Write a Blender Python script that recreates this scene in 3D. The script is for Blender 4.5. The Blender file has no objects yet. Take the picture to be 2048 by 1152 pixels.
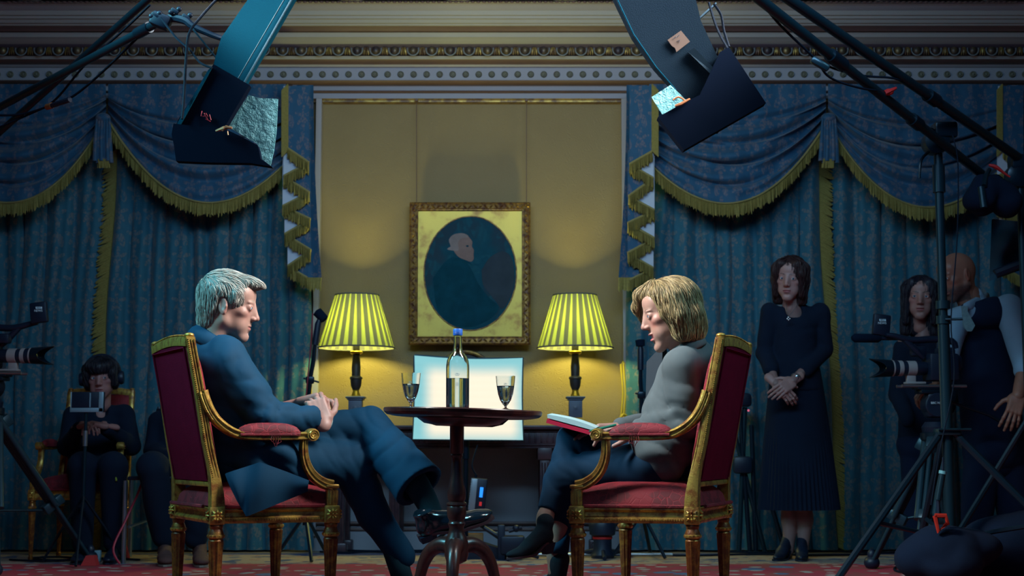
import bpy, math, random
import numpy as np
from mathutils import Vector, Matrix, noise
random.seed(7)
PI = math.pi
S = bpy.context.scene
COL = S.collection

# ------------------------------------------------------------------ camera, world, lights, exposure
FPX = 2925.0
CAMZ = 0.61
PITCH = math.atan(320 / FPX)
SP, CP = math.sin(PITCH), math.cos(PITCH)
cam = bpy.data.objects.new('camera', bpy.data.cameras.new('camera'))
COL.objects.link(cam)
cam.location = (0, 0, CAMZ)
cam.rotation_euler = (PI / 2 + PITCH, 0, 0)
cam.data.sensor_width = 36.0
cam.data.lens = 36.0 * FPX / 2048
cam.data.clip_start = 0.05
cam.data.clip_end = 60
cam.data.dof.use_dof = True
cam.data.dof.focus_distance = 5.15
cam.data.dof.aperture_fstop = 5.6
S.camera = cam
S.view_settings.view_transform = 'Standard'
S.view_settings.look = 'None'
S.view_settings.exposure = 0.0
S.view_settings.gamma = 1.0
S.view_settings.use_curve_mapping = False
S.cycles.use_denoising = True
S.cycles.max_bounces = 8
S.cycles.transparent_max_bounces = 12
S.cycles.sample_clamp_indirect = 4.0
S.cycles.caustics_refractive = False
S.cycles.caustics_reflective = False

world = bpy.data.worlds.new('world')
S.world = world
world.use_nodes = True
world.node_tree.nodes['Background'].inputs[0].default_value = (0.005, 0.030, 0.085, 1)
world.node_tree.nodes['Background'].inputs[1].default_value = 1.0


def area_light(name, loc, target, size, power, color, size_y=None, spread=None):
    ld = bpy.data.lights.new(name, 'AREA')
    ld.energy = power
    ld.color = color
    ld.size = size
    if size_y:
        ld.shape = 'RECTANGLE'
        ld.size_y = size_y
    if spread:
        ld.spread = spread
    o = bpy.data.objects.new(name, ld)
    COL.objects.link(o)
    o.location = loc
    d = Vector(target) - Vector(loc)
    o.rotation_euler = d.to_track_quat('-Z', 'Y').to_euler()
    return o


# softbox and back lights of the interview set-up, plus added fill lamps
area_light('softbox_key_light', (0.70, 4.75, 2.48), (-1.02, 5.22, 1.08), 0.35, 15, (1.0, 0.95, 0.90), 1.0, 1.0)
area_light('softbox_cross_light', (-0.75, 4.80, 2.48), (0.70, 5.25, 1.05), 0.35, 13.5, (1.0, 0.95, 0.90), 1.0, 1.0)
area_light('backlight_left', (-2.5, 4.4, 2.75), (-0.95, 5.05, 1.40), 0.5, 11, (0.22, 0.80, 1.0), 0.9, 1.0)
area_light('backlight_right', (2.3, 4.3, 2.75), (0.75, 5.1, 1.25), 0.5, 3.5, (0.35, 0.82, 1.0), 0.9, 1.0)
area_light('curtain_fill_light', (0.0, 4.6, 3.25), (0.0, 8.8, 1.55), 3.2, 78, (0.33, 0.62, 0.90), 1.0, 1.9)  # added out-of-view fill that brightens the curtains and back wall
area_light('front_fill_light', (-0.6, 1.5, 2.9), (0.0, 5.3, 0.8), 1.6, 7, (0.42, 0.60, 0.9), 1.2)  # unseen fill lamp added on the camera side
area_light('cornice_fill_light', (0.0, 6.9, 2.66), (0.0, 8.6, 3.25), 1.6, 8, (0.95, 0.95, 0.72), 0.3)  # added lamp, not a room fixture, to lift the middle of the cornice


# ------------------------------------------------------------------ pixel helpers
def P(px, py, Y):
    v = (576 - py) / FPX
    dy = CP - SP * v
    dz = SP + CP * v
    t = Y / dy
    return Vector(((px - 1024) / FPX * t, Y, CAMZ + dz * t))


def lerp(a, b, t):
    return a + (b - a) * t


def sstep(a, b, x):
    t = min(1.0, max(0.0, (x - a) / (b - a)))
    return t * t * (3 - 2 * t)


# ------------------------------------------------------------------ mesh builder
class MB:
    def __init__(s):
        s.v = []
        s.f = []

    def add(s, vs, fs):
        n = len(s.v)
        s.v.extend([tuple(p) for p in vs])
        s.f.extend([tuple(i + n for i in f) for f in fs])
        return s

    def box(s, c, size, rot=None, bev=0.0):
        c = Vector(c)
        hx, hy, hz = size[0] / 2, size[1] / 2, size[2] / 2
        R = rot if rot is not None else Matrix.Identity(3)
        if bev <= 0:
            pts = [Vector((x, y, z)) for x in (-hx, hx) for y in (-hy, hy) for z in (-hz, hz)]
            s.add([c + R @ p for p in pts],
                  [(0, 1, 3, 2), (4, 6, 7, 5), (0, 4, 5, 1), (2, 3, 7, 6), (0, 2, 6, 4), (1, 5, 7, 3)])
        else:
            b = min(bev, hx * .95, hy * .95, hz * .95)
            rings = []
            for z, q in ((-hz, b), (-hz + b * .3, b * .3), (-hz + b, 0), (hz - b, 0), (hz - b * .3, b * .3), (hz, b)):
                ring = []
                for sx, sy, a0 in ((1, 1, 0), (-1, 1, 1), (-1, -1, 2), (1, -1, 3)):
                    for k in (0, .5, 1):
                        a = (a0 + k) * PI / 2
                        ring.append(c + R @ Vector((sx * (hx - b) + math.cos(a) * (b - q), sy * (hy - b) + math.sin(a) * (b - q), z)))
                rings.append(ring)
            s.loft(rings, caps=True)
        return s

    def loft(s, rings, caps=True, closed=True):
        n = len(rings[0])
        vs = [p for r in rings for p in r]
        fs = []
        m = n if closed else n - 1
        for i in range(len(rings) - 1):
            for j in range(m):
                k = (j + 1) % n
                fs.append((i * n + j, i * n + k, (i + 1) * n + k, (i + 1) * n + j))
        if caps:
            fs.append(tuple(range(n - 1, -1, -1)))
            fs.append(tuple((len(rings) - 1) * n + j for j in range(n)))
        return s.add(vs, fs)

    def grid(s, fn, nu, nv):
        vs = [fn(i / (nu - 1), j / (nv - 1)) for i in range(nu) for j in range(nv)]
        fs = [(i * nv + j, (i + 1) * nv + j, (i + 1) * nv + j + 1, i * nv + j + 1) for i in range(nu - 1) for j in range(nv - 1)]
        return s.add(vs, fs)

    def tube(s, pts, r, seg=8, caps=True, flat=1.0, up=None, smooth=0):
        pts = [Vector(p) for p in pts]
        rr = list(r) if isinstance(r, (list, tuple)) else [r] * len(pts)
        if smooth:
            pts, rr = spline(pts, smooth, rr)
        n = len(pts)
        tang = [((pts[min(i + 1, n - 1)] - pts[max(i - 1, 0)])).normalized() for i in range(n)]
        t0 = tang[0]
        u = Vector(up) if up else (Vector((0, 0, 1)) if abs(t0.z) < .9 else Vector((1, 0, 0)))
        u = (u - t0 * u.dot(t0)).normalized()
        rings = []
        for i in range(n):
            t = tang[i]
            u = (u - t * u.dot(t))
            u = u.normalized() if u.length > 1e-6 else t.orthogonal().normalized()
            w = t.cross(u)
            rings.append([pts[i] + (u * math.cos(2 * PI * k / seg) * flat + w * math.sin(2 * PI * k / seg)) * rr[i] for k in range(seg)])
        return s.loft(rings, caps)

    def rod(s, a, b, r, r2=None, seg=10):
        return s.tube([a, b], [r, r if r2 is None else r2], seg)

    def lathe(s, prof, c=(0, 0, 0), seg=24, R=None, flute=None, caps=True):
        c = Vector(c)
        R = R if R is not None else Matrix.Identity(3)
        rings = []
        for q in prof:
            r, z = q[0], q[1]
            fl = q[2] if len(q) > 2 else 0
            ring = []
            for k in range(seg):
                a = 2 * PI * k / seg
                rk = r * (1 - fl * abs(math.sin(a * (flute or 0) / 2)) if fl else 1)
                ring.append(c + R @ Vector((rk * math.cos(a), rk * math.sin(a), z)))
            rings.append(ring)
        return s.loft(rings, caps)

    def ell(s, c, r, R=None, nu=14, nv=10):
        c = Vector(c)
        R = R if R is not None else Matrix.Identity(3)
        rings = []
        for i in range(nv + 1):
            t = PI * (i + .02 if i == 0 else (i - .02 if i == nv else i)) / nv
            rings.append([c + R @ Vector((r[0] * math.sin(t) * math.cos(2 * PI * k / nu), r[1] * math.sin(t) * math.sin(2 * PI * k / nu), -r[2] * math.cos(t))) for k in range(nu)])
        return s.loft(rings, True)

    def prism(s, poly, d0, d1, frame):
        """poly in (a,b) of frame=(origin, ea, eb, ed); extruded along ed from d0 to d1"""
        o, ea, eb, ed = [Vector(q) for q in frame]
        n = len(poly)
        vs = [o + ea * a + eb * b + ed * d0 for a, b in poly] + [o + ea * a + eb * b + ed * d1 for a, b in poly]
        fs = [(j, (j + 1) % n, n + (j + 1) % n, n + j) for j in range(n)]
        fs.append(tuple(range(n - 1, -1, -1)))
        fs.append(tuple(range(n, 2 * n)))
        return s.add(vs, fs)

    def xform(s, M):
        s.v = [tuple(M @ Vector(p)) for p in s.v]
        return s

    def build(s, name, mat, parent=None, smooth=40, loc=None, tint=None, mod=None, keep_world=False):
        me = bpy.data.meshes.new(name)
        me.from_pydata(s.v, [], s.f)
        me.update()
        return finish(me, name, mat, parent, smooth, loc, tint, mod)


def finish(me, name, mat, parent=None, smooth=40, loc=None, tint=None, mod=None):
    import bmesh
    b = bmesh.new()
    b.from_mesh(me)
    bmesh.ops.recalc_face_normals(b, faces=b.faces)
    b.to_mesh(me)
    b.free()
    if smooth:
        me.polygons.foreach_set('use_smooth', [True] * len(me.polygons))
        if smooth < 180:
            me.set_sharp_from_angle(angle=math.radians(smooth))
    if mat is not None:
        me.materials.append(mat)
    if tint is not None:
        at = me.color_attributes.new('tint', 'FLOAT_COLOR', 'POINT')
        at.data.foreach_set('color', np.asarray(tint, dtype=np.float32).reshape(-1))
    o = bpy.data.objects.new(name, me)
    COL.objects.link(o)
    if parent is not None:
        o.parent = parent
    if loc is not None:
        o.location = loc
    if mod == 'subsurf':
        m = o.modifiers.new('sub', 'SUBSURF')
        m.levels = m.render_levels = 2
    return o


def spline(pts, k, rr=None):
    out, ro = [], []
    n = len(pts)
    for i in range(n - 1):
        p0, p1, p2, p3 = pts[max(i - 1, 0)], pts[i], pts[i + 1], pts[min(i + 2, n - 1)]
        for j in range(k):
            t = j / k
            out.append(0.5 * ((2 * p1) + (p2 - p0) * t + (2 * p0 - 5 * p1 + 4 * p2 - p3) * t * t + (3 * p1 - p0 - 3 * p2 + p3) * t ** 3))
            if rr:
                ro.append(lerp(rr[i], rr[i + 1], t))
    out.append(pts[-1])
    if rr:
        ro.append(rr[-1])
        return out, ro
    return out


def spl2(pts, k):
    return [(v.x, v.y) for v in spline([Vector((a, b, 0)) for a, b in pts], k)]


def tag(o, label=None, cat=None, group=None, kind=None):
    if label:
        o['label'] = label
    if cat:
        o['category'] = cat
    if group:
        o['group'] = group
    if kind:
        o['kind'] = kind
    return o


def empty(name, loc=(0, 0, 0), rz=0.0, label=None, cat=None, group=None):
    o = bpy.data.objects.new(name, None)
    COL.objects.link(o)
    o.empty_display_size = .1
    o.location = loc
    o.rotation_euler = (0, 0, rz)
    return tag(o, label, cat, group)


def wempty(name, label=None, cat=None, group=None):
    """an Empty at the world origin's orientation whose parts are given in world coordinates; re-based at the end"""
    return empty(name, (0, 0, 0), 0, label, cat, group)


def rebase(root):
    """move an Empty to the base of its parts, keeping the parts where they are"""
    lo, hi = Vector((1e9,) * 3), Vector((-1e9,) * 3)
    for ch in root.children:
        if ch.type == 'MESH':
            for v in ch.data.vertices:
                q = v.co + ch.location
                for a in range(3):
                    lo[a] = min(lo[a], q[a])
                    hi[a] = max(hi[a], q[a])
    b = Vector(((lo.x + hi.x) / 2, (lo.y + hi.y) / 2, lo.z))
    root.location = b
    for ch in root.children:
        ch.location = ch.location - b


def copy_tree(o, parent=None):
    c = o.copy()
    COL.objects.link(c)
    c.parent = parent
    for ch in list(o.children):
        copy_tree(ch, c)
    return c


def rot_to(d, up=(0, 0, 1)):
    """matrix whose local Z points along d"""
    z = Vector(d).normalized()
    u = Vector(up)
    if abs(z.dot(u)) > .98:
        u = Vector((1, 0, 0))
    x = u.cross(z).normalized()
    y = z.cross(x)
    return Matrix((x, y, z)).transposed()


# ------------------------------------------------------------------ materials
def newmat(name):
    m = bpy.data.materials.new(name)
    m.use_nodes = True
    return m, m.node_tree, m.node_tree.nodes['Principled BSDF']


def sset(b, **kw):
    for k, v in kw.items():
        b.inputs[k].default_value = v


def plain(name, col, rough=.6, metal=0.0, bump=0.0, bscale=200.0, spec=.5, var=0.0, vscale=6.0, coat=0.0, sheen=0.0):
    m, nt, b = newmat(name)
    b.inputs['Base Color'].default_value = (*col, 1)
    b.inputs['Roughness'].default_value = rough
    b.inputs['Metallic'].default_value = metal
    b.inputs['Specular IOR Level'].default_value = spec
    b.inputs['Coat Weight'].default_value = coat
    b.inputs['Sheen Weight'].default_value = sheen
    tc = nt.nodes.new('ShaderNodeTexCoord')
    if var > 0:
        n = nt.nodes.new('ShaderNodeTexNoise')
        n.inputs['Scale'].default_value = vscale
        n.inputs['Detail'].default_value = 4
        nt.links.new(tc.outputs['Object'], n.inputs['Vector'])
        mx = nt.nodes.new('ShaderNodeMix')
        mx.data_type = 'RGBA'
        mx.inputs['A'].default_value = (*[c * (1 - var) for c in col], 1)
        mx.inputs['B'].default_value = (*[min(1, c * (1 + var)) for c in col], 1)
        nt.links.new(n.outputs['Fac'], mx.inputs['Factor'])
        nt.links.new(mx.outputs['Result'], b.inputs['Base Color'])
    if bump > 0:
        n = nt.nodes.new('ShaderNodeTexNoise')
        n.inputs['Scale'].default_value = bscale
        n.inputs['Detail'].default_value = 3
        nt.links.new(tc.outputs['Object'], n.inputs['Vector'])
        bp = nt.nodes.new('ShaderNodeBump')
        bp.inputs['Strength'].default_value = bump
        bp.inputs['Distance'].default_value = .004
        nt.links.new(n.outputs['Fac'], bp.inputs['Height'])
        nt.links.new(bp.outputs['Normal'], b.inputs['Normal'])
    return m


def emis(name, col, strength):
    m, nt, b = newmat(name)
    sset(b, **{'Base Color': (*col, 1), 'Emission Color': (*col, 1), 'Emission Strength': strength})
    return m


class NT:
    """tiny math-node helper"""
    def __init__(s, nt):
        s.nt = nt

    def m(s, op, a, b=None, c=None):
        n = s.nt.nodes.new('ShaderNodeMath')
        n.operation = op
        for i, q in enumerate((a, b, c)):
            if q is None:
                continue
            if isinstance(q, (int, float)):
                n.inputs[i].default_value = q
            else:
                s.nt.links.new(q, n.inputs[i])
        return n.outputs[0]

    def ss(s, e0, e1, x):
        n = s.nt.nodes.new('ShaderNodeMapRange')
        n.interpolation_type = 'SMOOTHSTEP'
        s.nt.links.new(x, n.inputs['Value'])
        n.inputs['From Min'].default_value = e0
        n.inputs['From Max'].default_value = e1
        return n.outputs['Result']

    def noise(s, vec, scale, detail=3, rough=.5):
        n = s.nt.nodes.new('ShaderNodeTexNoise')
        n.inputs['Scale'].default_value = scale
        n.inputs['Detail'].default_value = detail
        n.inputs['Roughness'].default_value = rough
        if vec is not None:
            s.nt.links.new(vec, n.inputs['Vector'])
        return n.outputs['Fac']

    def mix(s, f, a, b):
        n = s.nt.nodes.new('ShaderNodeMix')
        n.data_type = 'RGBA'
        if isinstance(f, (int, float)):
            n.inputs['Factor'].default_value = f
        else:
            s.nt.links.new(f, n.inputs['Factor'])
        for k, q in (('A', a), ('B', b)):
            if isinstance(q, tuple):
                n.inputs[k].default_value = (*q, 1)
            else:
                s.nt.links.new(q, n.inputs[k])
        return n.outputs['Result']

    def bump(s, h, strength, dist, bsdf):
        n = s.nt.nodes.new('ShaderNodeBump')
        n.inputs['Strength'].default_value = strength
        n.inputs['Distance'].default_value = dist
        s.nt.links.new(h, n.inputs['Height'])
        s.nt.links.new(n.outputs['Normal'], bsdf.inputs['Normal'])

    def vec(s, v, scale=(1, 1, 1), loc=(0, 0, 0), rot=(0, 0, 0)):
        n = s.nt.nodes.new('ShaderNodeMapping')
        n.inputs['Scale'].default_value = scale
        n.inputs['Location'].default_value = loc
        n.inputs['Rotation'].default_value = rot
        s.nt.links.new(v, n.inputs['Vector'])
        return n.outputs['Vector']

    def xyz(s, v):
        n = s.nt.nodes.new('ShaderNodeSeparateXYZ')
        s.nt.links.new(v, n.inputs[0])
        return n.outputs


def damask(name, base, motif, su, sv, plane='XZ', rough=.6, contrast=.8, sheen=.3, coords='Object', second=None, bump=.3):
    """woven floral repeat: staggered flower heads and leaf sprays"""
    m, nt, b = newmat(name)
    N = NT(nt)
    tc = nt.nodes.new('ShaderNodeTexCoord')
    X = N.xyz(tc.outputs[coords])
    ax = {'X': X[0], 'Y': X[1], 'Z': X[2]}
    u = N.m('MULTIPLY', ax[plane[0]], 1 / su)
    v = N.m('MULTIPLY', ax[plane[1]], 1 / sv)
    w = N.noise(tc.outputs[coords], 2.2 / su, 2)
    w2 = N.noise(tc.outputs[coords], 9.0 / su, 3, .6)

    def flower(du, dv, R, k, ay):
        uu = N.m('ADD', u, du)
        vv = N.m('ADD', v, dv)
        a = N.m('ADD', N.m('SUBTRACT', N.m('FRACT', N.m('ADD', uu, 100.0)), .5), N.m('MULTIPLY', N.m('SUBTRACT', w, .5), .10))
        c = N.m('MULTIPLY', N.m('SUBTRACT', N.m('FRACT', N.m('ADD', vv, 100.0)), .5), ay)
        r = N.m('SQRT', N.m('ADD', N.m('MULTIPLY', a, a), N.m('MULTIPLY', c, c)))
        th = N.m('ARCTAN2', N.m('ABSOLUTE', a), c)
        pet = N.m('ADD', .62, N.m('MULTIPLY', N.m('COSINE', N.m('MULTIPLY', th, k)), .38))
        d = N.m('SUBTRACT', N.m('MULTIPLY', pet, R), r)
        veins = N.m('ADD', N.m('MULTIPLY', N.m('SINE', N.m('MULTIPLY', r, 95.0 * .25 / R)), .5), .5)
        return N.m('MULTIPLY', N.ss(0, .035, d), N.m('ADD', .45, N.m('MULTIPLY', veins, .55)))
    f = flower(0, 0, .30, 5.0, 1.15)
    f = N.m('MAXIMUM', f, flower(.5, .5, .30, 5.0, 1.15))
    f = N.m('MAXIMUM', f, flower(.5, .0, .25, 3.0, .55))
    f = N.m('MAXIMUM', f, flower(.0, .5, .25, 3.0, .55))
    f = N.m('MULTIPLY', f, N.ss(.38, .55, w2))
    f = N.m('MULTIPLY', f, contrast)
    n2 = N.noise(tc.outputs[coords], 30, 3)
    bc = N.mix(n2, tuple(c * .82 for c in base), tuple(min(1, c * 1.15) for c in base))
    if second:
        bc = N.mix(N.ss(.48, .62, N.noise(tc.outputs[coords], 1.6 / su, 3)), bc, second)
    nt.links.new(N.mix(f, bc, motif), b.inputs['Base Color'])
    sset(b, Roughness=rough)
    b.inputs['Sheen Weight'].default_value = sheen
    h = N.m('ADD', N.m('MULTIPLY', f, .6), N.m('MULTIPLY', N.noise(tc.outputs[coords], 500, 2), .5))
    N.bump(h, bump, .002, b)
    return m


def velvet(name, col, dark):
    m, nt, b = newmat(name)
    N = NT(nt)
    tc = nt.nodes.new('ShaderNodeTexCoord')
    n1 = N.noise(tc.outputs['Object'], 14, 3)
    v = nt.nodes.new('ShaderNodeTexVoronoi')
    v.inputs['Scale'].default_value = 34
    v.feature = 'DISTANCE_TO_EDGE'
    nt.links.new(N.vec(tc.outputs['Object'], (1, 1, 1)), v.inputs['Vector'])
    f = N.ss(.0, .06, v.outputs['Distance'])
    c = N.mix(N.ss(.46, .54, n1), dark, col)
    c = N.mix(f, tuple(min(1, q * 1.15) for q in col), c)
    nt.links.new(c, b.inputs['Base Color'])
    sset(b, Roughness=.7)
    b.inputs['Sheen Weight'].default_value = .15
    b.inputs['Sheen Tint'].default_value = (1, .3, .35, 1)
    N.bump(N.m('ADD', f, N.m('MULTIPLY', N.noise(tc.outputs['Object'], 320, 3), .8)), .35, .002, b)
    return m


def gilt(name, hi=(.50, .33, .07), lo=(.12, .045, .012), scale=30, rough=.38, bias=.5):
    m, nt, b = newmat(name)
    N = NT(nt)
    tc = nt.nodes.new('ShaderNodeTexCoord')
    n1 = N.noise(tc.outputs['Object'], scale, 5, .65)
    n2 = N.noise(tc.outputs['Object'], 260, 3)
    geo = nt.nodes.new('ShaderNodeNewGeometry')
    f = N.ss(bias - .12, bias + .13, n1)
    nt.links.new(N.mix(f, lo, hi), b.inputs['Base Color'])
    nt.links.new(N.m('ADD', N.m('MULTIPLY', f, .45), .25), b.inputs['Metallic'])
    sset(b, Roughness=rough)
    N.bump(N.m('ADD', n2, n1), .25, .003, b)
    return m


def wood(name, a, c, rough=.25, axis=(1, 1, .12), scale=22, coat=.4):
    m, nt, b = newmat(name)
    N = NT(nt)
    tc = nt.nodes.new('ShaderNodeTexCoord')
    n1 = N.noise(N.vec(tc.outputs['Object'], axis), scale, 5, .6)
    nt.links.new(N.mix(N.ss(.35, .65, n1), a, c), b.inputs['Base Color'])
    sset(b, Roughness=rough)
    b.inputs['Coat Weight'].default_value = coat
    b.inputs['Coat Roughness'].default_value = .15
    N.bump(n1, .08, .002, b)
    return m


def tinted(name, rough=.6, bump=.15, bscale=350, sss=0.0, var=.12, spec=.4, sheen=0.0, aniso=None):
    """base colour from the mesh's own colour attribute (skin, lips, brows ...)"""
    m, nt, b = newmat(name)
    N = NT(nt)
    tc = nt.nodes.new('ShaderNodeTexCoord')
    at = nt.nodes.new('ShaderNodeAttribute')
    at.attribute_name = 'tint'
    n1 = N.noise(tc.outputs['Object'], 60, 4)
    hsv = nt.nodes.new('ShaderNodeHueSaturation')
    nt.links.new(at.outputs['Color'], hsv.inputs['Color'])
    nt.links.new(N.m('ADD', 1 - var, N.m('MULTIPLY', n1, 2 * var)), hsv.inputs['Value'])
    nt.links.new(hsv.outputs['Color'], b.inputs['Base Color'])
    sset(b, Roughness=rough)
    b.inputs['Specular IOR Level'].default_value = spec
    b.inputs['Sheen Weight'].default_value = sheen
    if sss:
        b.inputs['Subsurface Weight'].default_value = sss
        b.inputs['Subsurface Radius'].default_value = (.012, .004, .002)
        b.inputs['Subsurface Scale'].default_value = 1.0
    N.bump(N.noise(tc.outputs['Object'], bscale, 3), bump, .0015, b)
    return m


def cloth(name, col, rough=.8, fold=6.0, fstr=.0, weave=900, sheen=.2, pin=None, var=.15):
    m, nt, b = newmat(name)
    N = NT(nt)
    tc = nt.nodes.new('ShaderNodeTexCoord')
    n1 = N.noise(tc.outputs['Object'], fold, 3)
    nt.links.new(N.mix(n1, tuple(c * (1 - var) for c in col), tuple(c * (1 + var) for c in col)), b.inputs['Base Color'])
    sset(b, Roughness=rough)
    b.inputs['Sheen Weight'].default_value = sheen
    b.inputs['Sheen Roughness'].default_value = .5
    b.inputs['Sheen Tint'].default_value = (min(1, col[0] * 3 + .1), min(1, col[1] * 3 + .1), min(1, col[2] * 3 + .1), 1)
    b.inputs['Specular IOR Level'].default_value = .25
    h = N.noise(tc.outputs['Object'], weave, 2)
    if fstr:
        h = N.m('ADD', N.m('MULTIPLY', h, .25), N.m('MULTIPLY', N.noise(N.vec(tc.outputs['Object'], (1, 1, 2.5)), 9, 3), fstr))
    N.bump(h, .3, .004, b)
    return m


def ribbed(name, col, axis=0, freq=400.0, rough=.7, depth=.5):
    """knife pleats / cord ribs running across one object axis"""
    m, nt, b = newmat(name)
    N = NT(nt)
    tc = nt.nodes.new('ShaderNodeTexCoord')
    X = N.xyz(tc.outputs['Object'])
    s_ = N.m('SINE', N.m('MULTIPLY', X[axis], freq))
    nt.links.new(N.mix(N.noise(tc.outputs['Object'], 12, 3), tuple(c * .75 for c in col), tuple(min(1, c * 1.25) for c in col)), b.inputs['Base Color'])
    sset(b, Roughness=rough)
    N.bump(s_, depth, .004, b)
    return m
# ------------------------------------------------------------------ signed-distance modelling (organic shapes)
def _smin(a, b, k):
    if k <= 0:
        return np.minimum(a, b)
    h = np.maximum(k - np.abs(a - b), 0.0) / k
    return np.minimum(a, b) - h * h * h * k / 6.0


def _smax(a, b, k):
    return -_smin(-a, -b, k)


def _rot(R):
    return np.array([[R[i][j] for j in range(3)] for i in range(3)], dtype=np.float64)


def d_cone(a, b, ra, rb, flat=1.0, fdir=None):
    """capsule from a (radius ra) to b (radius rb); flat<1 squashes along fdir"""
    a = np.array(a, float)
    b = np.array(b, float)
    ba = b - a
    L2 = ba @ ba + 1e-12
    fd = None
    if flat != 1.0:
        fd = np.array(fdir, float)
        fd = fd - ba * (fd @ ba) / L2
        fd /= np.linalg.norm(fd) + 1e-9

    def f(p):
        pa = p - a
        h = np.clip((pa @ ba) / L2, 0, 1)
        q = pa - h[..., None] * ba
        if fd is not None:
            c = q @ fd
            q = q + (c * (1 / flat - 1))[..., None] * fd
        return np.sqrt((q * q).sum(-1)) - (ra + (rb - ra) * h)
    m = max(ra, rb) * max(1, flat)
    return f, np.minimum(a, b) - m, np.maximum(a, b) + m


def d_ell(c, r, R=None):
    c = np.array(c, float)
    r = np.array(r, float)
    Rm = None if R is None else _rot(R)

    def f(p):
        q = p - c
        if Rm is not None:
            q = q @ Rm
        k0 = np.sqrt(((q / r) ** 2).sum(-1))
        k1 = np.sqrt(((q / (r * r)) ** 2).sum(-1)) + 1e-9
        return k0 * (k0 - 1.0) / k1
    m = r.max()
    return f, c - m, c + m


def d_box(c, h, R=None, rad=0.0):
    c = np.array(c, float)
    h = np.array(h, float) - rad
    Rm = None if R is None else _rot(R)

    def f(p):
        q = p - c
        if Rm is not None:
            q = q @ Rm
        q = np.abs(q) - h
        return np.sqrt((np.maximum(q, 0) ** 2).sum(-1)) + np.minimum(q.max(-1), 0) - rad
    m = np.linalg.norm(h) + rad
    return f, c - m, c + m


class SDF:
    def __init__(s, h=.006):
        s.ops = []
        s.h = h
        s.post = []

    def u(s, prim, k=.02):
        s.ops.append(('u', prim, k))
        return s

    def cut(s, prim, k=.01):
        s.ops.append(('c', prim, k))
        return s

    def cone(s, a, b, ra, rb, k=.02, flat=1.0, fdir=None):
        return s.u(d_cone(a, b, ra, rb, flat, fdir), k)

    def chain(s, pts, rr, k=.02, flat=1.0, fdir=None):
        for i in range(len(pts) - 1):
            s.cone(pts[i], pts[i + 1], rr[i], rr[i + 1], k, flat, fdir)
        return s

    def ell(s, c, r, R=None, k=.02):
        return s.u(d_ell(c, r, R), k)

    def mesh(s, disp=None):
        """surface nets -> (verts, faces)"""
        h = s.h
        lo = np.min([o[1][1] for o in s.ops if o[0] == 'u'], axis=0) - 4 * h
        hi = np.max([o[1][2] for o in s.ops if o[0] == 'u'], axis=0) + 4 * h
        n = np.ceil((hi - lo) / h).astype(int) + 1
        F = np.full(n, 1.0)
        xs = [lo[a] + h * np.arange(n[a]) for a in range(3)]
        for kind, (fn, l, u_), k in s.ops:
            m = k + 3 * h
            i0 = np.clip(np.floor((l - m - lo) / h).astype(int), 0, n)
            i1 = np.clip(np.ceil((u_ + m - lo) / h).astype(int) + 1, 0, n)
            if (i1 <= i0).any():
                continue
            sl = tuple(slice(i0[a], i1[a]) for a in range(3))
            g = np.stack(np.meshgrid(*[xs[a][sl[a]] for a in range(3)], indexing='ij'), -1)
            d = fn(g)
            if kind == 'u':
                F[sl] = _smin(F[sl], d, k)
            else:
                F[sl] = _smax(F[sl], -d, k)
        if disp is not None:
            near = np.abs(F) < .035
            idx = np.argwhere(near)
            F[near] += disp(lo + idx * h)
        return nets(F, lo, h)


def nets(F, lo, h):
    sg = F < 0
    nx, ny, nz = F.shape
    cnt = np.zeros((nx - 1, ny - 1, nz - 1), np.int16)
    acc = np.zeros((nx - 1, ny - 1, nz - 1, 3))
    for ax in range(3):
        a = [slice(None)] * 3
        b = [slice(None)] * 3
        a[ax] = slice(0, -1)
        b[ax] = slice(1, None)
        fa, fb = F[tuple(a)], F[tuple(b)]
        cr = (sg[tuple(a)] != sg[tuple(b)])
        t = np.where(cr, fa / np.where(cr, fa - fb, 1), 0)
        o1, o2 = [q for q in range(3) if q != ax]
        for d1 in (0, 1):
            for d2 in (0, 1):
                s_ = [slice(None)] * 3
                s_[o1] = slice(d1, d1 + F.shape[o1] - 1)
                s_[o2] = slice(d2, d2 + F.shape[o2] - 1)
                c = cr[tuple(s_)]
                cnt += c
                acc[..., ax] += np.where(c, t[tuple(s_)], 0)
                acc[..., o1] += c * d1
                acc[..., o2] += c * d2
    act = cnt > 0
    ids = -np.ones(act.shape, np.int64)
    idx = np.argwhere(act)
    ids[act] = np.arange(len(idx))
    V = lo + h * (idx + acc[act] / cnt[act][:, None])
    faces = []
    for ax in range(3):
        o1, o2 = [(1, 2), (2, 0), (0, 1)][ax]
        a = [slice(None)] * 3
        b = [slice(None)] * 3
        a[ax] = slice(0, -1)
        b[ax] = slice(1, None)
        for q in (o1, o2):
            a[q] = slice(1, -1)
            b[q] = slice(1, -1)
        A, B = sg[tuple(a)], sg[tuple(b)]
        e = np.argwhere(A != B)
        if not len(e):
            continue
        inside = A[tuple(e.T)]
        c = e.copy()
        c[:, o1] += 1
        c[:, o2] += 1

        def cell(d1, d2):
            q = c.copy()
            q[:, o1] -= d1
            q[:, o2] -= d2
            return ids[tuple(q.T)]
        quad = np.stack([cell(1, 1), cell(0, 1), cell(0, 0), cell(1, 0)], 1)
        quad[~inside] = quad[~inside][:, ::-1]
        faces.append(quad)
    return V, np.concatenate(faces) if faces else np.zeros((0, 4), int)


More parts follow.
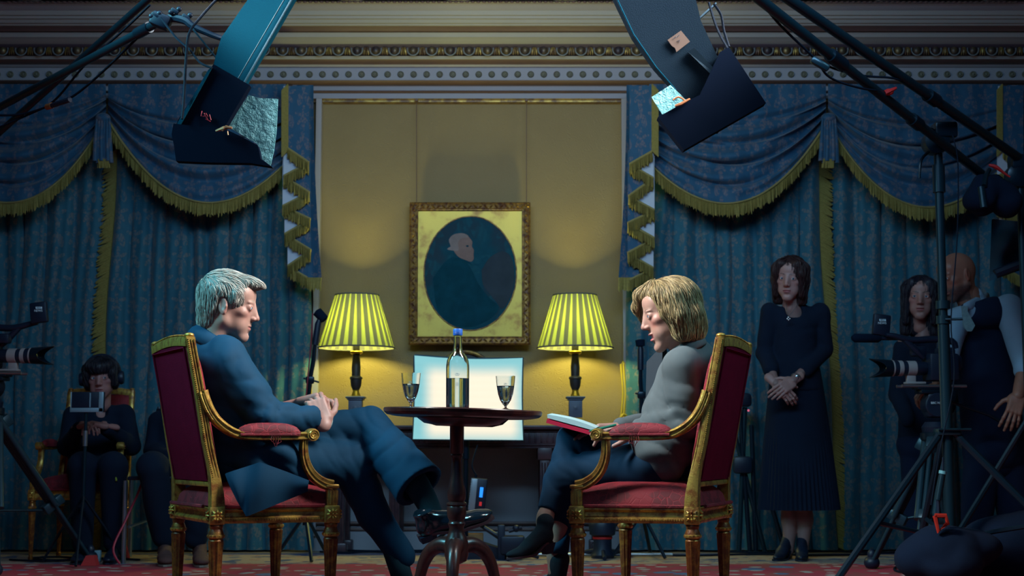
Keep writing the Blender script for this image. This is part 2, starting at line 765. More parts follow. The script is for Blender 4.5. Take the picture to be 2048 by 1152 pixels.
def relax(V, Fq, it=2, lam=.5):
    n = len(V)
    e = np.concatenate([Fq[:, [0, 1]], Fq[:, [1, 2]], Fq[:, [2, 3]], Fq[:, [3, 0]]])
    e = np.concatenate([e, e[:, ::-1]])
    for _ in range(it):
        acc = np.zeros_like(V)
        c = np.bincount(e[:, 0], minlength=n)
        for a in range(3):
            acc[:, a] = np.bincount(e[:, 0], weights=V[e[:, 1], a], minlength=n)
        V = V + lam * (acc / np.maximum(c, 1)[:, None] - V)
    return V


def sdf_build(parts, name, mat, parent=None, tint=None, relax_it=2, M=None):
    """parts: list of (V,F) shells joined into ONE mesh; tint: fn(V)->(n,4) or list of fns"""
    vs, fs, ts, n = [], [], [], 0
    for i, (V, Fq) in enumerate(parts):
        V = relax(V, Fq, relax_it) if relax_it else V
        if tint is not None:
            fn = tint[i] if isinstance(tint, (list, tuple)) else tint
            ts.append(fn(V))
        vs.append(V)
        fs.append(Fq + n)
        n += len(V)
    V = np.concatenate(vs)
    Fq = np.concatenate(fs)
    if M is not None:
        Mm = np.array([[M[i][j] for j in range(4)] for i in range(4)])
        V = V @ Mm[:3, :3].T + Mm[:3, 3]
    me = bpy.data.meshes.new(name)
    me.vertices.add(len(V))
    me.vertices.foreach_set('co', V.astype(np.float32).reshape(-1))
    me.loops.add(Fq.size)
    me.loops.foreach_set('vertex_index', Fq.astype(np.int32).reshape(-1))
    me.polygons.add(len(Fq))
    me.polygons.foreach_set('loop_start', np.arange(0, Fq.size, 4, dtype=np.int32))
    me.update(calc_edges=True)
    me.validate()
    me.polygons.foreach_set('use_smooth', [True] * len(me.polygons))
    if mat is not None:
        me.materials.append(mat)
    if tint is not None:
        at = me.color_attributes.new('tint', 'FLOAT_COLOR', 'POINT')
        at.data.foreach_set('color', np.concatenate(ts).astype(np.float32).reshape(-1))
    o = bpy.data.objects.new(name, me)
    COL.objects.link(o)
    if parent is not None:
        o.parent = parent
    return o


_rng = np.random.RandomState(3)
_tab = _rng.rand(32, 32, 32)


def vnoise(p):
    """value noise, p (n,3) -> (n,) in 0..1"""
    i = np.floor(p).astype(int)
    f = p - i
    f = f * f * (3 - 2 * f)
    r = 0
    for dx in (0, 1):
        for dy in (0, 1):
            for dz in (0, 1):
                w = (f[:, 0] if dx else 1 - f[:, 0]) * (f[:, 1] if dy else 1 - f[:, 1]) * (f[:, 2] if dz else 1 - f[:, 2])
                r = r + w * _tab[(i[:, 0] + dx) % 32, (i[:, 1] + dy) % 32, (i[:, 2] + dz) % 32]
    return r


def wrinkle(amp, scale, stretch=(1, 1, 1), seed=0.0):
    st = np.array(stretch, float)

    def f(p):
        q = p * scale * st + seed
        n = vnoise(q + 3 * vnoise(p * scale * .5 + seed)[:, None])
        return amp * (1 - np.abs(2 * n - 1) * 2)
    return f


def bands(points, normal_dirs, amps, waves, radii):
    """local cloth creases: sets of sine ridges around given points"""
    def f(p):
        r = 0
        for c, d, a, w, R in zip(points, normal_dirs, amps, waves, radii):
            q = p - np.array(c)
            fall = np.exp(-(q * q).sum(-1) / (R * R))
            wob = vnoise(p * 14) * 2.5
            r = r + a * fall * (1.0 - 2.2 * np.abs(np.sin((q @ np.array(d)) * np.pi / w + wob)) ** .55)
        return r
    return f


def multi(*fs):
    return lambda p: sum(f(p) for f in fs)
# ------------------------------------------------------------------ the room
WY = 8.9
M_black = plain('black_satin', (.005, .014, .034), .45, spec=.5)
M_blackcloth = plain('black_cloth', (.003, .010, .028), .95, spec=.2, bump=.4, bscale=400)
M_blackmetal = plain('black_metal', (.006, .020, .035), .30, .4)
M_steel = plain('steel', (.35, .45, .5), .28, .9)
M_red = plain('red_plastic', (.55, .02, .02), .5)
M_cable = plain('cable_rubber', (.004, .010, .022), .7, spec=.15)
M_wallp, nt, b_ = newmat('wallpaper')
N = NT(nt)
tc = nt.nodes.new('ShaderNodeTexCoord')
n1 = N.noise(tc.outputs['Object'], 5, 4)
nt.links.new(N.mix(n1, (.235, .165, .075), (.28, .205, .095)), b_.inputs['Base Color'])
sset(b_, Roughness=.75)
wv = nt.nodes.new('ShaderNodeTexVoronoi')
wv.inputs['Scale'].default_value = 26
wv.feature = 'SMOOTH_F1'
vv = nt.nodes.new('ShaderNodeMixRGB')
vv.inputs[0].default_value = .12
nz = nt.nodes.new('ShaderNodeTexNoise')
nz.inputs['Scale'].default_value = 9
nt.links.new(tc.outputs['Object'], nz.inputs['Vector'])
nt.links.new(tc.outputs['Object'], vv.inputs[1])
nt.links.new(nz.outputs['Color'], vv.inputs[2])
nt.links.new(vv.outputs[0], wv.inputs['Vector'])
N.bump(N.m('SINE', N.m('MULTIPLY', wv.outputs['Distance'], 90.0)), .22, .003, b_)

M_dado = plain('dado_paint', (.30, .32, .36), .6, var=.05)
M_cream = plain('plaster_cream', (.36, .355, .35), .7, bump=.1, bscale=60, var=.05)
M_lilac = plain('plaster_lilac', (.36, .35, .40), .7, var=.05)
M_brown = plain('moulding_brown', (.13, .075, .07), .5, var=.2)
M_goldm = gilt('moulding_gilt', (.36, .25, .07), (.10, .05, .025), 18)
M_dark = plain('moulding_dark', (.07, .05, .07), .7)  # dark ground colour of the egg-and-dart course

# floor
M_floor = wood('floor_boards', (.16, .13, .10), (.26, .21, .16), .4, (.15, 1, 1), 12, .1)
tag(MB().box((0, 4.4, -.02), (14, 12, .04)).build('floor', M_floor, smooth=0), kind='structure')

# walls
tag(MB().box((0, WY + .06, 1.9), (9.4, .12, 3.8)).build('wall_back', M_wallp, smooth=0), kind='structure')
tag(MB().box((0, WY - .012, .365), (9.0, .024, .73)).build('trim_1', M_dado, smooth=0), kind='structure')
tag(MB().box((-4.6, 4.4, 1.9), (.12, 9.2, 3.8)).build('wall_left', M_wallp, smooth=0), kind='structure')
tag(MB().box((4.6, 4.4, 1.9), (.12, 9.2, 3.8)).build('wall_right', M_wallp, smooth=0), kind='structure')
# skirting: tall painted board with a brown double bead on top
skz0, skz1, skz2 = P(700, 1060, WY - .03).z, P(700, 1053, WY - .03).z, P(700, 1046, WY - .03).z
tag(MB().box((0, WY - .03, skz0 / 2), (9.0, .036, skz0)).build('baseboard_back', M_dado, smooth=0), kind='structure')
g = MB()
g.tube([(-4.5, WY - .045, skz0 + .004), (4.5, WY - .045, skz0 + .004)], .012, 8)
g.tube([(-4.5, WY - .04, skz2), (4.5, WY - .04, skz2)], .010, 8)
tag(g.build('trim_2', M_brown), kind='structure')


def band(name, prof, mat):
    """horizontal moulding from a profile of (py, Y) pairs, closed to the wall"""
    pts = [(Y, P(1024, py, Y).z) for py, Y in prof]
    pts = [(WY + .0, pts[0][1])] + pts + [(WY + .0, pts[-1][1])]
    r = [[Vector((x, y, z)) for y, z in pts] for x in (-4.55, 4.55)]
    g = MB()
    n = len(pts)
    g.add([p for q in r for p in q], [(j, j + 1, n + j + 1, n + j) for j in range(n - 1)])
    return tag(g.build(name, mat, smooth=35), kind='structure')


band('trim_3', [(206, 8.87), (204, 8.85), (201, 8.85), (198, 8.845), (197, 8.84)], M_goldm)
band('trim_4', [(197, 8.86), (197, 8.855), (187, 8.85), (186, 8.85)], M_lilac)
band('trim_5', [(186, 8.86), (185, 8.83), (183, 8.82), (181, 8.83)], M_brown)
band('trim_6', [(181, 8.85), (170, 8.84)], M_lilac)
band('trim_7', [(170, 8.83), (168, 8.79), (164, 8.77), (161, 8.76), (160, 8.76)], M_brown)
band('trim_8', [(160, 8.79), (136, 8.785), (134, 8.77), (131, 8.76), (128, 8.75)], M_lilac)
band('trim_9', [(128, 8.74), (125, 8.71), (121, 8.69), (118, 8.68)], M_brown)
band('trim_10', [(118, 8.67), (112, 8.66)], M_cream)
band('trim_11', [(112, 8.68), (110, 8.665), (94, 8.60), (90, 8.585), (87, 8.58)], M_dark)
band('trim_12', [(87, 8.57), (80, 8.545), (74, 8.51), (68, 8.50), (65, 8.49)], M_cream)
band('trim_13', [(65, 8.50), (62, 8.47), (58, 8.46), (54, 8.44), (51, 8.43)], M_brown)
band('trim_14', [(51, 8.42), (47, 8.41), (46, 8.39), (38, 8.37), (37, 8.35), (31, 8.34), (30, 8.32), (20, 8.30)], M_cream)
band('trim_15', [(20, 8.29), (5, 8.24), (3, 8.2)], M_lilac)
CZ = P(1024, 3, 8.2).z
# roundels along the frieze
g = MB()
for k in range(-70, 71):
    px = 1009.5 + k * 26.05
    if not (-160 < px < 2210):
        continue
    c = P(px, 148, 8.775)
    r = .0205
    R = rot_to((0, -1, 0))
    g.lathe([(r, 0), (r, .006), (r * .8, .013), (r * .62, .007), (r * .5, .007), (r * .38, .013), (0.001, .016)], c + Vector((0, .012, 0)), 12, R, caps=False)
tag(g.build('trim_16', plain('roundel_olive', (.17, .165, .12), .6, var=.4, vscale=60)), kind='structure')
# egg-and-dart course
g, gd, gs = MB(), MB(), MB()
for k in range(-34, 35):
    px = 1050 + k * 37.3
    if not (-170 < px < 2220):
        continue
    c = P(px, 101, 8.615)
    g.ell(c, (.024, .022, .030), None, 12, 8)
    # shell around the egg
    ring = []
    for a in range(-1, 13):
        t = PI + a * PI / 11
        ring.append(c + Vector((.034 * math.cos(t), -.008, .036 * math.sin(t) + .004)))
    gs.tube(ring, .0042, 5)
    d = P(px + 18.6, 101, 8.61)
    for sx in (-1, 0, 1):
        gd.tube([d + Vector((0, 0, .032)), d + Vector((sx * .010, -.012, .0)), d + Vector((sx * .014, -.004, -.03))], [.003, .006, .002], 5, smooth=2)
M_egg = gilt('egg_dark_gilt', (.20, .15, .07), (.04, .03, .04), 10)
tag(g.build('trim_17', M_egg), kind='structure')
tag(gs.build('trim_18', plain('shell_grey', (.17, .19, .20), .6)), kind='structure')
tag(gd.build('trim_19', M_goldm), kind='structure')
# ceiling with coffer ribs
tag(MB().box((0, 4.1, CZ + .10), (9.4, 9.6, .05)).build('ceiling', M_lilac, smooth=0), kind='structure')
g = MB()
for k in range(-6, 7):
    x = k * .62 + .31
    g.box((x, 4.0, CZ + .045), (.16, 8.5, .08), bev=.03)
for k in range(8):
    g.box((0, 8.05 - k * .95, CZ + .05), (9.0, .22, .09), bev=.03)
tag(g.build('trim_20', M_cream), kind='structure')
g = MB()
for k in range(-90, 91):
    c = P(1024 + k * 11.2, 4, 8.19)
    g.ell(c, (.012, .008, .006), None, 6, 5)
tag(g.build('trim_21', M_brown), kind='structure')

# rug
M_rug, nt, b_ = newmat('rug')
N = NT(nt)
tc = nt.nodes.new('ShaderNodeTexCoord')
X = N.xyz(tc.outputs['Object'])
sv = N.vec(tc.outputs['Object'], (1.6, 1.6, 1))
vo = nt.nodes.new('ShaderNodeTexVoronoi')
vo.inputs['Scale'].default_value = 2.3
nt.links.new(sv, vo.inputs['Vector'])
vo2 = nt.nodes.new('ShaderNodeTexVoronoi')
vo2.inputs['Scale'].default_value = 5.5
nt.links.new(sv, vo2.inputs['Vector'])
na = N.noise(tc.outputs['Object'], 7, 4)
red = (.42, .035, .06)
c = N.mix(N.ss(.44, .47, N.m('ADD', vo2.outputs['Distance'], N.m('MULTIPLY', na, .30))), (.34, .28, .24), red)
c = N.mix(N.ss(.52, .54, N.noise(N.vec(tc.outputs['Object'], (2.2, 3.0, 1)), 2.6, 4)), c, (.30, .06, .06))
c = N.mix(N.ss(.36, .39, N.m('ADD', vo.outputs['Distance'], N.m('MULTIPLY', na, .25))), (.10, .16, .27), c)
c = N.mix(N.ss(.24, .26, vo2.outputs['Distance']), (.46, .40, .36), c)
sv3 = nt.nodes.new('ShaderNodeTexVoronoi')
sv3.inputs['Scale'].default_value = 9
nt.links.new(sv, sv3.inputs['Vector'])
c2 = N.mix(N.ss(.2, .26, sv3.outputs['Distance']), (.34, .10, .09), (.36, .27, .20))
c2 = N.mix(N.ss(.56, .6, na), c2, (.06, .09, .18))
border = N.ss(2.72, 2.78, X[1])
c = N.mix(border, c, c2)
c = N.mix(N.ss(3.42, 3.43, X[1]), c, (.03, .06, .20))
nt.links.new(c, b_.inputs['Base Color'])
sset(b_, Roughness=.95)
N.bump(N.noise(tc.outputs['Object'], 300, 2), .5, .004, b_)
tag(MB().box((0, 0, .006), (8.6, 7.0, .012)).build('rug', M_rug, smooth=0, loc=(0, 4.95, 0)),
    'large red patterned rug with cream and blue motifs covering the floor', 'rug')

# ------------------------------------------------------------------ curtains
BLUE = (.006, .105, .165)
M_dam = damask('brocade_blue', BLUE, (.22, .165, .14), .19, .27, rough=.7, contrast=.62, sheen=.25)
M_dam2 = damask('brocade_swag', (.004, .072, .155), (.14, .12, .15), .19, .27, rough=.7, contrast=.85, sheen=.25)
M_fringe = plain('fringe_thread', (.30, .25, .07), .85, var=.35, vscale=90)
M_fringe2 = plain('fringe_head', (.30, .25, .09), .8, var=.2, vscale=60)
M_lining = plain('curtain_lining', (.50, .56, .66), .8)


def fringe_mesh(g, path, drop, depth=.004, pitch=.0075, jit=.25, out=(0, -1, 0)):
    """corrugated row of hanging threads below a polyline of world points"""
    pts = [Vector(p) for p in path]
    L = sum((pts[i + 1] - pts[i]).length for i in range(len(pts) - 1))
    n = max(4, int(L / pitch) * 2)
    out = Vector(out)
    d = Vector((0, 0, -1))
    seglen = [(pts[i + 1] - pts[i]).length for i in range(len(pts) - 1)]
    vs, fs = [], []
    for i in range(n + 1):
        s_ = L * i / n
        k = 0
        while k < len(seglen) - 1 and s_ > seglen[k]:
            s_ -= seglen[k]
            k += 1
        p = pts[k].lerp(pts[k + 1], min(1, s_ / max(1e-6, seglen[k])))
        off = out * (depth if i % 2 else 0)
        dd = drop * (1 + random.uniform(-jit, jit * .3)) * (1 if i % 2 else .86)
        lat = Vector((random.uniform(-1, 1) * .004, 0, 0))
        vs += [p + off, p + off * 1.6 + d * dd * .5 + lat * .5 + out * .004, p + off + d * dd + lat]
    for i in range(n):
        a = i * 3
        fs += [(a, a + 3, a + 4, a + 1), (a + 1, a + 4, a + 5, a + 2)]
    g.add(vs, fs)
    g.add([v + Vector((0, .006, 0)) for v in map(Vector, vs)], [tuple(reversed(f)) for f in fs])


def drape(name, pa, pb, ya, yb, nf, label, edge=None, Y=8.74, seed=1, flare=0.0, group=None, amp=.075):
    """pleated curtain between pixel columns pa..pb (taken at its top) from pixel row ya down to yb"""
    rnd = random.Random(seed)
    x0, x1 = P(pa, 500, Y).x, P(pb, 500, Y).x
    z1, z0 = P(1024, ya, Y).z, max(.012, P(1024, yb, Y).z)
    ws = [rnd.uniform(.7, 1.4) for _ in range(nf)]
    tot = sum(ws)
    cuts = [0]
    for w in ws:
        cuts.append(cuts[-1] + w / tot)
    root = wempty(name, label, 'curtain', group)

    def fn(u, v):
        k = 0
        while k < nf - 1 and u > cuts[k + 1]:
            k += 1
        t = (u - cuts[k]) / (cuts[k + 1] - cuts[k])
        prof = (abs(math.sin(PI * min(1, max(0, t))))) ** .42
        wob = .010 * math.sin(v * 5 + k * 2.1 + seed) + .008 * math.sin(v * 11 + k)
        x = lerp(x0, x1, u) + wob + flare * v * (u - .5)
        y = Y + amp * (1 - prof) * (.8 + .4 * math.sin(k * 3.3)) - .012 * v + .006 * math.sin(u * 90 + v * 9)
        return Vector((x, y, lerp(z1, z0, v)))
    g = MB().grid(fn, nf * 14 + 1, 26)
    n0 = len(g.v)
    g.build('cloth', M_dam, root, smooth=180)
    if edge is not None:
        g = MB()
        for u_, sd in edge:
            pts = [fn(u_, q / 24) + Vector((sd * .012, -.03, 0)) for q in range(25)]
            pts = [p for p in pts]
            # threads stick out sideways and down from the braid
            for i in range(len(pts) - 1):
                for j in range(14):
                    p = pts[i].lerp(pts[i + 1], j / 14)
                    q = p + Vector((sd * rnd.uniform(.045, .068), -.004 + rnd.uniform(-.006, .004), -rnd.uniform(.02, .045)))
                    a = rnd.uniform(.0045, .0065)
                    g.tube([p + Vector((-sd * .018, -.002, .01)), p.lerp(q, .5) + Vector((0, -.008, 0)), q], [a, a, a * .6], 4)
        g.build('fringe', M_fringe, root)
    return root


drape('curtain', -150, 205, 300, 1106, 8, 'blue floral curtain left of the gold-fringed edge, behind the headphoned woman', None, seed=4, Y=8.77)
drape('curtain', 222, 622, 300, 1106, 10, 'blue floral curtain behind the seated grey-haired man', [(0.0, -1)], seed=9, flare=.05)
drape('curtain', 1258, 1648, 300, 1106, 9, 'blue floral curtain behind the blonde woman and the standing woman', [(1.0, 1)], seed=12, flare=.1)
drape('curtain', 1668, 2160, 300, 1106, 11, 'blue floral curtain behind the man in the waistcoat', None, seed=17, Y=8.77)
# pale strips of the window casing beside the curtains
for px, nm in ((633, 'trim_22'), (1252, 'trim_23')):
    a, b2 = P(px - 6, 600, 8.84), P(px + 5, 600, 8.84)
    tag(MB().box(((a.x + b2.x) / 2, 8.86, 1.42), (b2.x - a.x, .06, 2.66)).build(nm, M_lilac, smooth=0), kind='structure')


def swag(pa, pb, dya, dyb, sag, label, Y=8.62, seed=1, mirror=False):
    """draped swag from pixel column pa to pb hanging under the cornice, pinned tight at the pa end"""
    root = wempty('swag', label, 'curtain swag')
    rnd = random.Random(seed)

    def fn(u, v):
        px = lerp(pa, pb, u)
        py = 168 + v * lerp(dya, dyb, u) + (v ** 1.15) * sag * 4 * u * (1 - u) * (1.0 + .15 * (1 - u))
        env = math.sin(PI * min(1, max(0, (v - .22) / .8))) if v > .22 else 0
        fold = math.sin(v * 2 * PI * 6.2 + .9 * math.sin(u * 3 + seed)) + .5 * math.sin(v * 2 * PI * 11 + 2.4 * u * PI + seed)
        y = Y + .040 * env * fold - .10 * (v ** 1.5) * math.sin(PI * u) ** .8 - .006 * math.sin(u * 40)
        py += 5 * env * math.sin(v * 37 + u * 5)
        return P(px, py, y)
    g = MB().grid(fn, 50, 60)
    g.build('cloth', M_dam2, root, smooth=180)
    path = [fn(i / 40, 1.0) + Vector((0, -.012, 0)) for i in range(41)]
    g = MB()
    fringe_mesh(g, path, .085, depth=.006)
    fr = g.build('fringe', M_fringe, root, smooth=30)
    g = MB()
    g.tube([p + Vector((0, -.004, .004)) for p in path], .010, 6, flat=.5)
    g.build('braid', M_fringe2, root)
    return root


swag(212, -128, 72, 160, 112, 'blue swag with gold fringe, leftmost of the four swags', seed=2)
swag(216, 572, 72, 160, 112, 'blue swag with gold fringe above the grey-haired man, under the left softbox', seed=5)
swag(1652, 1298, 80, 160, 110, 'blue swag with gold fringe above the standing woman', seed=8)
swag(1656, 2004, 80, 170, 112, 'blue swag with gold fringe behind the light stand on the right', seed=11)
# gathered knots between the swags
for pc, lab in ((206, 'gathered blue tail hanging between the two left swags'), (1657, 'gathered blue tail hanging between the two right swags')):
    root = wempty('swag_tail', lab, 'curtain tail')
    g = MB()
    for k in range(6):
        a = P(pc - 12 + k * 5, 236, 8.56)
        b2 = P(pc - 16 + k * 6.5, 322 + (k % 2) * 4, 8.53 + .015 * (k % 2))
        g.tube([a, a.lerp(b2, .5) + Vector((0, -.01, 0)), b2], [.006, .012, .014], 8, smooth=3)
    g.ell(P(pc, 236, 8.57), (.045, .03, .03))
    g.build('cloth', M_dam2, root)
    g = MB()
    for k in range(34):
        p = P(pc - 11 + k * .66, 318, 8.545 - .01 * (k % 3))
        g.tube([p, p + Vector((random.uniform(-.006, .006), .02, -.05))], [.004, .003], 4)
    g.build('fringe', M_fringe, root)


def jabot(sg, px0, label, rows, ytop=170):
    """cascading side tail; sg=+1 for the left window's right side (mirrored otherwise)"""
    root = wempty('curtain_jabot', label, 'curtain jabot')
    X = lambda dx: px0 + sg * dx
    g, gl, gf, gb = MB(), MB(), MB(), MB()
    # outer flat tail
    yb = 555
    g.grid(lambda u, v: P(X(lerp(10, 52 + 16 * v ** 2, u)), lerp(ytop, yb, v), 8.60 + .012 * math.sin(u * 9 + v * 2)), 12, 24)
    pth = [P(X(lerp(38, 68, i / 8)), yb, 8.585) for i in range(9)]
    fringe_mesh(gf, pth, .085)
    # pleat layers, shortest in front
    for k, (l, r) in enumerate(zip(rows[:-1], rows[1:])):
        (xa, ya), (xb, yb2) = l, r
        Yk = 8.50 + .011 * k
        tgt = g if k % 2 == 0 else gl
        tgt.grid(lambda u, v: P(X(lerp(xa, xb, u)), lerp(lerp(300 if k > 1 else 172, ya, v), lerp(300 if k > 1 else 172, yb2, v), u), Yk + .004 * math.sin(v * 8)), 4, 6)
        pth = [P(X(lerp(xa, xb, i / 8)), lerp(ya, yb2, i / 8), Yk - .006) for i in range(9)]
        fringe_mesh(gf, pth, .074, depth=.008)
        gb.tube([pth[0], pth[-1]], .007, 5)
    # edge fringe running up to the cornice
    up = [P(X(-3), y, 8.495) for y in range(172, 300, 6)]
    for p in up:
        for j in range(6):
            q = p + Vector((0, 0, -.0035 * j))
            gf.tube([q + Vector((sg * .012, 0, .01)), q + Vector((-sg * .025, -.006, -.03))], [.0045, .003], 4)
    g.build('cloth', M_dam2, root, smooth=180)
    gl.build('lining', M_lining, root, smooth=180)
    gf.build('fringe', M_fringe, root, smooth=30)
    gb.build('braid', M_fringe2, root)
    return root


rows_l = [(0, 296), (43, 325), (-8, 352), (44, 385), (-10, 412), (46, 438), (-6, 468), (47, 500), (0, 532), (40, 556)]
jabot(1, 575, 'fringed zigzag side tail of the left window, beside the yellow wall', rows_l)
rows_r = [(0, 302), (46, 328), (-2, 356), (48, 392), (-4, 420), (50, 446), (-4, 476), (50, 506), (-2, 536), (46, 560)]
jabot(-1, 1305, 'fringed zigzag side tail of the right window, above the blonde woman', rows_r)
jabot(1, 2004, 'fringed side tail at the far right edge of the right window', rows_l)
# ------------------------------------------------------------------ gilt armchairs
M_velvet = velvet('crimson_damask', (.23, .008, .018), (.12, .0035, .010))
M_velvet2 = cloth('crimson_back', (.13, .004, .020), .9, 20, 0, 300, 0, var=.2)
M_velvet2.node_tree.nodes['Principled BSDF'].inputs['Specular IOR Level'].default_value = .05
M_gilt = gilt('gilt_wood', (.66, .42, .09), (.24, .08, .02), 26, .36, .47)
M_giltleg = gilt('worn_gilt_leg', (.42, .20, .04), (.16, .045, .012), 30, .4, .55)
A78 = math.radians(7.8)


def side_pt(s_, z, sg, out=0.0):
    return Vector((-.2 + s_ * math.cos(A78), sg * (.25 + s_ * math.sin(A78) + out), z))


STILE = [(.010, .343), (.010, .40), (.008, .44), (.000, .502), (-.028, .62), (-.060, .80), (-.095, .974)]


def stile_at(z):
    for (s0, z0), (s1, z1) in zip(STILE[:-1], STILE[1:]):
        if z <= z1:
            return lerp(s0, s1, (z - z0) / (z1 - z0))
    return STILE[-1][0]


def rosette(g, c, n, r=.021):
    R = rot_to(n)
    for k in range(8):
        a = k * PI / 4
        d = R @ Vector((math.cos(a), math.sin(a), 0))
        L = r * (1.0 if k % 2 == 0 else 1.15)
        g.tube([c + d * .003 + Vector(n) * .003, c + d * L * .6 + Vector(n) * .006, c + d * L + Vector(n) * .001], [.0015, .0048, .0012], 5)
    g.ell(c + Vector(n) * .004, (.005, .005, .005), None, 8, 6)


def rail(g, gb, a, b, h0=.343, h1=.398, d=.03):
    a, b = Vector(a), Vector(b)
    ax = (b - a)
    L = ax.length
    ax.normalize()
    n = Vector((ax.y, -ax.x, 0))
    if n.dot(a + b) < 0:
        n = -n
    prof = [(-d, h0), (.006, h0), (.009, h0 + .004), (.011, h0 + .012), (.009, h0 + .018), (.004, h0 + .021), (.002, h0 + .026), (.001, h0 + .036), (.006, h0 + .041), (.010, h0 + .046), (.008, h1 - .001), (-d, h1)]
    g.loft([[a + ax * t + n * q + Vector((0, 0, z - a.z)) for q, z in prof] for t in (0, L)], True)
    k = int(L / .0085)
    for i in range(k):
        p = a + ax * (L * (i + .5) / k)
        gb.ell(Vector((p.x, p.y, h0 + .012)) + n * .011, (.0034, .0034, .0048), None, 6, 4)
    k = int(L / .006)
    for i in range(k):
        p = a + ax * (L * (i + .5) / k)
        gb.ell(Vector((p.x, p.y, h1 - .003)) + n * .010, (.0024, .0024, .0024), None, 5, 4)


def make_armchair():
    root = empty('armchair')
    # legs
    prof = [(.0215, .343), (.0235, .335), (.0205, .325), (.024, .316), (.0275, .305), (.0275, .298), (.022, .292), (.0255, .286, .0)]
    leg = [(.0255, .286, 0), (.0265, .280, .15), (.023, .22, .16), (.0185, .12, .16), (.0145, .045, .16), (.0135, .032, 0), (.018, .026, 0), (.018, .012, 0), (.011, .0, 0)]
    for sg in (-1, 1):
        for s_ in (.010, .404):
            c = side_pt(s_, 0, sg)
            o = MB().lathe([(q[0], q[1], q[2] if len(q) > 2 else 0) for q in prof[:-1] + leg], c, 32, flute=12).build('leg', M_giltleg, root, smooth=30)
            g = MB()
            g.lathe([(.024, .309), (.029, .306), (.0295, .300), (.027, .295), (.022, .293)], c, 20)
            for k in range(14):
                a = 2 * PI * k / 14
                g.ell(c + Vector((.0275 * math.cos(a), .0275 * math.sin(a), .3025)), (.004, .004, .005), None, 6, 4)
            g.build('leg_collar', M_gilt, o)
    # seat frame
    g, gb = MB(), MB()
    for sg in (-1, 1):
        rail(g, gb, side_pt(.03, .343, sg), side_pt(.384, .343, sg))
        for s_ in (.010, .404):
            c = side_pt(s_, .3705, sg)
            R = Matrix.Rotation(sg * A78, 3, 'Z')
            g.box(c, (.052, .052, .060), R, bev=.004)
            n = R @ Vector((0, sg, 0))
            rosette(gb, c + n * .026, n)
            n = R @ Vector((1 if s_ > .2 else -1, 0, 0))
            rosette(gb, c + n * .026, n)
    rail(g, gb, side_pt(.404, .343, -1) + Vector((0.012, .025, 0)), side_pt(.404, .343, 1) + Vector((.012, -.025, 0)))
    rail(g, gb, side_pt(.010, .343, -1) + Vector((-.012, .025, 0)), side_pt(.010, .343, 1) + Vector((-.012, -.025, 0)))
    g.add([side_pt(0, .345, -1), side_pt(.4, .345, -1), side_pt(.4, .345, 1), side_pt(0, .345, 1)], [(0, 1, 2, 3)])
    sf = g.build('seat_frame', M_gilt, root)
    gb.build('carving', M_gilt, sf)
    # seat cushion
    x0, x1 = -.205, .215

    def seat(u, v, top=True):
        x = lerp(x0, x1, u)
        w = .232 + .055 * (x + .2) / .4 + .018
        e = (1 - abs(2 * v - 1) ** 5) * (1 - abs(2 * u - 1) ** 6)
        b = .010 + .072 * max(0, e) ** .42 + .016 * math.cos((u - .5) * PI) * math.cos((v - .5) * PI)
        y = lerp(-w, w, v) * (1 + .02 * math.sin(b * 40))
        return Vector((x + (.016 if u > .9 else 0) * math.sin(e * PI), y, .392 + b))
    MB().grid(seat, 40, 40).build('seat', M_velvet, root, smooth=180)
    g = MB()
    for sg in (-1, 1):
        pts = [side_pt(t, .400, sg, .010) for t in (.035, .12, .2, .3, .378)]
        g.tube(pts, .0065, 6, smooth=4)
    g.tube([Vector((.232, y, .401)) for y in (-.27, -.1, .1, .27)], .0065, 6)
    g.tube([Vector((-.228, y, .401)) for y in (-.22, -.1, .1, .22)], .0065, 6)
    g.build('piping', M_velvet, root)
    # stiles
    for sg in (-1, 1):
        g, gb = MB(), MB()
        rings = []
        for i in range(25):
            z = lerp(.398, .975, i / 24)
            s_ = stile_at(z)
            wx = lerp(.046, .030, sstep(.40, .55, z)) / 2
            wy = lerp(.044, .034, sstep(.40, .6, z)) / 2
            c = side_pt(s_, z, sg)
            rings.append([c + Vector(q) for q in ((-wx, -wy, 0), (wx, -wy, 0), (wx + .003, -wy * .4, 0), (wx + .003, wy * .4, 0), (wx, wy, 0), (wx * .4, wy + .003 * sg, 0), (-wx * .4, wy + .003 * sg, 0), (-wx, wy, 0))])
        g.loft(rings)
        g.ell(side_pt(-.095, .980, sg), (.017, .019, .009))
        st = g.build('stile', M_gilt, root, smooth=50)
        for i in range(70):
            z = lerp(.50, .965, i / 69)
            c = side_pt(stile_at(z), z, sg)
            gb.ell(c + Vector((-.010, sg * .019, 0)), (.0026, .0026, .0026), None, 5, 4)
        gb.tube([side_pt(stile_at(z), z, sg) + Vector((.010, sg * .018, 0)) for z in (.50, .6, .7, .8, .9, .965)], .003, 5)
        gb.tube([side_pt(stile_at(z), z, sg) + Vector((.0, sg * .018, 0)) for z in (.50, .6, .7, .8, .9, .965)], .002, 5)
        gb.build('carving', M_gilt, st)
    # back: frame rails, upholstered front, covered rear panel
    bx = lambda z: side_pt(stile_at(z), z, 1).x
    yb = .232
    g, gb = MB(), MB()
    rings = []
    for i in range(17):
        t = i / 16
        y = lerp(-.245, .245, t)
        z = .962 + .012 * math.sin(PI * t) + .004 * math.cos(t * 6 * PI) * 0
        rings.append([Vector((bx(.96) + dx, y, z + dz)) for dx, dz in ((-.016, -.02), (.016, -.02), (.018, .004), (.010, .014), (-.010, .014), (-.018, .004))])
    g.loft(rings)
    br = g.build('back_rail', M_gilt, root, smooth=50)
    MB().box((bx(.475), 0, .476), (.03, .47, .020), bev=.004).build('back_rail', M_gilt, root)
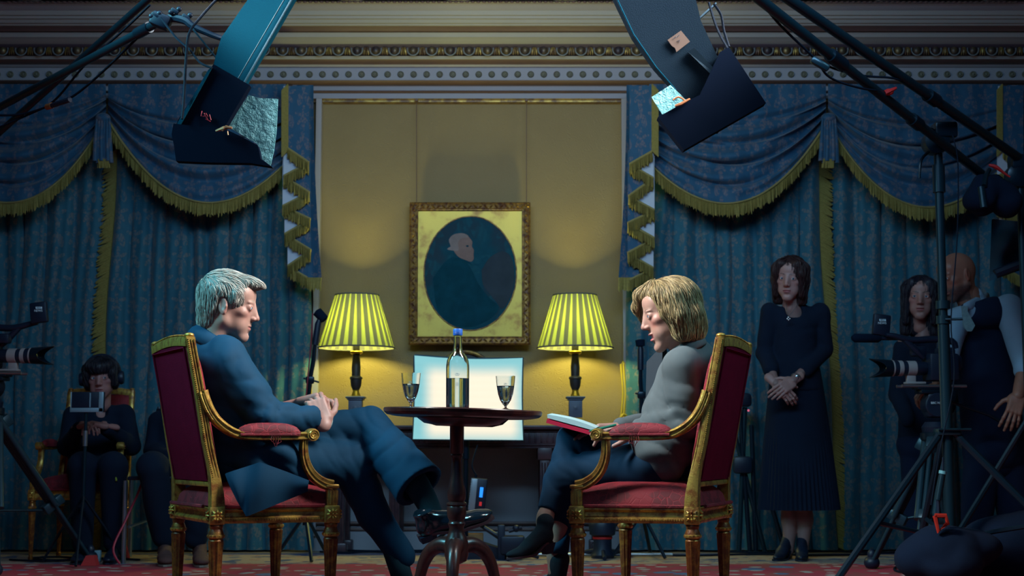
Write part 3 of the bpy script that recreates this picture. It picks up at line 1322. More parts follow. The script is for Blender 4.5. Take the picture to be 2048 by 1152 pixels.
    for i in range(50):
        y = lerp(-.235, .235, i / 49)
        gb.ell((bx(.96) - .012, y, .978 + .012 * math.sin(PI * i / 49)), (.0035, .004, .0035), None, 5, 4)
    gb.build('carving', M_gilt, br)

    def backpad(u, v):
        z = lerp(.488, .95, v)
        y = lerp(-yb, yb, u)
        e = max(0, (1 - abs(2 * u - 1) ** 5) * (1 - abs(2 * v - 1) ** 5)) ** .5
        return Vector((bx(z) + .008 + .040 * e, y, z))
    MB().grid(backpad, 26, 30).build('backrest', M_velvet, root, smooth=180)
    MB().grid(lambda u, v: Vector((bx(lerp(.486, .95, v)) - .016 - .004 * math.sin(PI * u) * math.sin(PI * v), lerp(-yb, yb, u), lerp(.486, .95, v))), 12, 16).build('back_panel', M_velvet2, root, smooth=180)
    g = MB()
    g.tube([Vector((bx(.488) - .018, -yb + .012, .492)), Vector((bx(.945) - .018, -yb + .012, .938)), Vector((bx(.945) - .018, yb - .012, .938)), Vector((bx(.488) - .018, yb - .012, .492))], .005, 6)
    g.build('piping', M_velvet2, root)
    # arms
    for sg in (-1, 1):
        g, gb = MB(), MB()
        path = [(-.050, .790), (-.040, .760), (-.022, .722), (.004, .688), (.040, .660), (.080, .643), (.140, .6375), (.22, .637), (.30, .638), (.325, .640)]
        pts = spline([side_pt(a, b, sg, .004) for a, b in path], 4)
        rings = []
        for i, p in enumerate(pts):
            t = (pts[min(i + 1, len(pts) - 1)] - pts[max(i - 1, 0)]).normalized()
            lat = Vector((0, 1, 0))
            u = t.cross(lat).normalized()
            hw, hh = .021, lerp(.019, .0135, min(1, i / 24))
            rings.append([p + lat * (a * hw) + u * (b * hh) for a, b in ((-1, -.6), (-.6, -1), (.6, -1), (1, -.6), (.86, -.1), (1, .5), (.7, 1), (.25, 1.15), (-.25, 1.15), (-.7, 1), (-1, .5), (-.86, -.1))])
        g.loft(rings)
        # scroll
        c = side_pt(.330, .6435, sg, .004)
        R = rot_to((0, 1, 0))
        g.lathe([(.005, -.024), (.021, -.023), (.0225, -.015), (.0225, .015), (.021, .023), (.005, .024)], c, 22, R)
        arm = g.build('arm', M_gilt, root, smooth=50)
        for yy in (-.024, .024):
            sp = []
            for k in range(34):
                a = k / 33 * 2.6 * 2 * PI / 1.3
                r = .0175 * (1 - k / 40)
                sp.append(c + Vector((r * math.cos(a), yy, r * math.sin(a))))
            gb.tube(sp, .0024, 5)
        for yy in (-.021, .021):
            gb.tube([p + Vector((0, yy, -.008)) for p in pts], .0028, 5)
            gb.tube([p + Vector((0, yy, .009)) for p in pts], .0022, 5)
        gb.build('carving', M_gilt, arm)
        # pad
        rings = []
        for i in range(17):
            t = i / 16
            s_ = lerp(.070, .290, t)
            e = (1 - abs(2 * t - 1) ** 3.2) ** .5 if 0 < t < 1 else .12
            c = side_pt(s_, .6485, sg, .004)
            rings.append([c + Vector((0, math.cos(a) * .0265 * (.55 + .45 * e), max(-.006, math.sin(a) * .036 * e))) for a in [2 * PI * k / 16 for k in range(16)]])
        ap = MB().loft(rings).build('arm_pad', M_velvet, root, smooth=80)
        gg = MB()
        for yy in (-.0245, .0245):
            gg.tube([side_pt(t, .6485, sg, .004) + Vector((0, yy, -.005)) for t in (.078, .13, .18, .23, .282)], .0048, 6, smooth=3)
        for k in range(5):
            p = side_pt(.185 + k * .006, .645, sg, .004) + Vector((0, sg * .027, 0))
            gg.tube([p, p + Vector((.003 * (k - 2), sg * .003, -.02 - .006 * (k % 3))), p + Vector((.004 * (2 - k), sg * .002, -.034 - .008 * (k % 2)))], .0011, 4)
        gg.build('piping', M_velvet, ap)
        # arm support
        g, gb = MB(), MB()
        path = [(.304, .626), (.303, .60), (.306, .565), (.318, .530), (.340, .500), (.372, .478), (.404, .468)]
        pts = spline([side_pt(a, b, sg, .002) for a, b in path], 4)
        rings = []
        for i, p in enumerate(pts):
            t = (pts[min(i + 1, len(pts) - 1)] - pts[max(i - 1, 0)]).normalized()
            lat = Vector((0, 1, 0))
            u = t.cross(lat).normalized()
            f = lerp(.013, .020, i / (len(pts) - 1))
            rings.append([p + lat * (a * .019) + u * (b * f) for a, b in ((-1, -.7), (-.5, -1), (.5, -1), (1, -.7), (.85, 0), (1, .7), (.5, 1), (-.5, 1), (-1, .7), (-.85, 0))])
        g.loft(rings)
        c = side_pt(.404, 0, sg)
        g.box(c + Vector((0, 0, .428)), (.036, .036, .075), Matrix.Rotation(sg * A78, 3, 'Z'), bev=.004)
        g.box(c + Vector((0, 0, .466)), (.048, .046, .014), Matrix.Rotation(sg * A78, 3, 'Z'), bev=.005)
        su = g.build('arm_support', M_gilt, root, smooth=50)
        for yy in (-.019, .019):
            gb.tube([p + Vector((0, yy, 0)) for p in pts], .0022, 5)
        for k in (-1, 0, 1):
            for n_, t_ in ((Vector((0, sg, 0)), Vector((1, 0, 0))), (Vector((1, 0, 0)), Vector((0, 1, 0)))):
                gb.tube([c + n_ * .0185 + t_ * k * .0095 + Vector((0, 0, .405)), c + n_ * .0185 + t_ * k * .0095 + Vector((0, 0, .452))], .003, 5)
        gb.build('carving', M_gilt, su)
    return root


chairL = make_armchair()
chairR = copy_tree(chairL)
tag(chairL, 'gilt armchair with crimson upholstery seating the grey-haired man in the blue suit', 'armchair', 'gilt interview armchairs')
tag(chairR, 'gilt armchair with crimson upholstery seating the blonde woman in the grey jacket', 'armchair', 'gilt interview armchairs')
chairL.location = (-.945, 5.314, .012)
chairL.rotation_euler = (0, 0, math.radians(27))
chairR.location = (.5175, 5.303, .012)
chairR.rotation_euler = (0, 0, math.radians(160))
CL = Matrix.Translation(chairL.location) @ Matrix.Rotation(math.radians(27), 4, 'Z')
CR = Matrix.Translation(chairR.location) @ Matrix.Rotation(math.radians(160), 4, 'Z')

# ------------------------------------------------------------------ pedestal table
M_mah = wood('mahogany', (.035, .010, .012), (.10, .024, .018), .34, (1, 1, .2), 26, .2)
TX, TY = P(914, 820, 4.95).x, 4.95
troot = empty('pedestal_table', (TX, TY, .012), 0, 'round mahogany pedestal table between the two armchairs, holding bottle and glasses', 'table')
ZT = .735 - .012
g = MB()
g.lathe([(.001, ZT - .024), (.215, ZT - .024), (.236, ZT - .022), (.256, ZT - .018), (.266, ZT - .010), (.268, ZT), (.265, ZT + .004), (.258, ZT + .003), (.252, ZT - .001), (.001, ZT - .001)], (0, 0, 0), 72)
top = g.build('tabletop', M_mah, troot, smooth=35)
top.rotation_euler = (0, math.radians(1.6), 0)
top.location = (0, 0, 0)
g = MB()
g.prism([(a, b) for a, b in [(-.155, ZT - .022), (-.135, ZT - .040), (-.09, ZT - .052), (.10, ZT - .052), (.135, ZT - .043), (.158, ZT - .022)]], -.03, .03, ((0, 0, 0), (1, 0, 0), (0, 0, 1), (0, 1, 0)))
g.lathe([(.155, ZT - .026), (.15, ZT - .030), (.13, ZT - .044), (.08, ZT - .052), (.001, ZT - .053)], (0, 0, 0), 40)
g.build('cleat', M_mah, top, smooth=35)
zc = lambda y: P(914, y, 4.95).z - .012
cp = [(842, .024), (905, .0235), (908, .019), (911, .021), (916, .0155), (925, .0165), (945, .019), (965, .025), (985, .0315), (998, .030), (1003, .025), (1006, .034), (1009, .035), (1012, .030), (1015, .0325), (1028, .0325), (1036, .029), (1040, .025), (1044, .026), (1047, .030), (1050, .027), (1056, .024), (1066, .027), (1075, .035), (1085, .040), (1110, .040), (1122, .034), (1128, .012)]
MB().lathe([(r, zc(y)) for y, r in cp], (0, 0, 0), 36).build('column', M_mah, troot, smooth=45)
for k, a in enumerate((-90 - 3, 33, 147)):
    d = Vector((math.cos(math.radians(a)), math.sin(math.radians(a)), 0))
    z0 = zc(1090)
    path = [(.02, z0 - .005), (.06, z0 + .000), (.105, z0 - .022), (.135, z0 - .065), (.155, z0 - .12), (.19, z0 - .165), (.235, z0 - .185), (.27, .015)]
    pts = spline([d * r + Vector((0, 0, z)) for r, z in path], 4)
    rr = [lerp(.030, .0145, min(1, i / (len(pts) * .7))) for i in range(len(pts))]
    g = MB().tube(pts, rr, 12, flat=1.0)
    g.ell(d * .268 + Vector((0, 0, .016)), (.026, .02, .014), Matrix.Rotation(math.radians(a), 3, 'Z'))
    g.build('leg', M_mah, troot, smooth=60)
ZTOP = .735

# ------------------------------------------------------------------ glassware
M_glass, nt, b_ = newmat('clear_glass')
sset(b_, **{'Base Color': (.92, .97, .98, 1), 'Roughness': .02, 'IOR': 1.45, 'Transmission Weight': 1.0})
M_water, nt, b_ = newmat('water')
sset(b_, **{'Base Color': (.80, .88, .90, 1), 'Roughness': .0, 'IOR': 1.33, 'Transmission Weight': 1.0})
M_cap = plain('bottle_cap_blue', (.02, .13, .55), .4)
M_etch = plain('etching_grey', (.25, .38, .44), .6)


def crown(g, c, w, n=(0, -1, 0)):
    """small line-drawn crown"""
    c = Vector(c)
    t = w * .05
    for sg in (-1, 1):
        g.tube([c + Vector((sg * w * .40, 0, -w * .2)), c + Vector((sg * w * .5, 0, w * .1)), c + Vector((sg * w * .3, 0, w * .25)), c + Vector((sg * w * .06, 0, w * .12)), c + Vector((sg * w * .03, 0, -w * .05))], t, 4, smooth=3)
    g.tube([c + Vector((-w * .42, 0, -w * .22)), c + Vector((w * .42, 0, -w * .22))], t * 1.3, 4)
    g.tube([c + Vector((0, 0, w * .12)), c + Vector((0, 0, w * .45))], t, 4)
    g.tube([c + Vector((-w * .1, 0, w * .34)), c + Vector((w * .1, 0, w * .34))], t, 4)


bx_, by_ = P(915, 817, 4.93).x, 4.93
bz = ZTOP + .003
root = empty('water_bottle', (bx_, by_, bz), 0, 'clear glass water bottle with a blue cap standing at the middle of the table', 'bottle')
H = P(915, 658, 4.93).z - bz
prof = [(.036, 0), (.0385, .004), (.0390, .02), (.0393, .138), (.0387, .150), (.0365, .165), (.0305, .180), (.0220, .191), (.0165, .199), (.0145, .210), (.0135, .235), (.0130, H - .012), (.0145, H - .011), (.0145, H - .004), (.012, H - .002)]
inner = [(r - .0022, z + (.005 if z < .01 else 0)) for r, z in prof][::-1]
g = MB().lathe(prof + inner, seg=48, caps=True)
gb_ = g.build('glass_body', M_glass, root, smooth=40)
lvl = P(915, 757, 4.93).z - bz
MB().lathe([(.001, .0052), (.0350, .0052), (.0364, .02), (.0368, lvl), (.001, lvl)], seg=48, caps=False).build('water', M_water, root, smooth=40)
g = MB().lathe([(.001, H - .022), (.0155, H - .022), (.0160, H - .020), (.0160, H - .002), (.0145, H + .0005), (.001, H + .001)], seg=40, caps=False)
for k in range(3):
    g.lathe([(.0158, H - .019 + k * .003), (.0166, H - .018 + k * .003), (.0158, H - .017 + k * .003)], seg=32, caps=False)
g.build('cap', M_cap, root)
g = MB()
crown(g, (0, -.0398, P(915, 750, 4.93).z - bz), .013)
for i in range(5):
    g.tube([(-.004 + i * .002, -.0398, .078), (-.004 + i * .002, -.0398, .090)], .0004, 4)
g.build('etched_emblem', M_etch, root)


def wineglass(px, ytop, ylev, Y, lab, tilt=0):
    c = P(px, ytop, Y)
    root = empty('water_glass', (c.x, Y, bz), 0, lab, 'glass', 'stemmed water glasses on the table')
    H = c.z - bz
    out = [(.031, .0), (.031, .0015), (.012, .004), (.0045, .008), (.0035, .02), (.0034, .030), (.0045, H - .102), (.010, H - .096), (.019, H - .082), (.0255, H - .062), (.030, H - .036), (.0325, H - .010), (.0332, H)]
    inn = [(.0322, H), (.0315, H - .010), (.029, H - .036), (.0244, H - .062), (.018, H - .080), (.009, H - .092), (.001, H - .0945)]
    MB().lathe(out + inn, seg=40, caps=False).build('glass_bowl', M_glass, root, smooth=60)
    lv = P(px, ylev, Y).z - bz
    w = [(.001, H - .0943), (.0088, H - .0915), (.0178, H - .0797), (.0242, H - .0618), (.0288, H - .036), (.0300, lv), (.001, lv)]
    w = [(r, z) for r, z in w if z <= lv + 1e-6]
    MB().lathe(w, seg=40, caps=False).build('water', M_water, root, smooth=60)
    g = MB()
    crown(g, (0, -.0315, lv + .005), .010)
    for k in range(3):
        g.tube([(-.010, -.0308, lv - .004 - k * .003), (.008, -.0308, lv - .004 - k * .003)], .0004, 4)
    g.build('etched_emblem', M_etch, root)


wineglass(822, 746, 768, 5.0, 'stemmed glass of water left of the bottle, nearer the man')
wineglass(1011, 752, 772, 5.0, 'stemmed glass of water right of the bottle, nearer the blonde woman')

# ------------------------------------------------------------------ console table by the wall
M_console = wood('dark_carved_wood', (.030, .018, .030), (.075, .038, .045), .4, (1, 1, 1), 14, .1)
x0, x1 = P(650, 850, 8.4).x, P(1222, 850, 8.4).x
zt = P(940, 850, 8.40).z
croot = empty('console_table', ((x0 + x1) / 2, 8.655, 0), 0, 'long dark carved console table against the wall under the portrait', 'table')
W = x1 - x0
g = MB().box((0, 0, zt - .0125), (W, .43, .025), bev=.006)
g.build('tabletop', M_console, croot)
za = P(940, 897, 8.43).z
g, gc = MB(), MB()
g.box((0, 0, (zt - .025 + za) / 2), (W - .07, .36, zt - .025 - za), bev=.004)
for k in range(46):
    gc.box((-W / 2 + .06 + k * (W - .12) / 45, -.182, (zt + za) / 2 - .005), (.010, .012, .055), bev=.003)
for zz in (zt - .036, za + .006, za + .022):
    gc.tube([(-W / 2 + .03, -.183, zz), (W / 2 - .03, -.183, zz)], .006, 6)
ap = g.build('apron', M_console, croot)
gc.build('carving', M_console, ap)
for px in (677, 788, 1090, 1200):
    for yy in (-.145, .15):
        x = P(px, 950, 8.45).x - (x0 + x1) / 2
        g = MB().box((x, yy, za - .03), (.085, .085, .07), bev=.006)
        g.box((x, yy, (za - .05 + .05) / 2), (.062, .062, za - .10), bev=.008)
        g.box((x, yy, .035), (.095, .095, .07), bev=.01)
        for q in (-.016, 0, .016):
            g.tube([(x + q, yy - .033, .09), (x + q, yy - .033, za - .08)], .005, 5)
        g.build('leg', M_console, croot)

# ------------------------------------------------------------------ table lamps
M_bronze = plain('dark_bronze', (.045, .045, .05), .45, .5, var=.3, vscale=30)
M_plinth = plain('slate_plinth', (.10, .13, .18), .5, var=.2)
M_brass = plain('brass', (.55, .38, .04), .3, .8)
M_shade, nt, b_ = newmat('pleated_shade')
N = NT(nt)
nt.nodes.remove(b_)
tc = nt.nodes.new('ShaderNodeTexCoord')
X = N.xyz(tc.outputs['Object'])
ang = N.m('MULTIPLY', N.m('ARCTAN2', X[1], X[0]), 26 / (2 * PI))
fr = N.m('ABSOLUTE', N.m('SUBTRACT', N.m('FRACT', N.m('ADD', ang, 40.25)), .5))
# pleats overlap less towards the wide lower edge
zn = N.m('MULTIPLY', X[2], 1 / .31)
edge = N.m('ADD', .13, N.m('MULTIPLY', N.m('SUBTRACT', 1, zn), .13))
st = N.m('GREATER_THAN', fr, N.m('SUBTRACT', .5, edge))
tr = nt.nodes.new('ShaderNodeBsdfTranslucent')
df = nt.nodes.new('ShaderNodeBsdfDiffuse')
nt.links.new(N.mix(st, (.032, .036, .018), (.135, .165, .022)), tr.inputs['Color'])
nt.links.new(N.mix(st, (.26, .26, .24), (.36, .38, .24)), df.inputs['Color'])
ms = nt.nodes.new('ShaderNodeMixShader')
ms.inputs[0].default_value = .45
nt.links.new(tr.outputs[0], ms.inputs[1])
nt.links.new(df.outputs[0], ms.inputs[2])
nt.links.new(ms.outputs[0], nt.nodes['Material Output'].inputs[0])
M_bulb = emis('bulb', (1, .95, .45), 30)
M_shadeband = plain('shade_trim', (.12, .12, .10), .8)


def lamp(px, lab):
    c = P(px, 850, 8.60)
    zb = zt
    root = empty('table_lamp', (c.x, 8.60, zb), 0, lab, 'lamp', 'matching table lamps on the console')
    z = lambda y: P(px, y, 8.60).z - zb
    g = MB()
    g.box((0, 0, z(838) / 2 + .0), (.092, .092, z(838)), bev=.003)
    g.box((0, 0, z(842)), (.100, .100, .012), bev=.003)
    g.build('foot', M_brass, root)
    g = MB()
    g.box((0, 0, (z(835) + z(798)) / 2), (.078, .078, z(798) - z(835)), bev=.003)
    g.box((0, 0, z(795)), (.112, .112, .012), bev=.004)
    g.box((0, 0, z(799)), (.095, .095, .008), bev=.003)
    R = rot_to((0, -1, 0))
    g.lathe([(.026, 0), (.026, .004), (.019, .005), (.019, .002), (.010, .003), (.006, .007), (.001, .008)], (0, -.039, (z(835) + z(798)) / 2), 20, R, caps=False)
    g.build('plinth', M_plinth, root)
    g = MB()
    g.lathe([(.030, z(792)), (.024, z(788)), (.018, z(782)), (.022, z(780))], seg=20)
    g.build('collar', M_brass, root)
    g = MB()
    g.lathe([(.020, z(709)), (.036, z(707)), (.038, z(704)), (.034, z(702)), (.012, z(701))], seg=24)
    g.build('collar', M_brass, root)
    prof = [(.016, z(781)), (.022, z(778)), (.030, z(772)), (.033, z(764)), (.0335, z(759)), (.039, z(757)), (.036, z(754)), (.026, z(752)), (.0255, z(748)), (.027, z(735)), (.020, z(712)), (.024, z(710)), (.016, z(708)), (.016, z(702)), (.021, z(700)), (.021, z(676)), (.008, z(670)), (.008, z(650))]
    MB().lathe([(q[0], q[1], .06 if 712 < 0 else 0) for q in prof], seg=32).build('shaft', M_bronze, root)
    s0, s1 = z(696.5), z(590)
    r0, r1 = .224, .128
    g = MB()
    n = 26 * 6
    rings = []
    for v in (0, .25, .5, .75, 1):
        rings.append([Vector(((lerp(r0, r1, v) - .002 * (k % 6 == 0)) * math.cos(2 * PI * k / n), (lerp(r0, r1, v) - .002 * (k % 6 == 0)) * math.sin(2 * PI * k / n), lerp(0, s1 - s0, v))) for k in range(n)])
    g.loft(rings, caps=False)
    sh = g.build('lamp_shade', M_shade, root, smooth=180, loc=(0, 0, s0))
    for r, zz in ((r0, .002), (r1, s1 - s0 - .002)):
        g = MB().tube([(r * math.cos(2 * PI * k / 60), r * math.sin(2 * PI * k / 60), zz) for k in range(61)], .0045, 6, flat=1)
        g.build('shade_trim', M_shadeband, sh)
    g = MB().ell((0, 0, z(655)), (.028, .028, .036))
    g.build('bulb', M_bulb, root)
    for zz, pw in ((z(655), LAMP_W),):
        ld = bpy.data.lights.new('lamp_light', 'POINT')
        ld.energy = pw
        ld.color = (1.0, .96, .24)
        ld.shadow_soft_size = .045
        o = bpy.data.objects.new('lamp_light', ld)
        COL.objects.link(o)
        o.parent = root
        o.location = (0, 0, zz)


LAMP_W = 34
lamp(711, 'lit table lamp with pleated shade, left of the portrait')
lamp(1151, 'lit table lamp with pleated shade, right of the portrait')

# ------------------------------------------------------------------ portrait
Yp = 8.84
a, b2 = P(820, 406, Yp), P(1061, 690, Yp)
cx, cz, w, h = (a.x + b2.x) / 2, (a.z + b2.z) / 2, b2.x - a.x, a.z - b2.z
proot = empty('framed_portrait', (cx, Yp, b2.z), 0, 'gilt-framed oval portrait of a white-haired sitter hung between the lamps', 'painting')
M_frame = gilt('carved_frame', (.34, .20, .055), (.09, .03, .018), 40, .45, .48)
M_mount = gilt('gold_mount', (.62, .45, .10), (.42, .22, .05), 9, .5, .40)
M_oval = damask('painted_ground', (.006, .060, .095), (.010, .075, .11), .5, .5, rough=.7, sheen=0, second=(.020, .045, .07), bump=.3)
fw = .052
g, gc = MB(), MB()
prof = [(0, 0), (0, -.028), (.008, -.036), (.018, -.030), (.034, -.026), (.042, -.020), (.048, -.022), (fw, -.010), (fw, 0)]
cor = [(-w / 2, 0), (w / 2, 0), (w / 2, h), (-w / 2, h)]
rings = []
for k in range(5):
    x, z = cor[k % 4]
    sx, sz = (1 if x < 0 else -1), (1 if z == 0 else -1)
    rings.append([Vector((x + sx * q, y, z + sz * q)) for q, y in prof])
g.loft(rings, caps=False, closed=False)
fr_ = g.build('picture_frame', M_frame, proot, smooth=30)
for side in range(4):
    (xa, za_), (xb, zb_) = cor[side], cor[(side + 1) % 4]
    L = math.hypot(xb - xa, zb_ - za_)
    n = int(L / .032)
    for i in range(n):
        t = (i + .5) / n
        x, z = lerp(xa, xb, t), lerp(za_, zb_, t)
        ix = (.026 if side == 3 else -.026 if side == 1 else 0)
        iz = (.026 if side == 0 else -.026 if side == 2 else 0)
        an = (.7 if i % 2 else -.7) + (0 if side % 2 == 0 else PI / 2)
        c = Vector((x + ix, -.030, z + iz))
        d = Vector((math.cos(an), 0, math.sin(an)))
        gc.tube([c - d * .013, c + Vector((0, -.006, 0)), c + d * .013], [.002, .006, .002], 5)
gc.build('carving', M_frame, fr_)
MB().box((0, -.004, h / 2), (w - .09, .006, h - .09)).build('mount', M_mount, proot, smooth=0)
oa, ob = P(849, 433, Yp), P(1033, 661, Yp)
ocx, ocz, orx, orz = (oa.x + ob.x) / 2 - cx, (oa.z + ob.z) / 2 - b2.z, (ob.x - oa.x) / 2, (oa.z - ob.z) / 2
R = rot_to((0, -1, 0))
g = MB()
ring = [Vector((ocx + orx * math.cos(2 * PI * k / 64), -.0085, ocz + orz * math.sin(2 * PI * k / 64))) for k in range(64)]
g.add(ring + [p + Vector((0, .003, 0)) for p in ring], [tuple(range(64))] + [(k, (k + 1) % 64, 64 + (k + 1) % 64, 64 + k) for k in range(64)])
g.build('canvas', M_oval, proot, smooth=0)
g = MB().tube([ring[k % 64] for k in range(65)], .0042, 6)
g.build('oval_moulding', M_frame, proot)


def paintpoly(pts, name, mat, y):
    q = [P(780 + x / 3.49, 380 + yy / 3.49, Yp) for x, yy in spl2(pts + [pts[0]], 4)[:-1]]
    vs = [Vector((p.x - cx, y, p.z - b2.z)) for p in q]
    MB().add(vs, [tuple(range(len(vs)))]).build(name, mat, proot, smooth=0)


M_oval.node_tree.nodes['Principled BSDF'].inputs['Specular IOR Level'].default_value = .08
M_pcoat = plain('painted_coat', (.005, .048, .076), .8, spec=.05, var=.5, vscale=12)
M_pface = plain('painted_face', (.22, .15, .14), .8, spec=.05, var=.25, vscale=25)
M_phair = plain('painted_hair', (.23, .19, .19), .8, spec=.05, var=.3, vscale=25)
M_psky = plain('painted_haze', (.034, .050, .070), .8, spec=.05, var=.35, vscale=8)
paintpoly([(640, 560), (700, 470), (790, 430), (850, 480), (868, 590), (850, 720), (790, 830), (740, 780), (700, 730), (650, 660)], 'painted_haze', M_psky, -.0090)
paintpoly([(300, 620), (370, 520), (440, 470), (520, 500), (560, 540), (620, 660), (700, 760), (760, 820), (700, 900), (560, 960), (420, 930), (330, 830)], 'painted_coat', M_pcoat, -.0093)
paintpoly([(430, 400), (415, 350), (440, 318), (490, 305), (530, 312), (560, 340), (575, 365), (572, 395), (585, 420), (583, 450), (585, 480), (570, 500), (545, 498), (500, 480), (465, 455)], 'painted_face', M_pface, -.0096)
paintpoly([(425, 395), (412, 350), (440, 315), (490, 303), (530, 310), (548, 330), (500, 340), (475, 370), (480, 420), (450, 425), (400, 415)], 'painted_hair', M_phair, -.0099)
paintpoly([(450, 455), (500, 480), (550, 500), (575, 525), (560, 520), (500, 492)], 'painted_collar', M_pcoat, -.0100)
paintpoly([(528, 392), (540, 386), (551, 393), (540, 400)], 'painted_eye', M_pcoat, -.0100)
# hanging cords
for px in (833, 1053):
    a = P(px, 200, 8.84)
    b3 = P(px, 407, 8.83)
    g = MB().tube([(a.x, 8.838, a.z), (b3.x, 8.838, b3.z)], .0022, 5)
    g.box((a.x, 8.83, a.z - .004), (.020, .02, .012), bev=.003)
    tag(g.build('picture_cord', M_brown), ('left' if px < 900 else 'right') + ' cord from the picture rail down to the portrait frame', 'picture cord')

# gilt oval tray leaning behind the light panel
c = P(930, 722, 8.78)
root = wempty('oval_tray', 'gilt rimmed oval tray leaning on the wall behind the bright panel', 'tray')
g = MB()
oc = Vector((c.x, 8.76, zt + .215))
el = lambda rx, rz, y, k: oc + Vector((rx * math.cos(2 * PI * k / 60), y, rz * math.sin(2 * PI * k / 60)))
topz = P(930, 704, 8.76).z - oc.z
g.tube([el(.20, topz, 0, k) for k in range(61)], .012, 8, flat=1.0)
g.build('rim', M_goldm, root)
rg = [el(.195, topz - .005, .01, k) for k in range(60)]
g = MB().add(rg + [p + Vector((0, .012, 0)) for p in rg], [tuple(range(60)), tuple(range(119, 59, -1))] + [(k, (k + 1) % 60, 60 + (k + 1) % 60, 60 + k) for k in range(60)])
g.build('dish', plain('dark_tray', (.05, .04, .035), .3), root, smooth=0)

# yellow picture-lamp flex dangling at each side of the recess
for px, y0, y1 in ((618, 735, 870), (1247, 728, 842)):
    g = MB()
    for d in (-3, 2):
        pts = [P(px + d + 2 * math.sin(y * .05), y, 8.80) for y in range(y0, y1, 12)]
        g.tube(pts, .006, 6)
    g.tube([P(px - 3, y0, 8.80), P(px, y0 - 6, 8.80), P(px + 2, y0, 8.80)], .005, 6)
    if px > 1000:
        k = P(1247, 835, 8.79)
        g.tube([k + Vector((-.03, 0, -.03)), k + Vector((.0, -.01, .02)), k + Vector((.04, 0, -.02)), k + Vector((.0, -.02, -.005)), k + Vector((-.035, 0, -.045))], .009, 6, smooth=3)
    tag(g.build('tie_back_cord', plain('yellow_cord', (.45, .34, .03), .7)), ('yellow cord hanging beside the right lamp at the edge of the recess' if px > 1000 else 'yellow cord hanging behind the black microphone at the left edge of the recess'), 'cord')

# ------------------------------------------------------------------ bright light panel behind the table
Yl = 8.12
q = [P(829, 711, Yl), P(1045, 716, Yl), P(1046, 880, Yl), P(826, 878, Yl)]
root = wempty('light_panel', 'glowing white fabric light panel on a stand behind the pedestal table', 'light panel')


def pan(u, v, y=0.0, k=0):
    p = q[0].lerp(q[1], u).lerp(q[3].lerp(q[2], u), v)
    sag = .012 * math.sin(PI * u)
    return p + Vector((.006 * math.sin(PI * v) * (1 - 2 * u), y, -sag * (1 - v) * (1 if k == 0 else 1)))


M_panel, nt, b_ = newmat('glowing_diffuser')
N = NT(nt)
tc = nt.nodes.new('ShaderNodeTexCoord')
X = N.xyz(tc.outputs['UV'])
du = N.m('MULTIPLY', N.m('ABSOLUTE', N.m('SUBTRACT', X[0], .54)), 2.0)
dv = N.m('MULTIPLY', N.m('ABSOLUTE', N.m('SUBTRACT', X[1], .56)), 2.0)
f = N.m('MULTIPLY', N.m('SUBTRACT', 1, N.ss(.66, 1.0, du)), N.m('SUBTRACT', 1, N.ss(.58, 1.05, dv)))
lines = N.m('MULTIPLY', N.m('ADD', N.m('SINE', N.m('MULTIPLY', X[1], 70.0)), 1), .012)
nt.links.new(N.mix(f, (.22, .56, .60), (1.0, .88, .67)), b_.inputs['Emission Color'])
nt.links.new(N.m('SUBTRACT', 1.04, lines), b_.inputs['Emission Strength'])
sset(b_, **{'Base Color': (.15, .13, .10, 1), 'Roughness': .8})
g = MB().grid(lambda u, v: pan(u, v, -.012 * math.sin(PI * u) * math.sin(PI * v)), 24, 18)
o = g.build('diffuser', M_panel, root, smooth=180)
uv = o.data.uv_layers.new(name='UVMap')
for lp in o.data.loops:
    vi = lp.vertex_index
    uv.data[lp.index].uv = ((vi // 18) / 23, (vi % 18) / 17)
g = MB()
g.tube([pan(0, 0, .01), pan(.25, 0, .01), pan(.5, 0, .01), pan(.75, 0, .01), pan(1, 0, .01), pan(1, .5, .01), pan(1, 1, .01), pan(.5, 1, .01), pan(0, 1, .01), pan(0, .5, .01), pan(0, 0, .01)], .008, 6)
ring = [pan(.01, .01, .03), pan(.99, .01, .03), pan(.99, .99, .03), pan(.01, .99, .03)]
g.add([p + Vector((0, d, 0)) for d in (-.02, .02) for p in ring], [(0, 1, 2, 3), (7, 6, 5, 4), (0, 4, 5, 1), (1, 5, 6, 2), (2, 6, 7, 3), (3, 7, 4, 0)])
g.build('casing', plain('panel_casing', (.03, .09, .13), .7), root)
g = MB()
px_ = P(932, 900, 8.22)
g.rod((px_.x, 8.22, .12), (px_.x, 8.19, P(932, 800, 8.2).z), .014)
g.rod((px_.x, 8.2, .55), (px_.x, 8.2, .80), .019)
g.build('stand_pole', M_blackmetal, root)
for k in range(3):
    a = math.radians(-100 + k * 120)
    MB().tube([(px_.x, 8.22, .24), (px_.x + .33 * math.cos(a), 8.22 + .33 * math.sin(a), .022)], .011, 8).build('leg', M_blackmetal, root)
# battery and dimmer clamped to the stand
root2 = wempty('battery_unit', 'black and silver power unit with a blue screen clamped to the panel stand', 'power unit')
R = Matrix.Rotation(math.radians(6), 3, 'Y')
c = P(955, 990, 8.12)
g = MB().box(c, (.095, .07, .185), R, bev=.008)
g.build('housing', M_black, root2)
g = MB().box(c + R @ Vector((-.024, -.034, 0)), (.036, .012, .175), R, bev=.004)
for k in range(12):
    g.box(c + R @ Vector((-.040, -.036, -.075 + k * .0135)), (.006, .014, .006), R)
g.build('silver_panel', plain('silver_panel', (.35, .42, .46), .4, .4), root2)
MB().box(c + R @ Vector((.020, -.0355, .018)), (.018, .004, .055), R).build('screen', emis('blue_screen', (.02, .25, .9), 1.2), root2, smooth=0)
MB().box(c + R @ Vector((.022, -.0355, -.045)), (.014, .004, .022), R).build('switch', emis('red_switch', (.7, .03, .03), .35), root2, smooth=0)
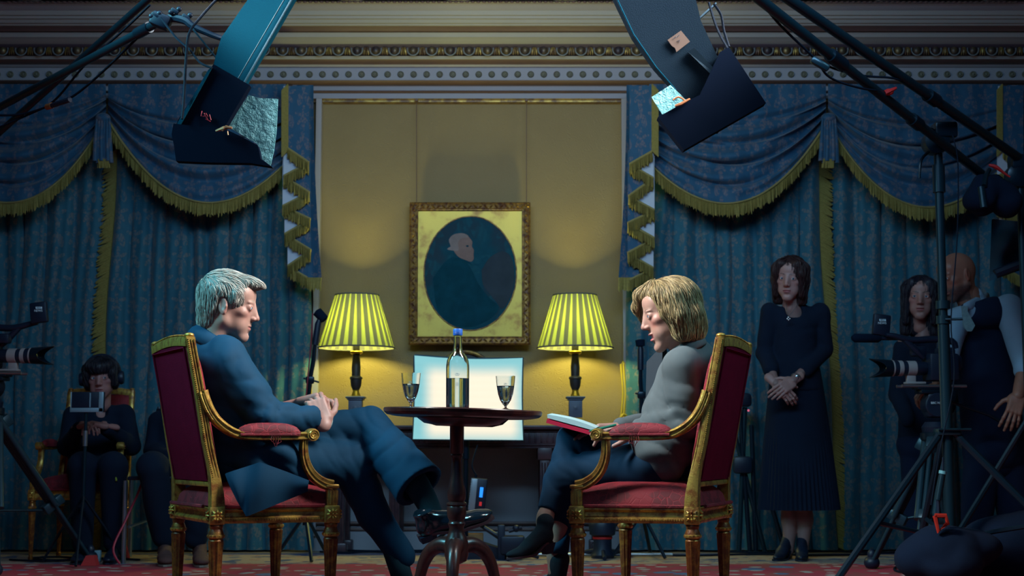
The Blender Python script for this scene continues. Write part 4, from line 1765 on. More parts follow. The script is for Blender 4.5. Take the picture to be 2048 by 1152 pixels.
g = MB().rod(c + R @ Vector((-.02, 0, .09)), c + R @ Vector((-.02, 0, .11)), .008)
g.tube([c + R @ Vector((-.02, 0, .11)), P(944, 930, 8.12), P(955, 890, 8.15)], .005, 6, smooth=4)
g.build('lead', M_cable, root2)
# ------------------------------------------------------------------ figure-building library
from mathutils import kdtree
M_skin = tinted('skin', .48, .12, 500, .12, .06, .45)
M_hairm = tinted('hair', .50, .25, 700, 0, .18, .4, .0)
M_eyew = plain('eye_white', (.55, .55, .55), .2)
M_iris = plain('iris', (.06, .13, .20), .15)
M_pupil = plain('pupil', (.004, .005, .008), .1)
M_lash = plain('lash', (.03, .02, .02), .8)


def mat4(loc, yaw=0, pitch=0, roll=0, sc=1.0):
    """yaw about Z (0 = facing +X), pitch>0 looks down, roll>0 tips towards the figure's right"""
    return Matrix.Translation(Vector(loc)) @ Matrix.Rotation(yaw, 4, 'Z') @ Matrix.Rotation(pitch, 4, 'Y') @ Matrix.Rotation(roll, 4, 'X') @ Matrix.Scale(sc, 4)


def xf(shell, M):
    V, F = shell
    A = np.array([[M[i][j] for j in range(4)] for i in range(4)])
    V = V @ A[:3, :3].T + A[:3, 3]
    if np.linalg.det(A[:3, :3]) < 0:
        F = F[:, ::-1]
    return V, F


def head_shell(female=False, open_mouth=0.0, h=.0024, neck=.05, necklen=.12, neckback=.055, jaw=1.0, heavy=0.0):
    s = SDF(h)
    k = .028
    s.ell((-.014, 0, .028), (.094, .074, .090), k=k)
    s.ell((.028, 0, -.028), (.060, .058 + .004 * heavy, .084), k=.035)
    w = .046 * jaw
    for sg in (-1, 1):
        s.cone((.002, sg * w, -.052), (.064, sg * .012, -.103), .020 + .004 * heavy, .014, .022)
        s.cone((-.005, sg * w, -.015), (.002, sg * w, -.055), .020, .019, .02)
        s.ell((.056, sg * .040, -.016), (.022, .021, .018), k=.022)
        s.ell((.050, sg * .032, -.060), (.026, .022, .030), k=.024)
    s.ell((.068, 0, -.102 - .012 * open_mouth), (.020, .021, .017), k=.030)
    s.ell((.060, 0, -.068), (.030, .030, .036), k=.024)
    s.ell((.050, 0, .050), (.038, .058, .042), k=.045)
    for sg in (-1, 1):
        s.ell((.077, sg * .022, .0225), (.0125, .025, .0075 if not female else .005), k=.014)
        s.cut(d_ell((.103, sg * .034, .004), (.017, .016, .0105)), .016)
    # nose
    s.ell((.084, 0, -.014), (.016, .017, .034), k=.02)
    s.cone((.086, 0, .016), (.105, 0, -.024), .0075, .0095, .016)
    s.ell((.1065, 0, -.0300), (.0110, .0105, .0095), k=.008)
    for sg in (-1, 1):
        s.ell((.0970, sg * .0125, -.0335), (.0105, .0068, .0072), k=.006)
        s.cut(d_ell((.1000, sg * .0068, -.0410), (.0055, .0030, .0035)), .002)
    # eyelids
    for sg in (-1, 1):
        s.ell((.0765, sg * .031, .0045), (.0152, .0170, .0140), k=.007)
        s.cut(d_ell((.0915, sg * .0318, .0032), (.0085, .0128, .0048 if not female else .0062)), .002)
        s.cone((.087, sg * .019, .0085), (.082, sg * .044, .0090), .0026, .0022, .003)
    # lips
    lt = 1.0 if female else .62
    s.ell((.0905 - .003 * (not female), 0, -.0590), (.0075 * lt, .0215, .0042 * lt), k=.007)
    s.ell((.0880 - .001 * (not female), 0, -.0715 - .010 * open_mouth), (.0078 * lt, .0180, .0052 * lt), k=.007)
    s.cut(d_box((.104, 0, -.0650 - .004 * open_mouth), (.018, .021, .0009 + .0055 * open_mouth), None, .001), .003)
    s.cut(d_ell((.094, 0, -.0855 - .010 * open_mouth), (.010, .018, .006)), .012)
    # ears
    for sg in (-1, 1):
        R = Matrix.Rotation(sg * .35, 3, 'Z') @ Matrix.Rotation(-.22, 3, 'Y')
        c = Vector((-.006, sg * .0780, -.004))
        s.ell((-.004, sg * .070, -.006), (.010, .012, .020), k=.012)
        s.ell(c, (.0180, .0065, .0305), R, k=.008)
        s.ell(c + R @ Vector((.002, 0, -.024)), (.009, .006, .010), R, k=.006)
        s.cut(d_ell(c + R @ Vector((.002, sg * .0075, .004)), (.0115, .0055, .0200), R), .004)
        s.ell(c + R @ Vector((.006, sg * .001, .003)), (.003, .003, .012), R, k=.004)
        s.ell(c + R @ Vector((.0135, sg * .002, -.004)), (.004, .004, .006), R, k=.004)
    # neck
    s.cone((-.020, 0, -.045), (-.020 - neckback, 0, -.06 - necklen), neck + .004, neck, .03)
    s.cone((.03, 0, -.085), (-.010 - neckback * .6, 0, -.05 - necklen), .018, .022, .03)
    return s.mesh()


def skin_tint(base, lips, female=False, brow=None, stubble=None, blush=.25, open_mouth=0):
    base, lips = np.array(base), np.array(lips)

    def f(V):
        n = len(V)
        c = np.tile(base, (n, 1))
        x, y, z = V[:, 0], V[:, 1], V[:, 2]
        red = np.clip(np.exp(-(((np.abs(y) - .040) / .020) ** 2 + ((z + .022) / .022) ** 2 + ((x - .06) / .05) ** 2)) * blush + .35 * np.exp(-(((x - .11) / .015) ** 2 + (y / .015) ** 2 + ((z + .033) / .014) ** 2)) + .45 * (np.abs(y) > .078) * (x < .03) * (z > -.045), 0, 1)
        c = c * (1 - red[:, None]) + red[:, None] * base * np.array([1.12, .60, .62])
        lo = .0055 + .011 * open_mouth
        zc = -.0655 - .005 * open_mouth
        m = np.clip((1.0 - (y / .0235) ** 2 - ((z - zc) / (.0098 + .006 * open_mouth)) ** 2) * 4, 0, 1) * (x > .074)
        c = c * (1 - m[:, None]) + m[:, None] * lips
        # darker, redder tint around the eyes
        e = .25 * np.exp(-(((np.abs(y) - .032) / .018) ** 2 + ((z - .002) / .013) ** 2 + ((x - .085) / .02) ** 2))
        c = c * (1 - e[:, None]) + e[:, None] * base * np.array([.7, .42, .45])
        if stubble is not None:
            sb = stubble * np.clip((-.038 - z) / .02, 0, 1) * (z > -.125) * (x > -.005) * (1 - m) * np.clip(.7 + .6 * vnoise(V * 160), 0, 1)
            c = c * (1 - sb[:, None]) + sb[:, None] * np.array([.03, .025, .03])
        if brow is not None:
            by = .0250 + .004 * np.cos((np.abs(y) - .034) * 80)
            m2 = (np.abs(z - by - .000) < .0030 - .11 * np.maximum(0, np.abs(y) - .028)) & (np.abs(y) > .011) & (np.abs(y) < .049) & (x > .05)
            m2 = m2 * np.clip(.35 + .9 * vnoise(V * 300), 0, 1)
            c = c * (1 - m2[:, None]) + m2[:, None] * np.array(brow)
        return np.concatenate([c, np.ones((n, 1))], 1)
    return f


def flat_tint(col):
    def f(V):
        return np.concatenate([np.tile(np.array(col), (len(V), 1)), np.ones((len(V), 1))], 1)
    return f


def hand_shell(curl=((.5, .6, .4),) * 4, thumb=(.3, .3), spread=.10, h=.0018, stub=.06):
    """right- or left-handed depending on the frame it is placed in: X fingers, Y thumb side, Z back of hand"""
    s = SDF(h)
    s.u(d_box((.048, .0, 0), (.046, .038, .0135), None, .012), .012)
    s.ell((.022, .022, -.006), (.030, .020, .015), k=.012)
    s.ell((.035, -.024, -.006), (.034, .014, .014), k=.012)
    s.cone((-stub, 0, 0), (.010, 0, 0), .0265, .025, .02, .72, (0, 0, 1))
    ys = (.0285, .0095, -.0095, -.0270)
    Ls = ((.043, .026, .021), (.047, .030, .022), (.043, .028, .021), (.034, .021, .019))
    for i in range(4):
        a = (1.5 - i) * spread * .6
        p = Vector((.088 - abs(i - 1.2) * .004, ys[i], .001))
        ang = 0
        r = .0092 - (.0012 if i == 3 else 0)
        for j in range(3):
            ang += curl[i][j]
            d = Vector((math.cos(ang) * math.cos(a), math.cos(ang) * math.sin(a), -math.sin(ang)))
            q = p + d * Ls[i][j]
            s.cone(p, q, r, r - .0008, .004)
            s.ell(q if j < 2 else p, (r * 1.03,) * 3, k=.003)
            r -= .0009
            p = q
        s.cone(Vector((.05, ys[i] * .6, .006)), Vector((.088, ys[i], .004)), .006, .0088, .006)
    p = Vector((.020, .030, -.008))
    d = Vector((.55, .75, -.25 - thumb[0] * .4)).normalized()
    q = p + d * .036
    s.cone(p, q, .0135, .0110, .010)
    d = (d + Vector((.55, -.35 * thumb[1], -.25 * thumb[0]))).normalized()
    q2 = q + d * .031
    s.cone(q, q2, .0108, .0095, .004)
    d = (d + Vector((.35, -.45 * thumb[1], -.2 * thumb[0]))).normalized()
    s.cone(q2, q2 + d * .024, .0096, .0080, .004)
    return s.mesh()


def frame(o, x, z, size=1.0, thumb_left=True):
    """4x4 with X along x, Z ~ z, Y = thumb side; thumb_left flips the side"""
    x = Vector(x).normalized()
    z = Vector(z)
    z = (z - x * z.dot(x)).normalized()
    y = z.cross(x)
    if not thumb_left:
        y = -y
    o = Vector(o)
    return Matrix(((x.x * size, y.x * size, z.x * size, o.x), (x.y * size, y.y * size, z.y * size, o.y), (x.z * size, y.z * size, z.z * size, o.z), (0, 0, 0, 1)))


def mesh_normals(V, F):
    a, b, c, d = V[F[:, 0]], V[F[:, 1]], V[F[:, 2]], V[F[:, 3]]
    n = np.cross(c - a, d - b)
    N_ = np.zeros_like(V)
    for j in range(4):
        for ax in range(3):
            N_[:, ax] += np.bincount(F[:, j], weights=n[:, ax], minlength=len(V))
    return N_ / (np.linalg.norm(N_, axis=1)[:, None] + 1e-9)


def strands(shell, flow, n, L, r, cols, seed=1, steps=5, lift=.0015, keep=None, flat=.6):
    """hair locks lying on a base shell; returns (V, F, tint)"""
    V, F = shell
    V = relax(V, F, 2)
    Nn = mesh_normals(V, F)
    kd = kdtree.KDTree(len(V))
    for i, p in enumerate(V):
        kd.insert(p, i)
    kd.balance()
    rnd = random.Random(seed)
    vs, fs, ts = [], [], []
    for _ in range(n):
        i = rnd.randrange(len(V))
        if keep is not None and not keep(V[i]):
            continue
        p = Vector(V[i])
        pts = []
        off = rnd.uniform(.2, 1.0) * lift
        LL = L * rnd.uniform(.6, 1.25)
        w = Vector((rnd.uniform(-1, 1), rnd.uniform(-1, 1), rnd.uniform(-1, 1))) * .12
        for k in range(steps):
            nn = Vector(Nn[i])
            pts.append((Vector(V[i]) if k == 0 else p) + nn * off)
            d = Vector(flow(p, nn)) + w
            d = (d - nn * d.dot(nn))
            if d.length < 1e-5:
                break
            p = p + d.normalized() * (LL / (steps - 1))
            co, i, dist = kd.find(p)
            n2 = Vector(Nn[i])
            p = p - n2 * (p - co).dot(n2)
        if len(pts) < 3:
            continue
        rr = [r * rnd.uniform(.7, 1.2) * q for q in ([.5, 1, 1, .8, .25] + [.2] * 9)[:len(pts)]]
        g = MB().tube(pts, rr, 4)
        b0 = len(vs)
        vs += g.v
        fs += [tuple(q + b0 for q in f) for f in g.f]
        t = rnd.random()
        c = [lerp(cols[0][q], cols[1][q], t) for q in range(3)]
        ts += [(*c, 1)] * len(g.v)
    return vs, fs, ts


def hair_build(name, shell, strs, base, M, parent, mat=None):
    V, F = shell
    V = relax(V, F, 2)
    vs = [tuple(p) for p in V]
    fs = [tuple(int(q) for q in f) for f in F]
    ts = [(*base, 1)] * len(vs)
    for (a, b, c) in strs:
        n = len(vs)
        vs = vs + list(a)
        fs = fs + [tuple(q + n for q in f) for f in b]
        ts = ts + list(c)
    g = MB()
    g.v, g.f = vs, fs
    g.xform(M)
    return g.build(name, mat or M_hairm, parent, smooth=180, tint=ts)


def eyes(M, parent, look=(0, 0), iris=None, female=False):
    for sg in (-1, 1):
        c = Vector((.0775, sg * .031, .0036))
        d = Vector((math.cos(look[0]) * math.cos(look[1]), math.sin(look[0]), -math.sin(look[1])))
        e = MB().ell(c, (.0118, .0118, .0112), None, 16, 12).xform(M).build('eye', M_eyew, parent, smooth=180)
        R = rot_to(d)
        MB().lathe([(.0001, .0124), (.0030, .0122), (.0056, .0108), (.0056, .010)], c, 14, R, caps=False).xform(M).build('iris', iris or M_iris, e, smooth=180)
        MB().lathe([(.0001, .0128), (.0026, .0125), (.0026, .012)], c, 12, R, caps=False).xform(M).build('pupil', M_pupil, e, smooth=180)


def shoe(M, parent, name='shoe', mat=None, solemat=None, heel=.022, boot=0.0, toe='round', L=.27):
    s = SDF(.004)
    hz = heel
    k = .03
    tz = .020 if toe != 'point' else .016
    s.ell((0, 0, .032 + hz), (.034, .030, .040), k=k)
    s.cone((.005, 0, .030 + hz), (L * .48, 0, .028 + hz * .3), .030, .034, k, .8, (0, 0, 1))
    s.cone((L * .48, 0, .028 + hz * .3), (L * .72, .004, tz + .006), .034, .028, k, .75, (0, 0, 1))
    s.ell((L * .76, .002, tz + .004), (.055 if toe != 'point' else .062, .036 if toe != 'point' else .028, .020), k=k)
    s.cone((.005, 0, .06 + hz), (-.002, 0, .085 + hz + boot), .030, .033 if boot == 0 else .040, .03)
    s.cone((.03, 0, .055 + hz), (L * .42, 0, .042 + hz * .5), .028, .022, .03)
    if boot == 0:
        s.cut(d_ell((0, 0, .125 + hz), (.052, .040, .048)), .008)
    s.cut(d_box((L * .4, 0, -.5), (1, 1, .5 + .006), None, 0), .001)
    o = sdf_build([xf(s.mesh(), M)], name, mat or M_black, parent, relax_it=2)
    g = MB()
    rings = []
    for i in range(15):
        t = i / 14
        x = lerp(-.036, L * .76 + .055, t)
        w = .030 * (min(1, math.sin(PI * min(1, t * 3.2 + .15) / 2)) if t < .3 else 1) * (1 + .22 * math.sin(PI * (t - .2) * 1.1) if t > .2 else 1) * (math.sqrt(max(0.02, 1 - max(0, (t - .78) / .23) ** 2)))
        z = hz * (1 - sstep(.18, .55, t))
        rings.append([Vector((x, -w, z)), Vector((x, w, z)), Vector((x, w * 1.02, z + .009)), Vector((x, -w * 1.02, z + .009))])
    g.loft(rings)
    g.xform(M).build('sole', solemat or M_black, o, smooth=50)
    g = MB().loft([[Vector((x, y, z)) for x, y in ((-.034 + q, -.026 + q), (.028 - q, -.026 + q), (.028 - q, .026 - q), (-.034 + q, .026 - q))] for z, q in ((0, .004 if heel < .03 else .012), (hz + .004, 0))])
    g.xform(M).build('heel', M_black, o, smooth=30)
    return o


def rebase_mesh(root):
    """give a mesh-rooted figure its origin at the base of the figure"""
    co = np.empty(len(root.data.vertices) * 3, np.float32)
    root.data.vertices.foreach_get('co', co)
    co = co.reshape(-1, 3)
    b = np.array([(co[:, 0].min() + co[:, 0].max()) / 2, (co[:, 1].min() + co[:, 1].max()) / 2, co[:, 2].min()])
    co -= b
    root.data.vertices.foreach_set('co', co.reshape(-1))
    root.data.update()
    root.location = Vector(b)
    for ch in root.children:
        ch.location = ch.location - Vector(b)


def body_frame(O, yaw):
    f = Vector((math.cos(yaw), math.sin(yaw), 0))
    l = Vector((-math.sin(yaw), math.cos(yaw), 0))
    O = Vector(O)
    return lambda F, L, z: Vector((O.x, O.y, 0)) + f * F + l * L + Vector((0, 0, z))


def simple_body(joints, h=.011):
    """the covered part of a figure: one continuous trunk with limbs, slightly slimmer than the clothes"""
    s = SDF(h)
    for c in joints:
        if len(c) == 4:
            s.cone(c[0], c[1], c[2], c[3], .03)
        else:
            s.ell(c[0], c[1], c[2] if len(c) > 2 else None, .04)
    return s.mesh()
# ------------------------------------------------------------------ the grey-haired man
M_suit = cloth('suit_blue', (.001, .040, .090), .8, 8, .5, 900, .0, var=.10)
M_sock = cloth('sock_dark', (.010, .04, .055), .9, 8, 0, 500, .2)
M_leather = plain('polished_black_leather', (.008, .018, .028), .16, spec=.7, coat=.6)
M_solem = plain('leather_sole', (.10, .045, .055), .55)
M_shirt = plain('shirt_white', (.50, .72, .72), .8)
yawL = math.radians(27)
B = body_frame((-.99, 5.30), yawL)
fL = Vector((math.cos(yawL), math.sin(yawL), 0))
lL = Vector((-math.sin(yawL), math.cos(yawL), 0))
HM = mat4(P(457, 612, 5.22), math.radians(2), math.radians(9), math.radians(2), 1.0)
SKM = (.40, .235, .19)
NK = HM @ Vector((-.030, 0, -.150))
sh_r, el_r, wr_r = P(458, 728, 5.13), P(535, 838, 5.12), P(636, 838, 5.26)
sh_l, el_l, wr_l = B(-.055, .185, .925), B(.08, .24, .72), P(604, 824, 5.36)
hip_r, kn_r, an_r = B(.03, -.10, .545), P(700, 928, 5.38), P(805, 1130, 5.46)
hip_l, kn_l, an_l = B(.03, .10, .565), P(738, 852, 5.42), P(852, 1006, 5.26)
body = simple_body([
    (B(-.01, 0, .56), (.13, .15, .10), Matrix.Rotation(yawL, 3, 'Z')), (B(-.04, 0, .70), B(-.09, 0, .90), .11, .10),
    (sh_r, sh_l, .05, .05), (B(-.09, 0, .93), B(-.085, 0, 1.0), .07, .055),
    (sh_r, el_r, .045, .036), (el_r, wr_r, .036, .026), (sh_l, el_l, .045, .036), (el_l, wr_l, .036, .026),
    (hip_r, kn_r, .065, .048), (kn_r, an_r, .045, .032), (hip_l, kn_l, .065, .048), (kn_l, an_l, .045, .032)])
hs = xf(head_shell(neck=.055, necklen=.13, neckback=.004, jaw=1.04), HM)
hand_r = xf(hand_shell(((.6, .8, .6), (.7, .9, .6), (.8, .9, .6), (.9, .9, .6)), (.3, .3), .10, stub=.008), frame(P(646, 846, 5.235), (-.36, .30, .86), (.20, -.95, .25), 1.0, thumb_left=False))
hand_l = xf(hand_shell(((.55, .8, .6), (.60, .85, .6), (.65, .9, .6), (.70, .9, .6)), (-.6, .2), .13), frame(P(598, 806, 5.34), (.90, -.32, .22), (-.1, .15, .95), 1.0, thumb_left=True))
st = skin_tint(SKM, (.36, .15, .14), brow=(.30, .25, .20), blush=.35)
HMi = HM.inverted()
Ai = np.array([[HMi[i][j] for j in range(4)] for i in range(4)])
person = sdf_build([hs, body, hand_r, hand_l], 'person', M_skin, None,
                   [lambda V: st(V @ Ai[:3, :3].T + Ai[:3, 3]), flat_tint(SKM), flat_tint((.42, .235, .20)), flat_tint((.42, .235, .20))], relax_it=1)
tag(person, 'grey-haired man in a blue suit sitting cross-legged with clasped hands in the left armchair', 'person')
man = person
eyes(HM, man, look=(0.05, .10))
# hair
s = SDF(.003)
s.ell((-.017, 0, .036), (.103, .084, .092), k=.02)
s.ell((-.045, 0, -.020), (.062, .070, .055), k=.03)
s.ell((.060, .004, .092), (.050, .052, .024), Matrix.Rotation(.15, 3, 'Y'), k=.025)
s.ell((.098, .0, .088), (.022, .036, .013), Matrix.Rotation(.35, 3, 'Y'), k=.02)
s.cone((.034, .072, .045), (.026, .074, .004), .016, .008, .015)
s.cone((.034, -.072, .045), (.026, -.074, .004), .016, .008, .015)
s.cut(d_ell((.108, 0, .020), (.052, .10, .064)), .012)
for sg in (-1, 1):
    s.cut(d_ell((.050, sg * .085, -.028), (.056, .03, .042)), .01)
    s.cut(d_ell((-.006, sg * .092, -.012), (.030, .030, .044)), .006)
s.ell((-.052, 0, -.065), (.048, .056, .045), k=.03)
s.cut(d_box((0, 0, -.190), (.3, .3, .085)), .015)
hsh = s.mesh(lambda p: -.0022 * np.abs(np.sin(p[:, 1] * 330 + p[:, 0] * 40 + 4 * vnoise(p * 40))) + .002 * vnoise(p * 90))


def flow_m(p, n):
    up = max(0, n.z) ** .7
    return (1.0 * up + .10 * (1 - up), .25 * up, -.05 - 1.0 * (1 - up))


ss = strands(hsh, flow_m, 2600, .038, .0013, ((.16, .155, .14), (.48, .47, .42)), 5, 5, .003)
hair_build('hair', hsh, [ss], (.22, .215, .19), HM, man)
# jacket
wf = multi(wrinkle(.0045, 9, (1, 1, 1.6), 2.0),
           bands([el_r, lerp(sh_r, el_r, .45), wr_r, lerp(el_r, wr_r, .5), B(-.02, -.14, .66), sh_r], [(.95, 0, -.2), (.1, 0, -.99), (.9, .2, .3), (.8, 0, .5), (.5, 0, .85), (.8, 0, .5)], [.007, .0035, .006, .004, .006, .002], [.050, .075, .040, .06, .08, .06], [.075, .10, .06, .09, .13, .08]))
s = SDF(.0065)
R = Matrix.Rotation(yawL, 3, 'Z')
s.ell(B(-.01, 0, .60), (.160, .190, .13), R, k=.05)
s.ell(B(-.04, 0, .72), (.150, .180, .14), R, k=.06)
s.ell(B(-.085, 0, .86), (.135, .195, .15), R, k=.06)
s.cone(B(-.085, -.135, .945), B(-.085, .135, .945), .062, .062, .06)
s.cone(B(-.10, 0, .965), NK - Vector((0, 0, .015)), .090, .072, .03)
s.cone(sh_r, lerp(sh_r, el_r, .55), .076, .068, .035)
s.cone(lerp(sh_r, el_r, .55), el_r, .068, .061, .03)
s.cone(el_r, wr_r, .061, .045, .02)
s.cone(sh_l, el_l, .074, .060, .035)
s.cone(el_l, wr_l, .060, .043, .02)
# skirt of the jacket hanging over the seat edge
a0 = P(480, 935, 5.06)
s.cone(B(.02, -.15, .62), P(520, 960, 5.08), .085, .050, .05)
s.cone(P(560, 905, 5.11), P(600, 950, 5.12), .060, .030, .05)
# neck opening and sleeve ends
Rn = (HM.to_3x3())
s.cut(d_cone(NK + Vector((0, 0, -.04)), NK + Vector((.02, 0, .10)), .050, .062), .004)
NA = HM.to_3x3() @ Vector((1, 0, 0))
NA.z = 0
NA.normalize()
NB = Vector((-NA.y, NA.x, 0))
dw = (wr_r - el_r).normalized()
s.cut(d_box(wr_r + dw * .105, (.07, .07, .09), rot_to(dw)), .004)
dwl = (wr_l - el_l).normalized()
s.cut(d_box(wr_l + dwl * .105, (.06, .06, .09), rot_to(dwl)), .004)
V, F = s.mesh(wf)
jk = sdf_build([(V, F)], 'jacket', M_suit, man, relax_it=1)
# jacket skirt point lying over the seat rail
q = [P(450, 948, 4.985), P(520, 925, 4.985), P(610, 985, 5.085), P(492, 1034, 4.985), P(470, 990, 4.99)]
g = MB()
cen = P(520, 975, 5.00)


def flapfn(u, v):
    top = q[0].lerp(q[1], min(1, u * 2)) if u < .5 else q[1].lerp(P(618, 962, 5.045), (u - .5) * 2)
    bot = P(468, 990, 4.985).lerp(P(492, 1034, 4.965), min(1, u * 2.5)) if u < .4 else P(492, 1034, 4.965).lerp(P(616, 983, 5.06), (u - .4) / .6)
    p = top.lerp(bot, v)
    return p + Vector((0, -.010 * math.sin(PI * v) - .006 * math.sin(u * 14), 0))


g.grid(flapfn, 24, 12)
n0 = len(g.v)
g.grid(lambda u, v: flapfn(u, v) + Vector((0, .008, .002)), 24, 12)
for i in range(23):
    a, b2 = i * 12 + 11, (i + 1) * 12 + 11
    g.f.append((a, b2, b2 + n0, a + n0))
g.build('jacket_skirt', M_suit, jk, smooth=60)
# collar roll
g = MB()
ring = []
for k in range(25):
    a = math.radians(-150 + k * 300 / 24) + PI
    ring.append(NK + NA * (.066 * math.cos(a)) + NB * (.066 * math.sin(a)) + Vector((0, 0, .056 - .085 * (1 + math.cos(a)) / 2)))
g.tube(ring, .015, 8, flat=2.0)
g.build('collar', M_suit, jk, smooth=180)
# shirt collar and cuffs
g = MB()
ring = [NK + NA * (.057 * math.cos(math.radians(30 + k * 15))) + NB * (.057 * math.sin(math.radians(30 + k * 15))) + Vector((0, 0, .060 - .080 * (1 + math.cos(math.radians(30 + k * 15))) / 2)) for k in range(21)]
g.tube(ring, .009, 8, flat=1.8)
g.build('shirt_collar', M_shirt, man, smooth=180)
for wr, el in ((wr_r, el_r), (wr_l, el_l)):
    d = (wr - el).normalized()
    R = rot_to(d)
    MB().lathe([(.034, -.03), (.040, .014), (.0395, .036), (.036, .038), (.031, .034), (.029, -.03)], wr + d * .002, 24, R, caps=False).build('shirt_cuff', M_shirt, man, smooth=60)
# trousers
tw = multi(wrinkle(.0025, 8, (1, 1, 1), 5.0), bands([kn_r, kn_l, lerp(kn_l, an_l, .4), hip_l, lerp(hip_r, kn_r, .75)], [(.9, 0, .4), (.8, 0, .6), (.6, 0, -.8), (.9, 0, .1), (.8, 0, .6)], [.006, .006, .005, .005, .006], [.05, .055, .06, .05, .045], [.10, .09, .12, .1, .08]))
s = SDF(.0065)
R = Matrix.Rotation(yawL, 3, 'Z')
s.ell(B(-.01, 0, .565), (.15, .18, .105), R, k=.05)
s.chain([hip_r, lerp(hip_r, kn_r, .5) + Vector((0, 0, .01)), kn_r], [.100, .090, .080], .03)
s.chain([kn_r, lerp(kn_r, an_r, .5) + Vector((-.01, 0, 0)), an_r + Vector((0, 0, .03))], [.078, .060, .050], .03)
s.chain([hip_l, lerp(hip_l, kn_l, .5) + Vector((0, 0, .015)), kn_l], [.100, .088, .070], .03)
cuff_c = P(838, 972, 5.27)
s.chain([kn_l, lerp(kn_l, cuff_c, .5), cuff_c], [.068, .080, .096], .03)
ax = (cuff_c - kn_l).normalized()
ax2 = (P(868, 1003, 5.24) - kn_l).normalized()
Rc = rot_to(ax)
s.cut(d_box(cuff_c + ax * .104, (.16, .16, .1), Rc), .003)
s.cut(d_cone(cuff_c - ax * .10, cuff_c + ax * .1, .050, .088), .004)
ar = (an_r - kn_r).normalized()
s.cut(d_box(an_r + ar * .115, (.12, .12, .1), rot_to(ar)), .003)
sdf_build([s.mesh(tw)], 'trousers', M_suit, man, relax_it=1)
# socks, shoes
g = MB().tube([P(820, 950, 5.28), P(846, 990, 5.26), P(862, 1022, 5.255), P(872, 1050, 5.25)], [.05, .043, .038, .036], 16, smooth=3)
g.build('sock', M_sock, man, smooth=180)
g = MB().tube([an_r + ar * -.08, an_r + Vector((.01, 0, -.08))], [.042, .038], 14)
g.build('sock', M_sock, man, smooth=180)
heel_p = P(858, 1080, 5.225)
toe_p = P(1000, 1032, 5.30)
Msh = frame(heel_p, toe_p - heel_p, Vector((.22, -.16, 1)), 1.0)
shoe(Msh, man, 'shoe', M_leather, M_solem, heel=.020, L=.255)
fa = Vector((an_r.x, an_r.y, .014))
shoe(frame(fa + Vector((0, 0, 0)), (.89, .30, 0), (0, 0, 1)), man, 'shoe', M_leather, M_solem, heel=.020, L=.25)
rebase_mesh(man)

# ------------------------------------------------------------------ the blonde woman
M_tweed = cloth('jacket_grey', (.095, .115, .125), .9, 10, .35, 600, .05, var=.25)
M_trous = cloth('trousers_navy', (.002, .026, .062), .85, 8, .4, 900, .0)
M_top = plain('top_dark', (.012, .025, .04), .8)
M_boot = plain('black_suede', (.004, .010, .018), .85, bump=.4, bscale=300)
M_nail = plain('nail_violet', (.16, .09, .22), .3)
yawR = math.radians(160)
B = body_frame((.536, 5.296), yawR)
fR = Vector((math.cos(yawR), math.sin(yawR), 0))
HM = mat4(P(1340, 626, 5.22), math.radians(184), math.radians(14), math.radians(2), .985)
SKW = (.44, .25, .195)
NK = HM @ Vector((-.028, 0, -.135))
sh_n, el_n, wr_n = B(-.110, .150, .890), P(1378, 842, 5.13), P(1282, 856, 5.20)
sh_f, el_f, wr_f = B(-.110, -.150, .890), B(.02, -.21, .70), P(1245, 852, 5.38)
hip_n, kn_n, an_n = B(.02, .09, .545), P(1138, 948, 5.34), P(1110, 1112, 5.42)
hip_f, kn_f, an_f = B(.02, -.09, .565), P(1146, 880, 5.42), P(1090, 1035, 5.30)
body = simple_body([
    (B(-.01, 0, .56), (.12, .14, .09), Matrix.Rotation(yawR, 3, 'Z')), (B(-.04, 0, .68), B(-.11, 0, .87), .09, .085),
    (sh_n, sh_f, .04, .04), (B(-.12, 0, .90), B(-.13, 0, .98), .05, .042),
    (sh_n, el_n, .038, .03), (el_n, wr_n, .03, .022), (sh_f, el_f, .038, .03), (el_f, wr_f, .03, .022),
    (hip_n, kn_n, .058, .042), (kn_n, an_n, .040, .027), (hip_f, kn_f, .058, .042), (kn_f, an_f, .040, .027),
    (an_n, an_n + Vector((0, 0, -.06)), .027, .027), (an_f, P(1086, 1060, 5.29), .027, .027)], .007)
hs = xf(head_shell(True, 1.0, neck=.041, necklen=.12, neckback=-.004, jaw=.90), HM)
hand_n = xf(hand_shell(((.10, .12, .05), (.42, .5, .2), (.30, .35, .15), (.30, .3, .15)), (.5, .5), .08), frame(P(1272, 860, 5.195), (-.985, .02, .03), (.05, -.25, .95), .93, thumb_left=True))
hand_f = xf(hand_shell(((.2, .2, .1), (.2, .25, .1), (.25, .3, .1), (.3, .3, .1)), (.2, .2), .10), frame(P(1238, 856, 5.38), (-.97, -.15, -.05), (.0, .3, .95), .93, thumb_left=False))
st2 = skin_tint(SKW, (.42, .10, .11), True, brow=(.12, .08, .06), blush=.75, open_mouth=1)
HMi = HM.inverted()
Ai2 = np.array([[HMi[i][j] for j in range(4)] for i in range(4)])
person = sdf_build([hs, body, hand_n, hand_f], 'person', M_skin, None,
                   [lambda V: st2(V @ Ai2[:3, :3].T + Ai2[:3, 3]), flat_tint((.36, .20, .15)), flat_tint((.40, .225, .19)), flat_tint((.40, .225, .19))], relax_it=1)
tag(person, 'blonde woman in a grey jacket sitting in the right armchair with a red notepad', 'person')
lady = person
eyes(HM, lady, look=(-.10, -.12), female=True)
s = SDF(.0032)
s.ell((-.014, 0, .036), (.108, .088, .092), k=.02)
s.cone((-.030, 0, .03), (-.050, 0, -.060), .088, .070, .03)
